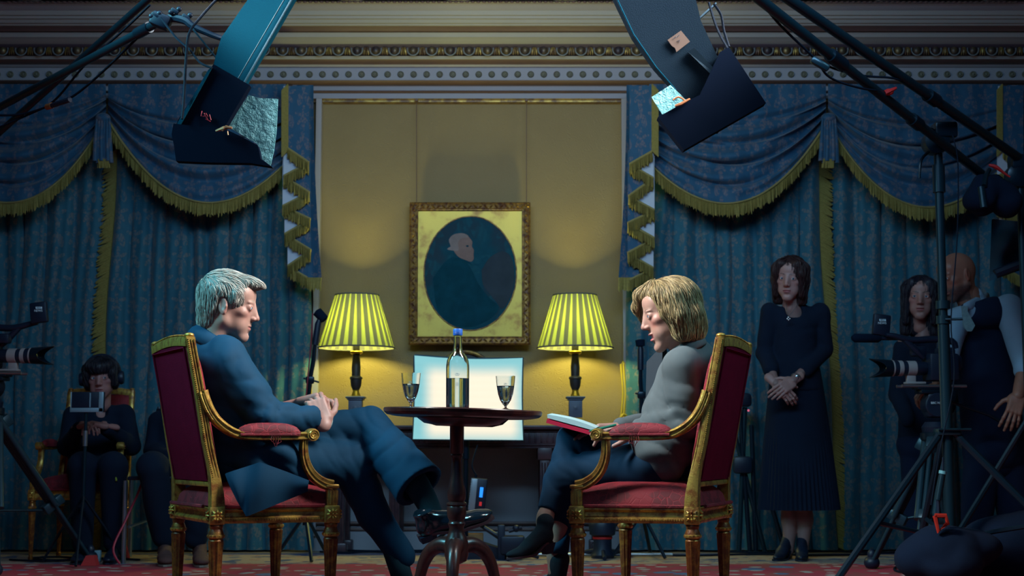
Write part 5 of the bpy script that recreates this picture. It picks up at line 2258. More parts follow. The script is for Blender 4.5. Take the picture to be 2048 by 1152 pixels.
for sg in (-1, 1):
    s.chain([(.000, sg * .066, .045), (-.008, sg * .076, -.020), (-.012, sg * .066, -.085)], [.045, .040, .034], .03)
    s.chain([(.030, sg * .058, .070), (.020, sg * .076, .010), (.008, sg * .074, -.050)], [.032, .022, .018], .025)
s.cone((-.055, .04, -.03), (-.052, .03, -.085), .055, .045, .03)
s.cone((-.055, -.04, -.03), (-.052, -.03, -.085), .055, .045, .03)
# swept fringe: falls forward either side of the brow
s.chain([(.035, -.01, .100), (.082, -.030, .088), (.102, -.054, .050), (.086, -.070, -.014)], [.032, .022, .015, .009], .03)
s.cut(d_ell((.088, 0, -.008), (.058, .062, .080)), .012)
s.cut(d_ell((.092, .050, .012), (.046, .052, .078)), .012)
s.cut(d_ell((.062, .085, -.060), (.042, .040, .052)), .012)
s.cut(d_ell((.060, 0, -.09), (.078, .054, .075)), .012)
s.cut(d_box((0, 0, -.19), (.3, .3, .074), Matrix.Rotation(-.16, 3, 'Y')), .02)
hsh = s.mesh(lambda p: -.0035 * np.abs(np.sin(np.arctan2(p[:, 1], p[:, 0] + .02) * 30 + 3.5 * vnoise(p * 22))) + .003 * vnoise(p * 30))


def flow_w(p, n):
    up = max(0, n.z)
    r = Vector((p.x - .02, p.y, 0))
    r = r.normalized() if r.length > 1e-4 else Vector((0, 1, 0))
    return (r.x * up + .10 * (1 - up), r.y * up, -.35 * up - 1.0 * (1 - up))


ss = strands(hsh, flow_w, 2200, .080, .0017, ((.08, .052, .022), (.46, .34, .17)), 6, 8, .004)
hair_build('hair', hsh, [ss], (.25, .18, .08), HM, lady)
# jacket
wf = multi(wrinkle(.0045, 9, (1, 1, 1.5), 7.0), bands([el_n, lerp(sh_n, el_n, .5), lerp(el_n, wr_n, .6), B(0, .13, .66)], [(.3, 0, .95), (.25, 0, .97), (.9, 0, .4), (.4, 0, .9)], [.008, .004, .007, .006], [.050, .080, .036, .08], [.08, .09, .07, .12]))
s = SDF(.0062)
R = Matrix.Rotation(yawR, 3, 'Z')
s.ell(B(-.03, 0, .62), (.145, .165, .12), R, k=.05)
s.ell(B(-.06, 0, .74), (.120, .150, .13), R, k=.05)
s.ell(B(-.105, 0, .85), (.118, .160, .12), R, k=.05)
s.cone(B(-.12, -.115, .915), B(-.12, .115, .915), .056, .056, .05)
s.cone(B(-.125, 0, .93), NK - Vector((0, 0, .02)), .078, .058, .03)
s.chain([sh_n, lerp(sh_n, el_n, .5) + Vector((.005, 0, 0)), el_n], [.068, .062, .057], .03)
s.chain([el_n, lerp(el_n, wr_n, .55), wr_n + Vector((.01, 0, 0))], [.056, .045, .036], .02)
s.chain([sh_f, el_f], [.062, .052], .03)
s.chain([el_f, wr_f], [.050, .036], .02)
# skirt of the jacket over the hip
s.chain([P(1345, 860, 5.20), P(1318, 905, 5.185), P(1330, 930, 5.19)], [.070, .072, .070], .05)
s.cone(P(1290, 885, 5.18), P(1310, 915, 5.18), .040, .05, .04)
s.cut(d_cone(NK + Vector((0, 0, -.03)), NK + Vector((-.02, 0, .10)), .038, .055), .004)
NA = HM.to_3x3() @ Vector((1, 0, 0))
NA.z = 0
NA.normalize()
NB = Vector((-NA.y, NA.x, 0))
V, F = s.mesh(wf)
jk = sdf_build([(V, F)], 'jacket', M_tweed, lady, relax_it=1)
g = MB()
ring = []
for k in range(25):
    a = math.radians(45 + k * 270 / 24)
    ring.append(NK + NA * (.056 * math.cos(a)) + NB * (.056 * math.sin(a)) + Vector((0, 0, .025 - .055 * (1 + math.cos(a)) / 2)))
g.tube(ring, .011, 8, flat=1.8)
g.build('collar', M_tweed, jk, smooth=180)
g = MB().loft([[B(.012 + q, y, z) for y, z in ((-.05, .80 - q), (.05, .80 - q), (.03, .95 - q), (-.03, .95 - q))] for q in (-.03, .03)])
g.build('blouse', M_top, lady, smooth=60)
# trousers
tw = multi(wrinkle(.0035, 9, (1, 1, 1), 3.0), bands([kn_n, kn_f, lerp(hip_n, kn_n, .8)], [(.7, 0, .7), (.9, 0, .3), (.5, 0, .8)], [.005, .004, .005], [.045, .04, .05], [.09, .08, .09]))
s = SDF(.0062)
s.ell(B(-.01, 0, .56), (.135, .160, .10), R, k=.05)
s.chain([hip_n, lerp(hip_n, kn_n, .5), kn_n], [.092, .080, .062], .03)
s.chain([kn_n, lerp(kn_n, an_n, .5) + Vector((-.008, 0, 0)), an_n], [.061, .050, .046], .03)
s.chain([hip_f, lerp(hip_f, kn_f, .5), kn_f], [.090, .076, .058], .03)
s.chain([kn_f, lerp(kn_f, an_f, .5) + Vector((-.004, 0, 0)), an_f], [.056, .046, .038], .03)
ar = (an_n - kn_n).normalized()
s.cut(d_box(an_n + ar * .080, (.12, .12, .1), rot_to(ar)), .002)
ar2 = (an_f - kn_f).normalized()
s.cut(d_box(an_f + ar2 * .078, (.12, .12, .1), rot_to(ar2)), .002)
sdf_build([s.mesh(tw)], 'trousers', M_trous, lady, relax_it=1)
# boots
shoe(frame(Vector((an_n.x + .012, an_n.y, .014)), (-.90, .34, 0), (0, 0, 1), 1.0), lady, 'boot', M_boot, M_boot, heel=.05, boot=.055, toe='point', L=.235)
hp = P(1094, 1108, 5.25)
shoe(frame(hp, (-.74, -.62, -.06), (-.10, -.05, 1), .80), lady, 'boot', M_boot, M_solem, heel=.045, boot=.008, toe='point', L=.225)
# nails of the near hand
g = MB()
for px, py in ((1182, 858), (1178, 868)):
    g.ell(P(px, py - 2, 5.165), (.009, .006, .005), None, 8, 6)
rebase_mesh(lady)

# notepad and pen
Yb = 5.24
root = wempty('notepad', 'red notepad with pale curling pages tilted on the blonde woman\'s knee', 'notepad')
a, b2 = P(1094, 838, Yb), P(1182, 862, Yb - .03)
ax = (b2 - a)
ax2 = Vector((ax.x, ax.y, ax.z))
up = Vector((0, 0, 1))
dep = Vector((.15, 1, .05)).normalized()
nrm = ax.normalized().cross(dep) * -1
if nrm.z < 0:
    nrm = -nrm
Lb = ax.length * 1.12
ex = ax.normalized()
g = MB()
g.loft([[a + ex * t + dep * d + nrm * n_ for d, n_ in ((0, 0), (0, -.014), (.15, -.014), (.15, 0))] for t in (0, Lb)])
g.build('cover', plain('notepad_red', (.60, .015, .06), .5), root, smooth=30)
g = MB()
n = 14


def pgf(t, lay):
    return nrm * (.004 + .012 * lay + .006 * math.sin(PI * t) * lay)


vs = []
for lay in (0, 1):
    for i in range(n):
        t = i / (n - 1)
        for d in (.002, .148):
            vs.append(a + ex * (t * Lb * (.99 - .0 * lay) - .004 * lay) + dep * d + pgf(t, lay))
fs = [(2 * i, 2 * i + 2, 2 * i + 3, 2 * i + 1) for i in range(n - 1)] + [(2 * n + 2 * i, 2 * n + 2 * i + 1, 2 * n + 2 * i + 3, 2 * n + 2 * i + 2) for i in range(n - 1)]
fs += [(2 * i, 2 * n + 2 * i, 2 * n + 2 * i + 2, 2 * i + 2) for i in range(n - 1)] + [(2 * i + 1, 2 * i + 3, 2 * n + 2 * i + 3, 2 * n + 2 * i + 1) for i in range(n - 1)]
g.add(vs, fs)
g.build('pages', plain('page_paper', (.50, .70, .72), .8), root, smooth=30)
pa, pb = P(1177, 863, 5.135), P(1202, 857, 5.15)
g = MB().tube([pa, pa.lerp(pb, .25), pb, pb + (pb - pa) * 1.2], [.001, .0042, .0048, .0048], 8)
tag(g.build('pen', plain('pen_green', (.01, .20, .13), .4)), 'green pen held between the fingers of the blonde woman', 'pen')
# ------------------------------------------------------------------ people in the background
M_blackwool = cloth('black_wool', (.004, .011, .028), .95, 10, .3, 700, .08)
M_navywool = cloth('navy_wool', (.004, .012, .038), .9, 10, .3, 700, .08)
M_shirtblue = cloth('shirt_pale_blue', (.26, .38, .50), .8, 8, .5, 600, .1)
M_bag = cloth('dark_trousers', (.005, .014, .032), .9, 8, .5, 500, .1)


def head_tint(HM, skin, lips, **kw):
    st = skin_tint(skin, lips, **kw)
    I = HM.inverted()
    A = np.array([[I[i][j] for j in range(4)] for i in range(4)])
    return lambda V: st(V @ A[:3, :3].T + A[:3, 3])


def long_hair(HM, parent, base, cols, length=.085, bangs=False, width=.0, part=.0, n=700, seed=4):
    s = SDF(.0045)
    s.ell((-.014, 0, .034), (.104, .086, .092), k=.02)
    s.cone((-.035, 0, .03), (-.050, 0, -length + .02), .080, .062, .03)
    for sg in (-1, 1):
        s.chain([(.006, sg * .064, .050), (.004, sg * .072, -.010), (-.004, sg * (.064 + width), -length)], [.040, .028, .026], .03)
        s.chain([(.055, sg * .045, .080), (.056, sg * .068, .030), (.040, sg * .074, -length * .7)], [.026, .017, .013], .025)
    if bangs:
        s.chain([(.085, -.045, .070), (.096, 0, .062), (.085, .045, .070)], [.022, .026, .022], .03)
        s.chain([(.092, -.035, .045), (.102, 0, .042), (.092, .035, .045)], [.010, .011, .010], .02)
        s.cut(d_ell((.100, 0, -.035), (.060, .056, .066)), .008)
    else:
        s.cut(d_ell((.100, part, -.006), (.058, .055, .078)), .010)
    s.cut(d_ell((.06, 0, -.10), (.078, .056, .07)), .012)
    s.cut(d_box((0, 0, -.09 - length), (.3, .3, .074)), .02)
    sh = s.mesh(lambda p: -.003 * np.abs(np.sin(np.arctan2(p[:, 1], p[:, 0] + .02) * 24 + 3 * vnoise(p * 22))))
    ss = strands(sh, flow_w, n, .07, .0024, cols, seed, 6, .003)
    return hair_build('hair', sh, [ss], base, HM, parent)


# --- woman standing with folded hands
Ys = 8.03
Q = lambda x, y, d=0.0: P(x, y, Ys - d)
HM = mat4(Q(1581, 557, .05), math.radians(-113), math.radians(8), math.radians(-5), 1.0)
SK3 = (.42, .23, .20)
shl, ell_, wrl = Q(1540, 624), Q(1530, 706, -.02), Q(1552, 768, .16)
shr, elr, wrr = Q(1640, 624), Q(1648, 700, -.02), Q(1586, 762, .17)
body = simple_body([
    (Q(1590, 790), (.11, .08, .10)), (Q(1590, 780), Q(1590, 660), .07, .07), (shl, shr, .024, .024), (Q(1588, 630), Q(1585, 600, .02), .05, .042),
    (shl, ell_, .036, .030), (ell_, wrl, .030, .023), (shr, elr, .036, .030), (elr, wrr, .030, .023),
    (Q(1576, 850), Q(1577, 980), .065, .048), (Q(1577, 980), Q(1579, 1040), .046, .043), (Q(1579, 1040), Q(1578, 1102), .042, .027),
    (Q(1606, 850), Q(1607, 980), .065, .048), (Q(1607, 980), Q(1610, 1040), .046, .043), (Q(1610, 1040), Q(1606, 1100), .042, .027)], .008)
hs = xf(head_shell(True, 0, h=.0032, neck=.043, necklen=.10, neckback=-.002, jaw=.9), HM)
h1 = xf(hand_shell(((.5, .6, .3),) * 4, (.3, .3), .05, .003), frame(wrl, Q(1578, 792, .20) - wrl, (-.3, -1, .4), .92, thumb_left=True))
h2 = xf(hand_shell(((.3, .4, .2),) * 4, (.3, .3), .05, .003), frame(wrr, Q(1552, 786, .22) - wrr, (.1, -1, .3), .92, thumb_left=False))
person = sdf_build([hs, body, h1, h2], 'person', M_skin, None, [head_tint(HM, SK3, (.32, .09, .095), female=True, brow=(.05, .03, .03), blush=.2), flat_tint((.30, .17, .15)), flat_tint(SK3), flat_tint(SK3)], relax_it=1)
tag(person, 'woman in black jacket and long pleated skirt standing by the curtain with hands folded', 'person')
pw = person
eyes(HM, pw, look=(.25, .1))
long_hair(HM, pw, (.026, .010, .012), ((.018, .007, .010), (.055, .022, .020)), length=.125, part=-.012, n=900)
s = SDF(.008)
s.cone(Q(1590, 735), Q(1590, 660), .125, .120, .05, .75, (0, 1, 0))
s.cone(Q(1555, 634), Q(1626, 634), .060, .060, .05)
s.cone(Q(1590, 620), Q(1586, 606, .01), .07, .052, .03)
s.cone(Q(1590, 735), Q(1592, 775), .13, .150, .03, .75, (0, 1, 0))
s.chain([shl, ell_, lerp(ell_, wrl, .55)], [.056, .050, .046], .02)
s.chain([shr, elr, lerp(elr, wrr, .62)], [.056, .050, .046], .02)
s.cut(d_cone(Q(1588, 622, .05), Q(1584, 585, .10), .045, .060), .004)
s.cut(d_box(Q(1592, 806), (.4, .4, .06)), .004)
sdf_build([s.mesh(wrinkle(.004, 10))], 'jacket', M_blackwool, pw, relax_it=1)
g = MB()
rings = []
for i in range(12):
    t = i / 11
    c = Q(lerp(1591, 1598, t), lerp(725, 1019, t))
    rx, ry = lerp(.125, .215, t ** .8), lerp(.09, .155, t)
    rings.append([c + Vector(((rx * (1 + .035 * (k % 2) * (.3 + t))) * math.cos(2 * PI * k / 110), (ry * (1 + .05 * (k % 2) * (.3 + t))) * math.sin(2 * PI * k / 110), 0)) for k in range(110)])
g.loft(rings)
g.build('pleated_skirt', M_blackwool, pw, smooth=60)
g = MB()
nb = Q(1577, 634, .13)
g.tube([Q(1572, 606, .06), Q(1573, 620, .115), nb], .0018, 4)
g.tube([Q(1597, 606, .06), Q(1588, 620, .115), nb], .0018, 4)
R = rot_to((0, -1, 0))
for k in range(4):
    a = k * PI / 2
    g.ell(nb + Vector((.007 * math.cos(a), -.004, -.010 + .007 * math.sin(a))), (.005, .003, .005), None, 8, 6)
M_silver = plain('silver', (.6, .65, .65), .25, .9)
g.build('necklace', M_silver, pw)
c = lerp(elr, wrr, .90)
g = MB().lathe([(.027, -.006), (.030, -.004), (.030, .004), (.027, .006)], c, 20, rot_to(wrr - elr))
g.ell(c + Vector((0, -.030, .004)), (.012, .005, .012))
g.build('wristwatch', M_silver, pw)
for x, y, dx in ((1578, 1112, -.55), (1607, 1112, -.25)):
    a = Q(x, y)
    shoe(frame(Vector((a.x, Ys + .02, .014)), (dx, -1, 0), (0, 0, 1), .92), pw, 'shoe', M_black, M_black, heel=.05, toe='point', L=.24)
rebase_mesh(pw)

# --- dark-haired woman behind the right camera
Yd = 8.0
Q = lambda x, y, d=0.0: P(x, y, Yd - d)
HM = mat4(Q(1841, 596, .03), math.radians(-106), math.radians(2), math.radians(-3), 1.0)
body = simple_body([
    (Q(1850, 850), (.11, .08, .10)), (Q(1850, 840), Q(1850, 730), .07, .065), (Q(1812, 702), Q(1888, 702), .035, .035), (Q(1848, 690), Q(1845, 650), .05, .042),
    (Q(1805, 690), Q(1800, 790), .036, .030), (Q(1895, 690), Q(1900, 790), .036, .030),
    (Q(1832, 880), Q(1832, 1105), .06, .03), (Q(1868, 880), Q(1868, 1105), .06, .03)], .010)
hs = xf(head_shell(True, 0, h=.0034, neck=.043, necklen=.10, neckback=-.002, jaw=.92), HM)
person = sdf_build([hs, body], 'person', M_skin, None, [head_tint(HM, (.36, .185, .155), (.30, .09, .09), female=True, brow=(.03, .02, .02), blush=.3), flat_tint((.30, .17, .15))], relax_it=1)
tag(person, 'long dark-haired woman in black standing behind the right video camera', 'person')
pd = person
eyes(HM, pd, look=(-.1, 0))
long_hair(HM, pd, (.010, .010, .022), ((.008, .008, .018), (.035, .028, .035)), length=.19, width=.012, part=-.02, n=700, seed=8)
s = SDF(.009)
s.cone(Q(1850, 880), Q(1850, 730), .150, .125, .05, .75, (0, 1, 0))
s.cone(Q(1818, 698), Q(1884, 698), .062, .062, .05)
s.chain([Q(1806, 700), Q(1797, 790), Q(1815, 840, .18)], [.056, .05, .04], .02)
s.chain([Q(1895, 700), Q(1903, 790), Q(1880, 840, .18)], [.056, .05, .04], .02)
s.cut(d_cone(Q(1846, 690, .08), Q(1844, 650, .12), .035, .06), .004)
sdf_build([s.mesh(wrinkle(.004, 10))], 'blouse', M_blackwool, pd, relax_it=1)
s = SDF(.010)
s.ell(Q(1850, 890), (.155, .12, .12), k=.04)
s.chain([Q(1831, 890), Q(1831, 1000), Q(1831, 1106)], [.085, .07, .06], .01)
s.chain([Q(1869, 890), Q(1869, 1000), Q(1869, 1106)], [.085, .07, .06], .01)
s.cut(d_box(Vector((Q(1850, 1100).x, Yd, -.25)), (.5, .5, .29)), .002)
sdf_build([s.mesh()], 'trousers', M_navywool, pd, relax_it=1)
for x in (1831, 1869):
    a = Q(x, 1110)
    shoe(frame(Vector((a.x, Yd + .03, .014)), (-.2, -1, 0), (0, 0, 1), .92), pd, 'shoe', M_black, M_black, heel=.02)
rebase_mesh(pd)

# --- man in the waistcoat leaning to the right camera
Yv = 7.62
Q = lambda x, y, d=0.0: P(x, y, Yv - d)
HM = mat4(Q(1914, 553, .04), math.radians(-160), math.radians(15), math.radians(4), 1.04)
SK4 = (.30, .125, .085)
shn, eln, wrn = Q(2018, 618, .13), Q(2052, 722, .20), Q(2036, 792, .30)
shf, elf, wrf = Q(1915, 640, .06), Q(1893, 715, .14), Q(1874, 772, .20)
body = simple_body([
    (Q(1985, 880), (.14, .12, .13)), (Q(1985, 860), Q(1965, 690), .12, .12), (shn, shf, .05, .05), (Q(1962, 640, .02), Q(1940, 590, .03), .06, .055),
    (shn, eln, .044, .038), (eln, wrn, .040, .030), (shf, elf, .044, .036), (elf, wrf, .036, .028),
    (Q(1965, 920), Q(1950, 1110), .07, .035), (Q(2010, 920), Q(2025, 1110), .07, .035)], .009)
hs = xf(head_shell(False, 0, h=.0032, neck=.052, necklen=.10, neckback=.0, jaw=1.08, heavy=1), HM)
h1 = xf(hand_shell(((.25, .3, .2), (.3, .3, .2), (.35, .35, .2), (.4, .4, .2)), (.2, .2), .20, .003), frame(wrn, Q(2022, 845, .34) - wrn, (-.2, -1, .0), 1.05, thumb_left=False))
h2 = xf(hand_shell(((.7, .8, .5),) * 4, (.4, .4), .05, .003), frame(wrf, (-.8, -.2, -.35), (-.1, -.3, .9), 1.0, thumb_left=False))
person = sdf_build([hs, body, h1, h2], 'person', M_skin, None, [head_tint(HM, SK4, (.22, .09, .085), stubble=.75, brow=(.03, .02, .02), blush=.2), flat_tint(SK4), flat_tint(SK4), flat_tint(SK4)], relax_it=1)
tag(person, 'bald bearded man in a dark waistcoat and pale shirt leaning towards the right video camera', 'person')
pv = person
eyes(HM, pv, look=(0, .2))
s = SDF(.008)
s.cone(Q(1983, 850), Q(1968, 690), .145, .150, .05, .8, (0, 1, 0))
s.cone(lerp(shn, shf, .15), lerp(shn, shf, .85), .072, .070, .05)
s.chain([shn, eln, lerp(eln, wrn, .25)], [.082, .066, .058], .02)
s.chain([shf, elf, lerp(elf, wrf, .75)], [.072, .055, .042], .02)
s.cone(Q(1960, 628, .02), Q(1945, 597, .03), .078, .066, .02)
s.cut(d_cone(Q(1942, 606, .04), Q(1915, 545, .05), .052, .062), .004)
sdf_build([s.mesh(wrinkle(.006, 8))], 'shirt', M_shirtblue, pv, relax_it=1)
s = SDF(.008)
s.cone(Q(1985, 860), Q(1969, 695), .158, .162, .05, .82, (0, 1, 0))
s.cone(Q(1985, 860), Q(1988, 905), .158, .162, .03, .8, (0, 1, 0))
s.cone(lerp(shn, shf, .28), lerp(shn, shf, .74), .084, .080, .04)
s.cut(d_cone(shn + Vector((.03, 0, .02)), eln, .088, .074), .006)
s.cut(d_cone(shf + Vector((-.035, 0, .0)), elf, .080, .062), .006)
# V opening on the chest
fwd = Vector((-.87, -.5, 0))
Rv = Matrix.Rotation(math.radians(-150), 3, 'Z')
vb = Q(1934, 655, .17)
s.cut(d_cone(vb + Vector((0, 0, -.015)), vb + Vector((0.02, 0, .20)), .012, .085), .004)
s.cut(d_cone(Q(1950, 612, .03), Q(1935, 570, .05), .068, .08), .004)
sdf_build([s.mesh(wrinkle(.004, 8))], 'waistcoat', M_navywool, pv, relax_it=1)
g = MB()
ta, tb = Q(1929, 612, .165), Q(1938, 655, .185)
R = rot_to((-.3, -1, 0))
g.loft([[ta + Vector((x * .016, y * .008, 0)) for x, y in ((-1, -1), (1, -1), (1, 1), (-1, 1))], [ta + Vector((x * .013, y * .008, -.03)) for x, y in ((-1, -1), (1, -1), (1, 1), (-1, 1))], [tb + Vector((x * .030, y * .006, .01)) for x, y in ((-1, -1), (1, -1), (1, 1), (-1, 1))], [tb + Vector((x * .012, y * .006, -.02)) for x, y in ((-1, -1), (1, -1), (1, 1), (-1, 1))]])
g.build('necktie', plain('tie_silver_green', (.22, .34, .36), .45, var=.4, vscale=60), pv, smooth=60)
g = MB().tube([Q(1975, 592, -.03), Q(1960, 600, .05), Q(1940, 612, .13), Q(1928, 612, .15)], [.012, .016, .018, .008], 8, flat=1.6)
g.build('shirt_collar', M_shirtblue, pv, smooth=180)
s = SDF(.010)
s.ell(Q(1990, 905), (.165, .15, .13), k=.04)
s.chain([Q(1968, 910), Q(1956, 1010), Q(1950, 1132)], [.105, .085, .070], .01)
s.chain([Q(2014, 910), Q(2024, 1010), Q(2034, 1132)], [.105, .085, .070], .01)
s.cut(d_box(Vector((Q(1990, 1100).x, Yv, -.25)), (.6, .5, .29)), .002)
sdf_build([s.mesh(wrinkle(.005, 7))], 'trousers', M_navywool, pv, relax_it=1)
for x in (1950, 2034):
    a = Q(x, 1110)
    shoe(frame(Vector((a.x + .02, Yv, .014)), (-.9, -.45, 0), (0, 0, 1), 1.0), pv, 'shoe', M_black, M_black, heel=.02)
rebase_mesh(pv)

# --- woman with headphones at the monitor
Yh = 8.2
Q = lambda x, y, d=0.0: P(x, y, Yh - d)
HM = mat4(Q(203, 757, .06), math.radians(-84), math.radians(3), math.radians(3), .98)
shl, shr = Q(150, 836), Q(244, 832)
body = simple_body([
    (Q(195, 920), (.13, .10, .09)), (Q(195, 910), Q(198, 850), .08, .08), (shl, shr, .024, .024), (Q(200, 830), Q(203, 790, .02), .05, .043),
    (shl, Q(132, 890, .05), .036, .03), (Q(132, 890, .05), Q(165, 850, .30), .03, .024), (shr, Q(262, 890, .05), .036, .03), (Q(262, 890, .05), Q(208, 850, .30), .03, .024),
    (Q(170, 935), Q(165, 930, .42), .07, .052), (Q(165, 930, .42), Q(165, 1090, .36), .05, .032), (Q(220, 935), Q(226, 930, .42), .07, .052), (Q(226, 930, .42), Q(228, 1090, .36), .05, .032)], .010)
hs = xf(head_shell(True, 0, h=.0034, neck=.044, necklen=.09, neckback=-.002, jaw=.98), HM)
SK5 = (.36, .17, .155)
h1 = xf(hand_shell(((.6, .7, .4),) * 4, (.3, .3), .05, .0035), frame(Q(162, 852, .30), (.55, -.5, .1), (0, -.3, 1), .9, thumb_left=True))
h2 = xf(hand_shell(((.6, .7, .4),) * 4, (.3, .3), .05, .0035), frame(Q(213, 852, .30), (-.55, -.5, .1), (0, -.3, 1), .9, thumb_left=False))
person = sdf_build([hs, body, h1, h2], 'person', M_skin, None, [head_tint(HM, SK5, (.30, .10, .11), female=True, brow=(.03, .02, .02), blush=.3), flat_tint(SK5), flat_tint(SK5), flat_tint(SK5)], relax_it=1)
tag(person, 'dark-haired woman with headphones sitting behind a small monitor by the left curtain', 'person')
ph = person
eyes(HM, ph, look=(.35, 0))
long_hair(HM, ph, (.010, .012, .022), ((.006, .008, .016), (.030, .026, .035)), length=.045, bangs=True, n=700, seed=15)
g = MB()
g.tube([HM @ Vector((-.01, .105 * math.cos(a), .02 + .115 * math.sin(a))) for a in [PI * k / 16 for k in range(17)]], .007, 6)
for sg in (-1, 1):
    g.lathe([(.001, -.015), (.036, -.013), (.040, 0), (.034, .014), (.001, .016)], HM @ Vector((-.005, sg * .108, .0)), 18, (HM.to_3x3() @ rot_to((0, sg, 0))))
g.build('headphones', M_black, ph)
s = SDF(.009)
s.cone(Q(195, 930), Q(198, 855), .165, .135, .05, .8, (0, 1, 0))
s.cone(Q(160, 836), Q(234, 832), .060, .060, .05)
s.chain([Q(147, 832), Q(134, 892, .05), Q(160, 856, .28)], [.060, .052, .040], .02)
s.chain([Q(248, 828), Q(262, 892, .05), Q(214, 856, .28)], [.060, .052, .040], .02)
s.cut(d_cone(Q(203, 822, .07), Q(203, 790, .11), .035, .055), .004)
sdf_build([s.mesh(wrinkle(.005, 9))], 'jacket', M_blackwool, ph, relax_it=1)
s = SDF(.010)
s.chain([Q(170, 940), Q(165, 932, .42)], [.10, .075], .03)
s.chain([Q(165, 932, .42), Q(165, 1085, .36)], [.073, .055], .03)
s.chain([Q(220, 940), Q(226, 932, .42)], [.10, .075], .03)
s.chain([Q(226, 932, .42), Q(228, 1085, .36)], [.073, .055], .03)
sdf_build([s.mesh()], 'trousers', M_blackwool, ph, relax_it=1)
for x in (165, 228):
    a = Q(x, 1100, .36)
    shoe(frame(Vector((a.x, Yh - .34, .014)), (0.1, -1, 0), (0, 0, 1), .9), ph, 'shoe', M_black, M_black, heel=.02)
rebase_mesh(ph)
ch = copy_tree(chairL)
tag(ch, 'gilt chair with crimson seat under the woman with headphones', 'chair')
if 'group' in ch:
    del ch['group']
ch.location = (P(172, 900, 8.12).x, 8.12, .003)
ch.rotation_euler = (0, 0, math.radians(-90))
ch.scale = (.92, .74, .96)

# --- crew member mostly hidden behind the left armchair
Yk = 8.05
Q = lambda x, y, d=0.0: P(x, y, Yk - d)
HM = mat4(Q(362, 765, .03), math.radians(-80), 0, 0, 1.0)
body = simple_body([
    (Q(360, 930), (.15, .12, .11)), (Q(360, 920), Q(360, 850), .10, .10), (Q(322, 846), Q(398, 846), .03, .03), (Q(361, 840), Q(362, 800, .02), .05, .043),
    (Q(315, 835), Q(308, 900, .05), .036, .03), (Q(405, 835), Q(412, 900, .05), .036, .03),
    (Q(335, 940), Q(305, 935, .42), .07, .052), (Q(305, 935, .42), Q(330, 1080, .30), .05, .032), (Q(385, 940), Q(395, 935, .42), .07, .052), (Q(395, 935, .42), Q(392, 1080, .36), .05, .032)], .010)
hs = xf(head_shell(False, 0, h=.0045, neck=.05, necklen=.09, neckback=0), HM)
person = sdf_build([hs, body], 'person', M_skin, None, [flat_tint(SK5), flat_tint(SK5)], relax_it=1)
tag(person, 'crew member in dark trousers and brown shoes seated behind the left armchair, mostly hidden', 'person')
pk = person
s = SDF(.010)
s.cone(Q(360, 930), Q(360, 860), .165, .135, .05, .8, (0, 1, 0))
s.cone(Q(325, 846), Q(396, 846), .060, .060, .05)
s.chain([Q(318, 842), Q(306, 900, .05), Q(335, 915, .28)], [.060, .052, .040], .02)
s.chain([Q(403, 842), Q(414, 900, .05), Q(375, 915, .28)], [.060, .052, .040], .02)
sdf_build([s.mesh(wrinkle(.005, 9))], 'jacket', M_blackwool, pk, relax_it=1)
s = SDF(.010)
s.chain([Q(335, 945), Q(305, 936, .42)], [.10, .080], .03)
s.chain([Q(305, 936, .42), Q(328, 1072, .32)], [.080, .065], .03)
s.chain([Q(385, 945), Q(395, 936, .42)], [.10, .080], .03)
s.chain([Q(395, 936, .42), Q(392, 1072, .36)], [.080, .065], .03)
sdf_build([s.mesh(wrinkle(.006, 8))], 'trousers', M_bag, pk, relax_it=1)
s = SDF(.006)
s.ell(Q(362, 752, .0), (.10, .09, .09))
sdf_build([s.mesh()], 'hair', M_blackwool, pk)
M_brownshoe = plain('brown_suede', (.10, .045, .04), .85)
for x, d in ((328, .32), (398, .36)):
    a = Q(x, 1090, d)
    shoe(frame(Vector((a.x, Yk - d + .02, .014)), (.25, -1, 0), (0, 0, 1), 1.05), pk, 'shoe', M_brownshoe, plain('crepe_sole', (.25, .22, .18), .8), heel=.02)
rebase_mesh(pk)
root = wempty('folding_chair', 'steel-legged folding chair under the crew member behind the left armchair', 'chair')
for x, y in ((250, 7.72), (410, 7.72), (262, 8.2), (405, 8.2)):
    a = P(x, 1000, y)
    MB().rod((a.x, y, .012 if y < 8.4 else 0), (a.x, y - .0, .44), .013).build('leg', M_steel, root)
a, b2 = P(255, 960, 7.72), P(408, 960, 7.72)
MB().box(((a.x + b2.x) / 2, 7.96, .452), (b2.x - a.x, .50, .02), bev=.006).build('seat', M_black, root)
MB().box(((a.x + b2.x) / 2, 8.24, .72), (b2.x - a.x - .03, .02, .22), bev=.006).build('backrest', M_black, root)
for sx in (a.x + .03, b2.x - .03):
    MB().rod((sx, 8.23, .44), (sx, 8.25, .84), .012).build('back_post', M_steel, root)
MB().rod((a.x + .01, 7.73, .2), (a.x + .13, 8.19, .26), .008).build('stretcher', M_steel, root)
# ------------------------------------------------------------------ film equipment
M_foam = plain('mic_foam', (.006, .015, .035), 1.0, bump=1.0, bscale=500, spec=.1)
M_gunmetal = plain('gunmetal', (.010, .034, .050), .28, .4)
M_tripod = plain('tripod_grey_blue', (.015, .050, .072), .35, .3)
M_lensglass = plain('lens_glass', (.01, .03, .05), .05, .2, coat=1)
M_lenswhite = plain('lens_barrel_white', (.34, .30, .30), .45)
M_text = emis('printed_white', (.35, .62, .70), .0)
M_text.node_tree.nodes['Principled BSDF'].inputs['Base Color'].default_value = (.75, .9, .95, 1)
M_alu = plain('aluminium', (.42, .46, .50), .3, .9)


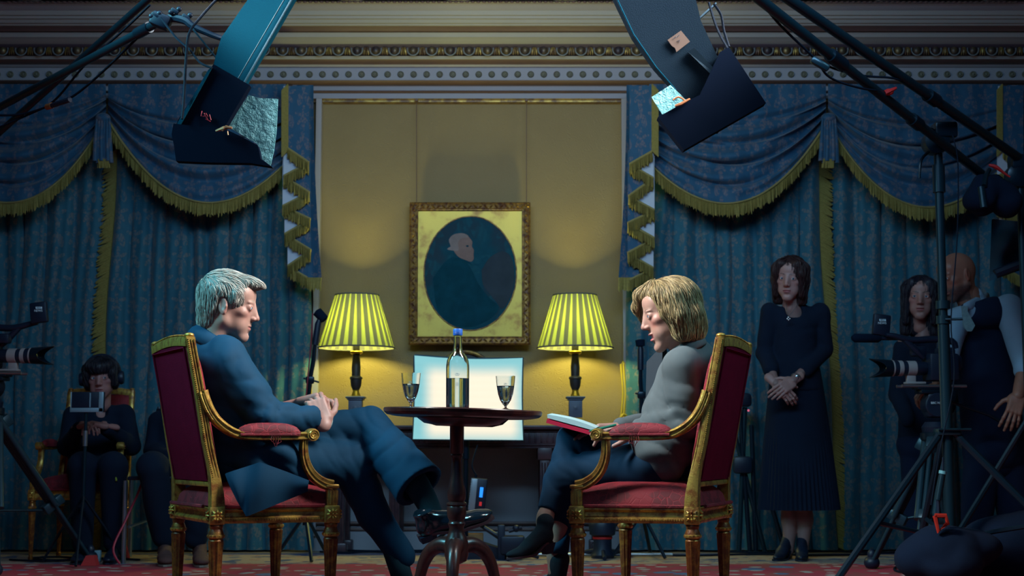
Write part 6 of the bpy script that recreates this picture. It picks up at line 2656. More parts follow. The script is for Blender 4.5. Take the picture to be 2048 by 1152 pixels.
def lettering(txt, size, M, parent, mat=None, name='lettering'):
    cu = bpy.data.curves.new(name, 'FONT')
    cu.body = txt
    cu.size = size
    cu.align_x = 'CENTER'
    cu.align_y = 'CENTER'
    cu.extrude = .0006
    cu.materials.append(mat or M_text)
    o = bpy.data.objects.new(name, cu)
    COL.objects.link(o)
    o.parent = parent
    o.matrix_local = M
    return o


def text_frame(c, right, up):
    r, u = Vector(right).normalized(), Vector(up)
    u = (u - r * u.dot(r)).normalized()
    n = r.cross(u)
    return Matrix(((r.x, u.x, n.x, c[0]), (r.y, u.y, n.y, c[1]), (r.z, u.z, n.z, c[2]), (0, 0, 0, 1)))


def bbc(parent, c, w, right=(1, 0, 0), up=(0, 0, 1)):
    """three small lettered blocks above the word NEWS"""
    r, u = Vector(right).normalized(), Vector(up).normalized()
    n = r.cross(u)
    c = Vector(c)
    R = Matrix((r, u, n)).transposed()
    g = MB()
    for k in (-1, 0, 1):
        g.box(c + r * (k * w * .26 + w * .10) + u * w * .22, (w * .235, w * .24, .001), R)
    g.build('logo_blocks', M_text, parent, smooth=0)
    lettering('B B C', w * .22, text_frame(c + r * w * .10 + u * w * .225 + n * .0012, r, u), parent, M_black)
    lettering('NEWS', w * .36, text_frame(c - u * w * .12, r, u), parent)


def camera_rig(lab, px, py, Y, sgn, feet, mic, head_py, extra=None):
    root = wempty('video_camera', lab, 'video camera')
    O = P(px, py, Y)
    ex = Vector((sgn, -.12, 0)).normalized()
    ez = Vector((0, 0, 1))
    ey = ez.cross(ex)
    K = lambda a, b, c: O + ex * a + ey * b + ez * c
    R = Matrix((ex, ey, ez)).transposed()
    Rl = rot_to(ex)
    # lens
    g = MB().lathe([(.030, -.01), (.034, .0), (.034, .05)], O, 28, Rl)
    g.lathe([(.036, .090), (.0365, .115)], O, 28, Rl)
    g.lathe([(.0375, .135), (.0385, .160)], O, 28, Rl)
    lens = g.build('lens', M_black, root)
    g = MB()
    for a, b2, r in ((.045, .092, .0375), (.113, .137, .0385), (.158, .168, .0405)):
        g.lathe([(r - .003, a), (r, a + .002), (r, b2 - .002), (r - .003, b2)], O, 28, Rl)
    g.build('lens_rings', M_lenswhite, lens)
    g = MB()
    n = 48
    o_ = [[], [], [], []]
    for k in range(n):
        a = 2 * PI * k / n
        e = .245 - .035 * math.cos(2 * a)
        for q, (r, x) in enumerate(((.041, .168), (.0475, e), (.045, e), (.039, .170))):
            o_[q].append(O + Rl @ Vector((r * math.cos(a), r * math.sin(a), x)))
    g.loft(o_, caps=False)
    g.build('lens_hood', M_blackmetal, lens)
    MB().lathe([(.001, .196), (.02, .194), (.036, .186), (.036, .180)], O, 24, Rl, caps=False).build('front_glass', M_lensglass, lens)
    g = MB().box(K(.07, 0, -.052), (.045, .03, .04), R, bev=.005)
    g.box(K(.05, 0, -.072), (.10, .05, .012), R, bev=.004)
    g.build('lens_foot', M_lenswhite, root)
    # body
    g = MB().box(K(-.085, 0, .005), (.15, .115, .135), R, bev=.012)
    g.box(K(-.11, 0, .08), (.09, .07, .05), R, bev=.015)
    g.box(K(-.17, -.02, .03), (.06, .07, .08), R, bev=.02)
    g.box(K(-.05, -.062, .01), (.05, .012, .06), R, bev=.004)
    bd = g.build('body', M_black, root)
    g = MB()
    for q in range(5):
        g.box(K(-.05 - q * .02, -.064, -.035 + .02 * (q % 3)), (.008, .006, .008), R, bev=.002)
    g.tube([K(-.03, -.066, .045), K(-.012, -.066, .03)], .003, 6)
    g.build('buttons', M_alu, bd)
    # top handle, bracket and hood monitor
    g = MB().tube([K(-.17, 0, .10), K(-.15, 0, .135), K(-.05, 0, .145), K(.06, 0, .140), K(.15, 0, .160), K(.19, 0, .165)], [.012, .017, .018, .017, .014, .010], 10, smooth=3)
    g.rod(K(-.08, 0, .07), K(-.08, 0, .14), .014)
    g.tube([K(.0, 0, .05), K(.04, .0, .09), K(.10, 0, .145)], [.012, .02, .012], 8, smooth=3)
    g.box(K(.02, -.02, .085), (.08, .05, .05), R, bev=.012)
    g.build('top_handle', M_black, root)
    mn = MB().box(K(.205, -.02, .215), (.088, .03, .105), R @ Matrix.Rotation(-.12 , 3, 'Y'), bev=.008).build('monitor_hood', M_black, root)
    rt = ex * sgn
    bbc(root, K(.206, -.02, .228) + Vector((0, -.019, 0)) + ey * 0, .044, rt, (0.10 * sgn * -1 * sgn, 0, 1))
    if mic:
        g = MB().rod(K(.10, -.03, .150), K(.22, -.03, .150), .010)
        g.build('microphone', M_black, root)
        MB().tube([K(.205, -.03, .150), K(.22, -.03, .150), K(.34, -.03, .150), K(.355, -.03, .150)], [.012, .022, .022, .010], 14).build('foam_windshield', M_foam, root)
    # rods and plate
    g = MB()
    for s_ in (-1, 1):
        g.rod(K(-.20, s_ * .035, -.088), K(.13, s_ * .035, -.088), .0075)
    g.build('support_rods', M_alu, root)
    g = MB().box(K(-.06, 0, -.095), (.22, .08, .02), R, bev=.004)
    g.box(K(-.03, 0, -.115), (.13, .09, .02), R, bev=.004)
    g.build('base_plate', M_blackmetal, root)
    # fluid head
    hz = P(px, head_py, Y).z
    hx = K(-.05, 0, 0)
    c = Vector((hx.x, hx.y, 0))
    z1 = O.z - .125
    g = MB().box(c + Vector((0, 0, (z1 + hz) / 2 + .02)), (.10, .10, (z1 - hz) * .8), bev=.02)
    g.lathe([(.055, -.055), (.06, -.05), (.06, .05), (.055, .055)], c + Vector((0, 0, (z1 + hz) / 2 + .02)), 24, rot_to((0, 1, 0)))
    g.lathe([(.03, hz - .10), (.062, hz - .05), (.068, hz - .01), (.05, hz + .015)], c, 24)
    g.build('fluid_head', M_black, root)
    g = MB().tube([c + Vector((-sgn * .04, .05, z1 - .02)), c + Vector((-sgn * .30, .12, z1 - .10)), c + Vector((-sgn * .42, .14, z1 - .16))], [.008, .008, .014], 8)
    g.build('pan_bar', M_blackmetal, root)
    lettering('BBC NEWS', .015, text_frame(c + Vector((0, -.062, (z1 + hz) / 2 + .03)), (1, 0, 0), (0, 0, 1)), root)
    # tripod
    tp = wempty('tripod', None)
    tp.parent = None
    top = c + Vector((0, 0, hz - .05))
    g = MB().lathe([(.055, hz - .09), (.075, hz - .07), (.075, hz - .04), (.05, hz - .03)], c, 20)
    g.build('bowl', M_blackmetal, root)
    bpy.data.objects.remove(tp)
    for fx, fy in feet:
        f = Vector((fx, fy, .03))
        d = (f - top)
        side = d.cross(Vector((0, 0, 1))).normalized()
        a = top + side * .0
        mid = top + d * .62
        g = MB()
        for s_ in (-1, 1):
            g.rod(top + side * s_ * .052, mid + side * s_ * .040, .016, .016)
            g.rod(top + side * s_ * .018 + d * .05, mid + side * s_ * .012, .012, .012)
        Rd = rot_to(d)
        g.box(mid, (.115, .05, .05), rot_to(d, side), bev=.006)
        g.box(top + d * .10, (.13, .055, .06), rot_to(d, side), bev=.008)
        lg = g.build('leg', M_tripod, root)
        g = MB()
        for s_ in (-1, 0, 1):
            g.rod(mid + side * s_ * .026, f + side * s_ * .020, .0095, .0095)
        g.build('lower_leg', M_tripod, lg)
        g = MB().ell(f + Vector((0, 0, .012)), (.04, .04, .035))
        g.ell(f + Vector((0, 0, .05)), (.022, .022, .03))
        g.build('rubber_foot', M_black, lg)
        g = MB().box(top + d * .075 + side * .048, (.014, .018, .05), rot_to(d, side), bev=.003)
        g.build('clamp_lever', M_red, lg)
    ctr = Vector((c.x, c.y, .30))
    for k, (fx, fy) in enumerate(feet):
        f = Vector((fx, fy, .03))
        MB().rod(ctr, top + (f - top) * .66, .007).build('spreader_arm', M_gunmetal, root)
    if extra:
        extra(root)
    return root


fl = lambda px, Y: (P(px, 1000, Y).x, Y)
camera_rig('black video camera with long white-banded lens on a tripod at the left edge', 1, 712, 7.35, 1, [(P(180, 1130, 7.74).x, 7.74), (P(-10, 1100, 6.95).x, 6.95), (P(-160, 1100, 7.8).x, 7.8)], False, 800)
camera_rig('black video camera with long white-banded lens on a tripod in front of the dark-haired woman', 1848, 737, 7.22, -1, [(P(1744, 1142, 7.40).x, 7.40), (P(1838, 1150, 6.85).x, 6.85), (P(1905, 1100, 7.42).x, 7.42)], True, 850)

# --- small monitor on a stand in front of the headphone woman
Ym = 7.68
root = wempty('field_monitor', 'small monitor with silver back on a thin stand before the headphone woman', 'monitor')
a, b2 = P(143, 784, Ym), P(208, 824, Ym)
g = MB().box(((a.x + b2.x) / 2, Ym, (a.z + b2.z) / 2), (b2.x - a.x, .03, a.z - b2.z), bev=.004)
g.build('casing', M_black, root)
g = MB()
w = b2.x - a.x
g.box(((a.x + b2.x) / 2, Ym - .017, b2.z + .010), (w, .006, .022), bev=.002)
g.box((b2.x - .012, Ym - .017, (a.z + b2.z) / 2), (.024, .006, a.z - b2.z), bev=.002)
g.box((a.x + .004, Ym - .017, (a.z + b2.z) / 2), (.006, .006, a.z - b2.z), bev=.002)
g.box(((a.x * .4 + b2.x * .6), Ym - .017, (a.z + b2.z) / 2 + .01), (.006, .004, a.z - b2.z - .03))
g.build('silver_trim', plain('silver_trim', (.30, .45, .52), .4, .3), root, smooth=30)
c = P(172, 830, Ym)
MB().rod((c.x, Ym, .30), (c.x, Ym, b2.z), .009).build('pole', M_gunmetal, root)
MB().rod((c.x, Ym, .62), (c.x, Ym, .70), .013).build('silver_sleeve', M_alu, root)
for k in range(3):
    t = math.radians(-80 + 120 * k)
    MB().tube([(c.x, Ym, .36), (c.x + .12 * math.cos(t), Ym + .12 * math.sin(t), .20), (c.x + .24 * math.cos(t), Ym + .24 * math.sin(t), .022)], .008, 6).build('leg', M_blackmetal, root)
g = MB()
g.tube([(c.x + .25, 8.0, .58), (c.x + .27, 7.8, .42), (c.x + .22, 7.7, .24), (c.x + .18, 7.62, .10), (c.x + .22, 7.6, .02)], .006, 6, smooth=5)
tag(g.build('red_cable', plain('cable_red', (.45, .02, .05), .5)), 'red cable hanging from the headphone woman\'s lap to the floor', 'cable')
g = MB().tube([P(222, 918, 7.75), P(228, 940, 7.74), P(233, 962, 7.72)], .005, 6, smooth=3)
tag(g.build('green_cable', plain('cable_green', (.25, .32, .03), .5)), 'short green cable above the crimson seat beside the headphone woman', 'cable')

# --- microphones on stands
def mic_stand(lab, top, bend, pole, base, Y, red=False):
    root = wempty('microphone_stand', lab, 'microphone')
    t0, t1 = P(*top[0], Y), P(*top[1], Y)
    MB().tube([t0.lerp(t1, -.1), t0, t1, t1.lerp(t0, -.1)], [.010, .027, .025, .012], 16).build('foam_windshield', M_foam, root)
    b0, b1 = P(*bend[0], Y), P(*bend[1], Y)
    g = MB().tube([t0.lerp(t1, .5), b0, b1], [.008, .017, .017], 10)
    g.build('microphone', M_black, root)
    pts = [b1] + [P(*q, Y) for q in pole]
    g = MB().tube(pts, [.010] + [.012] * (len(pts) - 2) + [.013], 8)
    p = pts[len(pts) // 2]
    g.box(p, (.045, .03, .04), bev=.008)
    g.rod(p + Vector((-.035, 0, .01)), p + Vector((.05, 0, -.012)), .005)
    g.build('pole', M_blackmetal, root)
    e = pts[-1]
    MB().rod((e.x, Y, .20), (e.x, Y, e.z), .014).build('pole', M_blackmetal, root)
    for k in range(3):
        t = math.radians(-90 + base + 120 * k)
        MB().tube([(e.x, Y, .26), (e.x + .17 * math.cos(t), Y + .17 * math.sin(t), .022)], .010, 6).build('leg', M_blackmetal, root)
    if red:
        g = MB().tube([b0 + Vector((-.03, 0, .06)), b0 + Vector((-.035, 0, -.08)), pts[1] + Vector((-.02, 0, .02)), pts[2] + Vector((-.01, -.02, 0)), pts[-1] + Vector((-.02, -.02, 0))], .004, 6, smooth=4)
        g.build('red_lead', plain('lead_red', (.25, .015, .03), .5), root)
    return root


mic_stand('black foam microphone on a stand beside the left table lamp', ((634, 623), (649, 639)), ((636, 648), (630, 690)), [(627, 720), (620, 760), (617, 800), (613, 880)], 20, 7.9, True)
mic_stand('thin black microphone on a stand at the curtain edge right of the lamps', ((1280, 680), (1281, 692)), ((1281, 700), (1281, 740)), [(1281, 765), (1283, 790), (1283, 860)], 40, 8.1)

# --- light stand on the right with booms
Yt = 6.4
root = wempty('light_stand', 'tall black steel light stand rising in front of the man in the waistcoat', 'light stand')
top, bot = P(1874, 300, Yt), P(1896, 870, Yt)
tx = (top.x + bot.x) / 2
g = MB().rod((tx, Yt, .10), (tx, Yt, P(1890, 640, Yt).z), .026)
g.rod((tx, Yt, P(1890, 640, Yt).z), (tx, Yt, top.z), .020)
g.build('pole', M_gunmetal, root)
g = MB()
for y in (640, 610):
    g.rod((tx, Yt, P(1890, y + 8, Yt).z), (tx, Yt, P(1890, y - 8, Yt).z), .032)
g.build('collar', M_gunmetal, root)
g = MB()
g.rod((tx, Yt, P(1880, 385, Yt).z), (tx, Yt, P(1880, 330, Yt).z), .028)
g.build('collar', M_gunmetal, root)
g = MB()
g.rod((tx, Yt - .03, P(1880, 640, Yt).z), (tx + .07, Yt - .05, P(1880, 640, Yt).z), .006)
g.build('locking_knob', M_gunmetal, root)
g = MB()
hd = P(1872, 285, Yt)
g.lathe([(.03, -.04), (.055, -.035), (.058, 0), (.055, .035), (.03, .04)], (tx - .01, Yt, hd.z), 20, rot_to((0, 1, 0)))
g.box((tx + .03, Yt, P(1880, 262, Yt).z), (.10, .09, .07), bev=.01)
g.tube([(tx - .05, Yt - .03, hd.z - .05), (tx - .09, Yt - .05, hd.z - .09), (tx - .10, Yt - .05, hd.z - .17)], [.007, .007, .005], 6, smooth=3)
g.tube([(tx - .03, Yt - .04, hd.z + .05), (tx - .10, Yt - .05, hd.z + .07)], .006, 6)
g.rod((tx - .02, Yt - .06, hd.z + .02), (tx - .02, Yt + .06, hd.z + .02), .012)
g.build('grip_head', M_blackmetal, root)
zb = P(1896, 864, Yt).z
for ang, L_ in ((205, .62), (-30, .66), (95, .55)):
    t = math.radians(ang)
    e = Vector((tx + L_ * math.cos(t), Yt + L_ * math.sin(t) * .8, .035))
    lg = MB().tube([(tx + .03 * math.cos(t), Yt + .03 * math.sin(t), zb), e], .0165, 8).build('leg', M_blackmetal, root)
    MB().tube([(tx, Yt, .22), Vector((tx, Yt, zb)).lerp(e, .6)], .010, 6).build('brace', M_blackmetal, root)
    MB().ell(e, (.024, .024, .022)).build('rubber_foot', M_black, lg)
g = MB().box((tx, Yt, zb), (.10, .09, .03), bev=.006)
g.rod((tx - .05, Yt - .05, zb + .01), (tx + .09, Yt - .05, zb + .01), .006)
g.build('spreader', M_gunmetal, root)

root = wempty('second_light_stand', 'black light stand with grip head cropped at the right edge', 'light stand')
sx = P(2042, 420, 6.7).x
MB().rod((sx, 6.7, .06), (sx, 6.7, P(2040, 345, 6.7).z), .018).build('pole', M_gunmetal, root)
g = MB().lathe([(.03, -.04), (.055, -.03), (.055, .03), (.03, .04)], (sx - .01, 6.7, P(2035, 352, 6.7).z), 20, rot_to((0, 1, 0)))
g.box((sx, 6.7, P(2035, 325, 6.7).z), (.09, .08, .07), bev=.01)
g.build('grip_head', M_blackmetal, root)
for k in range(3):
    t = math.radians(30 + 120 * k)
    MB().tube([(sx, 6.7, .75), (sx + .45 * math.cos(t), 6.7 + .45 * math.sin(t), .035)], .014, 8).build('leg', M_blackmetal, root)


def boom(lab, a, b2, r, name='boom_arm', collar=()):
    root = wempty(name, lab, 'boom arm')
    a, b2 = P(*a), P(*b2)
    MB().rod(a, b2, r, r * 1.0, 14).build('tube', M_gunmetal if r > .013 else M_blackmetal, root)
    for t, q in collar:
        c = a.lerp(b2, t)
        MB().tube([c, c + (b2 - a).normalized() * q], r * 1.35, 14).build('collar', M_blackmetal, root)
    return root


boom('thick black boom arm through the grip head of the right light stand', (1470, -40, 5.2), (1968, 352, 6.62), .021, collar=((.33, .10), (.66, .07)))
boom('upper black boom arm running off the right edge', (1490, -62, 5.3), (2090, 352, 6.85), .022, collar=((.55, .07),))
boom('lower left boom arm ending at the clamp beside the left softbox', (-60, 246, 6.0), (318, 44, 5.05), .0155, collar=((.90, .08),))
boom('steeper left boom arm crossing from the left edge to the top', (-60, 318, 6.2), (345, -45, 5.2), .0145)

# clamp cluster at the left softbox
root = wempty('grip_clamp', 'black grip clamp with wing screws joining the left boom to the softbox', 'clamp')
g = MB()
c = P(322, 42, 5.0)
g.box(c, (.07, .05, .05), Matrix.Rotation(.4, 3, 'Y'), bev=.01)
g.tube([P(318, 44, 5.02), P(345, 36, 5.0), P(372, 42, 4.98), P(388, 54, 4.97), P(440, 76, 4.96), P(470, 80, 4.96)], [.014, .016, .014, .012, .009, .009], 8, smooth=3)
for x, y in ((311, 30), (350, 22), (372, 34)):
    p = P(x, y, 4.98)
    g.rod(P(x + 8, y + 10, 4.99), p, .006)
    g.box(p, (.03, .012, .014), Matrix.Rotation(.6, 3, 'Y'), bev=.004)
    g.ell(p + Vector((.014, 0, .006)), (.010, .007, .010))
    g.ell(p + Vector((-.014, 0, -.004)), (.010, .007, .010))
g.build('clamp_body', M_black, root)
g = MB()
g.box(P(410, 88, 4.95), (.02, .006, .15), rot_to(P(388, 62, 4.95) - P(432, 116, 4.95)), bev=.001)
g.build('bracket_plate', M_gunmetal, root)
g = MB()
g.box(P(1400, 36, 5.02), (.020, .006, .155), rot_to(P(1372, 60, 5.02) - P(1430, 8, 5.02)), bev=.001)
tag(g.build('bracket_plate', plain('bracket_grey', (.12, .19, .24), .4, .4)), 'pale flat metal strut fixed to the back of the right softbox', 'bracket')

# --- strip softboxes
M_sbfab = plain('softbox_fabric', (.001, .045, .078), .9, spec=.04, bump=.3, bscale=300)
M_sbdark = plain('softbox_dark_fabric', (.0025, .011, .022), .9, bump=.3, bscale=300, spec=.1)
M_skirt = plain('skirt_black', (.0015, .005, .015), 1.0, spec=.05)
M_foil, nt, b_ = newmat('crumpled_foil')
N = NT(nt)
tc = nt.nodes.new('ShaderNodeTexCoord')
sset(b_, **{'Base Color': (.12, .40, .46, 1), 'Roughness': .45, 'Metallic': .15})
N.bump(N.noise(tc.outputs['Object'], 26, 6, .65), 1.0, .02, b_)
M_clip = plain('clamp_orange', (.55, .22, .10), .4, .4)


def pxprism(g, poly, Y0, Y1, shift=(0, 0)):
    """solid panel: outline at depth Y0, extruded straight back to Y1"""
    a = [P(x, y, Y0) for x, y in poly]
    b2 = [Vector((p.x, Y1, p.z)) for p in a]
    n = len(a)
    g.add(a + b2, [(j, (j + 1) % n, n + (j + 1) % n, n + j) for j in range(n)] + [tuple(range(n - 1, -1, -1)), tuple(range(n, 2 * n))])
    return g


root = wempty('strip_softbox', 'blue-lit strip softbox with a silver foil flap hanging above the grey-haired man', 'softbox')
g = pxprism(MB(), [(520, -60), (622, -60), (586, 0), (487, 172), (425, 135), (442, 76), (495, 0)], 4.86, 4.90)
g.build('fabric_body', M_sbfab, root, smooth=0)
g = MB()
for k in range(5):
    g.tube([P(618, -50, 4.852), P(583, 0, 4.852), P(485, 172, 4.852)], .004, 6)
    break
for x in (-10,):
    g.tube([P(612 + x, -50, 4.852), P(578 + x, 0, 4.852), P(480 + x, 168, 4.852)], .0022, 5)
g.build('piping', plain('piping_dark', (.015, .06, .09), .5), root)
g = pxprism(MB(), [(427, 128), (499, 170), (447, 258), (352, 250), (356, 240)], 4.84, 4.88)
g.build('black_skirt', M_skirt, root, smooth=0)
g = pxprism(MB(), [(424, 134), (416, 140), (355, 246), (348, 262), (360, 250)], 4.83, 4.845)
g.build('edge_strip', M_sbfab, root, smooth=0)
low = [(347, 247), (400, 253), (447, 256), (480, 272), (515, 290), (518, 300), (521, 318), (530, 324), (543, 333), (500, 326), (420, 325), (352, 322), (348, 292), (343, 268)]
g = pxprism(MB(), low, 4.82, 4.86)
g.build('lower_flap', M_skirt, root, smooth=0)
foil = [(497, 190), (520, 196), (556, 198), (553, 260), (548, 300), (541, 331), (524, 318), (515, 288), (455, 253)]
g = pxprism(MB(), foil, 4.90, 4.905)
g.build('foil_flap', M_foil, root, smooth=0)
g = MB()
g.tube([P(432, 262, 4.81), P(448, 256, 4.80), P(462, 254, 4.805)], [.004, .007, .003], 6)
g.tube([P(444, 262, 4.80), P(452, 254, 4.80), P(464, 256, 4.80)], [.003, .006, .004], 6)
g.tube([P(455, 262, 4.80), P(456, 270, 4.80)], .002, 5)
g.build('clip', M_clip, root)
g = MB()
for q in (((404, 222), (402, 232), (409, 233)), ((408, 226), (416, 240)), ((409, 232), (412, 226), (416, 234), (419, 229), (422, 240)), ((411, 238), (421, 243))):
    g.tube([P(x, y, 4.832) for x, y in q], .0016, 4)
g.build('red_marking', plain('red_marker', (.40, .01, .03), .6), root)

root = wempty('strip_softbox', 'dark strip softbox with a tan card taped to it above the blonde woman', 'softbox')
g = pxprism(MB(), [(1205, -60), (1372, -60), (1392, 0), (1402, 42), (1462, 172), (1440, 260), (1350, 262), (1372, 200), (1310, 132), (1266, 70), (1232, 0)], 4.92, 4.98)
g.build('fabric_body', M_sbdark, root, smooth=0)
g = MB().tube([P(1235, 0, 4.915), P(1267, 68, 4.915), P(1312, 134, 4.915), P(1352, 180, 4.915)], .0022, 5)
g.build('piping', M_sbfab, root)
g = MB()
g.add([P(1388, 95, 4.915), P(1376, 104, 4.915), P(1450, 176, 4.915), P(1462, 172, 4.915), P(1388, 95, 4.89), P(1376, 104, 4.90), P(1450, 176, 4.90), P(1462, 172, 4.90)], [(0, 1, 2, 3), (7, 6, 5, 4), (0, 4, 5, 1), (1, 5, 6, 2), (2, 6, 7, 3), (3, 7, 4, 0)])
g.build('support_strut', plain('strut', (.03, .07, .11), .5), root, smooth=0)
g = pxprism(MB(), [(1316, 234), (1374, 202), (1400, 190), (1440, 104), (1458, 94), (1532, 206), (1368, 300)], 4.86, 4.91)
g.build('black_skirt', M_skirt, root, smooth=0)
g = pxprism(MB(), [(1303, 194), (1341, 170), (1356, 184), (1376, 204), (1326, 231)], 4.90, 4.905)
g.build('foil_flap', M_foil, root, smooth=0)
g = MB()
g.tube([P(1346, 200, 4.85), P(1356, 194, 4.85), P(1366, 198, 4.85), P(1372, 205, 4.85)], .003, 6, smooth=3)
g.tube([P(1350, 212, 4.85), P(1362, 208, 4.85), P(1380, 198, 4.85)], [.004, .006, .004], 6)
g.build('clip', M_clip, root)
g = pxprism(MB(), [(1335, 80), (1362, 61), (1380, 83), (1353, 104), (1350, 96), (1344, 92)], 4.910, 4.913)
cd = g.build('taped_card', plain('tan_card', (.09, .055, .042), .8), root, smooth=0)
g = MB()
for q in (((1347, 78), (1350, 74)), ((1352, 76), (1354, 71)), ((1356, 74), (1359, 69)), ((1353, 83), (1360, 80), (1358, 86))):
    g.tube([P(x, y, 4.908) for x, y in q], .0009, 4)
g.build('handwriting', M_black, cd)

# --- hanging sandbag and flags on the right
root = wempty('sandbag', 'black sandbag hanging from the boom end at the upper right', 'sandbag')
s = SDF(.010)
s.cone(P(1968, 368, 6.55), P(1962, 400, 6.55), .045, .075, .05)
s.cone(P(1990, 362, 6.58), P(2012, 405, 6.58), .04, .075, .05)
s.cone(P(1975, 375, 6.55), P(2010, 385, 6.58), .05, .05, .05)
sdf_build([s.mesh(wrinkle(.008, 9))], 'bag', M_blackcloth, root)
g = MB().tube([P(1968, 372, 6.48), P(1972, 352, 6.52), P(1978, 340, 6.58)], .012, 8)
g.rod(P(1962, 374, 6.47), P(1968, 415, 6.46), .016)
g.build('hook', M_gunmetal, root)
g = MB().tube([P(1978, 330, 6.52), P(1992, 334, 6.52), P(2008, 346, 6.52), P(2020, 354, 6.52)], [.006, .010, .006, .004], 6, smooth=3)
tag(g.build('red_strap', M_red), 'red strap at the boom end above the hanging sandbag', 'strap')
g = MB()
g.ell(P(1778, 184, 5.95), (.020, .015, .014))
g.tube([P(1770, 186, 5.94), P(1784, 180, 5.94), P(1792, 176, 5.95)], [.012, .008, .006], 6)
tag(g.build('red_tape', M_red), 'red tape knotted round the lower right boom arm', 'tape')
root = wempty('black_flag', 'black cloth flag hanging at the right edge above the man in the waistcoat', 'flag')


def flagfn(u, v):
    x = lerp(lerp(1985, 1980, v), 2075, u)
    y = lerp(lerp(438, 446, u), lerp(562, 528, u), v)
    return P(x, y, 6.9 + .03 * math.sin(u * 9 + v * 4) + .02 * math.sin(v * 11))


g = MB().grid(flagfn, 16, 16)
n0 = len(g.v)
g.grid(lambda u, v: flagfn(u, v) + Vector((0, .012, 0)), 16, 16)
g.build('cloth', plain('flag_cloth', (.012, .045, .075), .9, bump=.3), root, smooth=180)
MB().tube([P(1990, 548, 6.86), P(2080, 512, 6.86)], .022, 8).build('flag_rod', M_black, root)

# sandbag heap on the floor at lower right
root = wempty('floor_sandbag', 'large black sandbag slumped over the foot of the light stand', 'sandbag')
s = SDF(.012)
for x, y, Y, r in ((1850, 1118, 6.25, .10), (1890, 1100, 6.25, .12), (1935, 1096, 6.3, .11), (1905, 1130, 6.2, .10)):
    c = P(x, y, Y)
    c.z = max(c.z, r * .75)
    s.ell(c, (r * 1.3, r, r * .85), k=.06)
s.cut(d_box((P(1900, 1100, 6.25).x, 6.25, -.288), (1, 1, .30)), .004)
sdf_build([s.mesh(wrinkle(.010, 6))], 'bag', M_blackcloth, root)
root = wempty('equipment_bag', 'black equipment bag on the floor in the lower right corner', 'bag')
s = SDF(.012)
c = P(2020, 1100, 6.55)
s.ell((c.x, 6.55, .17), (.24, .16, .16), k=.05)
s.ell((c.x + .12, 6.6, .22), (.16, .12, .12), k=.05)
s.cut(d_box((c.x, 6.55, -.288), (1, 1, .30)), .004)
sdf_build([s.mesh(wrinkle(.012, 7))], 'bag', M_blackcloth, root)
g = MB()
c = P(1881, 1046, 6.15)
g.tube([c + Vector((-.022, 0, .03)), c + Vector((.022, 0, .03)), c + Vector((.03, 0, 0)), c + Vector((-.01, 0, -.035)), c + Vector((-.022, 0, .03))], .010, 6)
tag(g.build('red_clip', plain('clip_red', (.38, .02, .01), .5)), 'red plastic clip hanging below the radio pack behind the light stand', 'clip')
root = wempty('radio_pack', 'slim silver and black transmitter hanging inside the light stand legs', 'radio pack')
a, b2 = P(1885, 948, 6.17), P(1876, 1000, 6.17)
MB().tube([a, b2], .014, 10).build('housing', M_gunmetal, root)
MB().tube([a + (a - b2) * .12, a], .017, 10).build('collar', plain('pale_band', (.12, .35, .40), .5), root)
MB().tube([b2, P(1877, 1030, 6.17)], .008, 8).build('antenna', M_black, root)
MB().tube([a + (a - b2) * .12, P(1886, 915, 6.2)], .005, 6).build('lead', M_cable, root)

# folded stands stacked behind the blonde woman's chair
root = wempty('stand_bundle', 'bundle of folded black stands leaning by the curtain behind the right armchair', 'light stand')
for k, (xa, ya, xb, yb2) in enumerate(((1478, 800, 1500, 1104), (1490, 815, 1478, 1104), (1503, 850, 1512, 1104), (1470, 870, 1530, 1104), (1540, 1000, 1570, 1104))):
    b3 = P(xb, yb2, 8.5)
    b3.z = .02
    MB().tube([P(xa, ya, 8.52), b3], .014, 8).build('stand_tube', M_gunmetal if k % 2 else M_blackmetal, root)
MB().box(P(1482, 800, 8.5), (.12, .06, .08), bev=.02).build('stand_head', M_black, root)
MB().box(P(1485, 930, 8.49), (.11, .06, .10), bev=.02).build('strap', M_black, root)
MB().ell(P(1497, 821, 8.46), (.007, .005, .007)).build('indicator_light', emis('indicator_pink', (.8, .15, .25), .6), root)

# low dolly and small items on the floor behind the table
root = wempty('low_camera_mount', 'small black camera mount with clamps on the floor behind the pedestal table', 'camera mount')
c = P(1025, 1090, 8.0)
g = MB().box((c.x, 8.0, .09), (.13, .12, .10), bev=.012)
g.box((c.x - .06, 7.98, .10), (.04, .06, .20), bev=.008)
g.tube([P(968, 1055, 8.0), P(1005, 1078, 8.0), (c.x, 8.0, .12)], .012, 8)
g.rod((c.x - .02, 7.96, .165), (c.x + .05, 7.96, .185), .010)
g.ell((c.x + .02, 7.96, .18), (.02, .02, .02))
g.build('mount_body', M_black, root)
g = MB()
for k in range(3):
    t = math.radians(20 + 120 * k)
    g = MB().tube([(c.x, 8.0, .06), (c.x + .15 * math.cos(t), 8.0 + .13 * math.sin(t), .022)], .010, 6)
    g.build('leg', M_black, root)
root = wempty('small_box', 'orange and teal cardboard box on the floor right of the pedestal table column', 'box')
c = P(945, 1080, 8.3)
MB().box((c.x, 8.3, .075), (.12, .10, .12), bev=.003).build('carton', plain('carton_orange', (.32, .16, .06), .8, var=.4, vscale=20), root)
MB().box((c.x + .03, 8.245, .06), (.055, .008, .07)).build('label', plain('label_teal', (.10, .28, .32), .7), root)
root = wempty('black_case', 'low black wedge-shaped case on the floor beside the orange box', 'case')
c = P(978, 1100, 8.05)
g = MB().prism([(-.16, 0), (.14, 0), (.14, .03), (-.05, .09), (-.16, .09)], -.08, .08, ((c.x, 8.1, .013), (1, 0, 0), (0, 0, 1), (0, 1, 0)))
g.build('case_body', M_black, root, smooth=30)
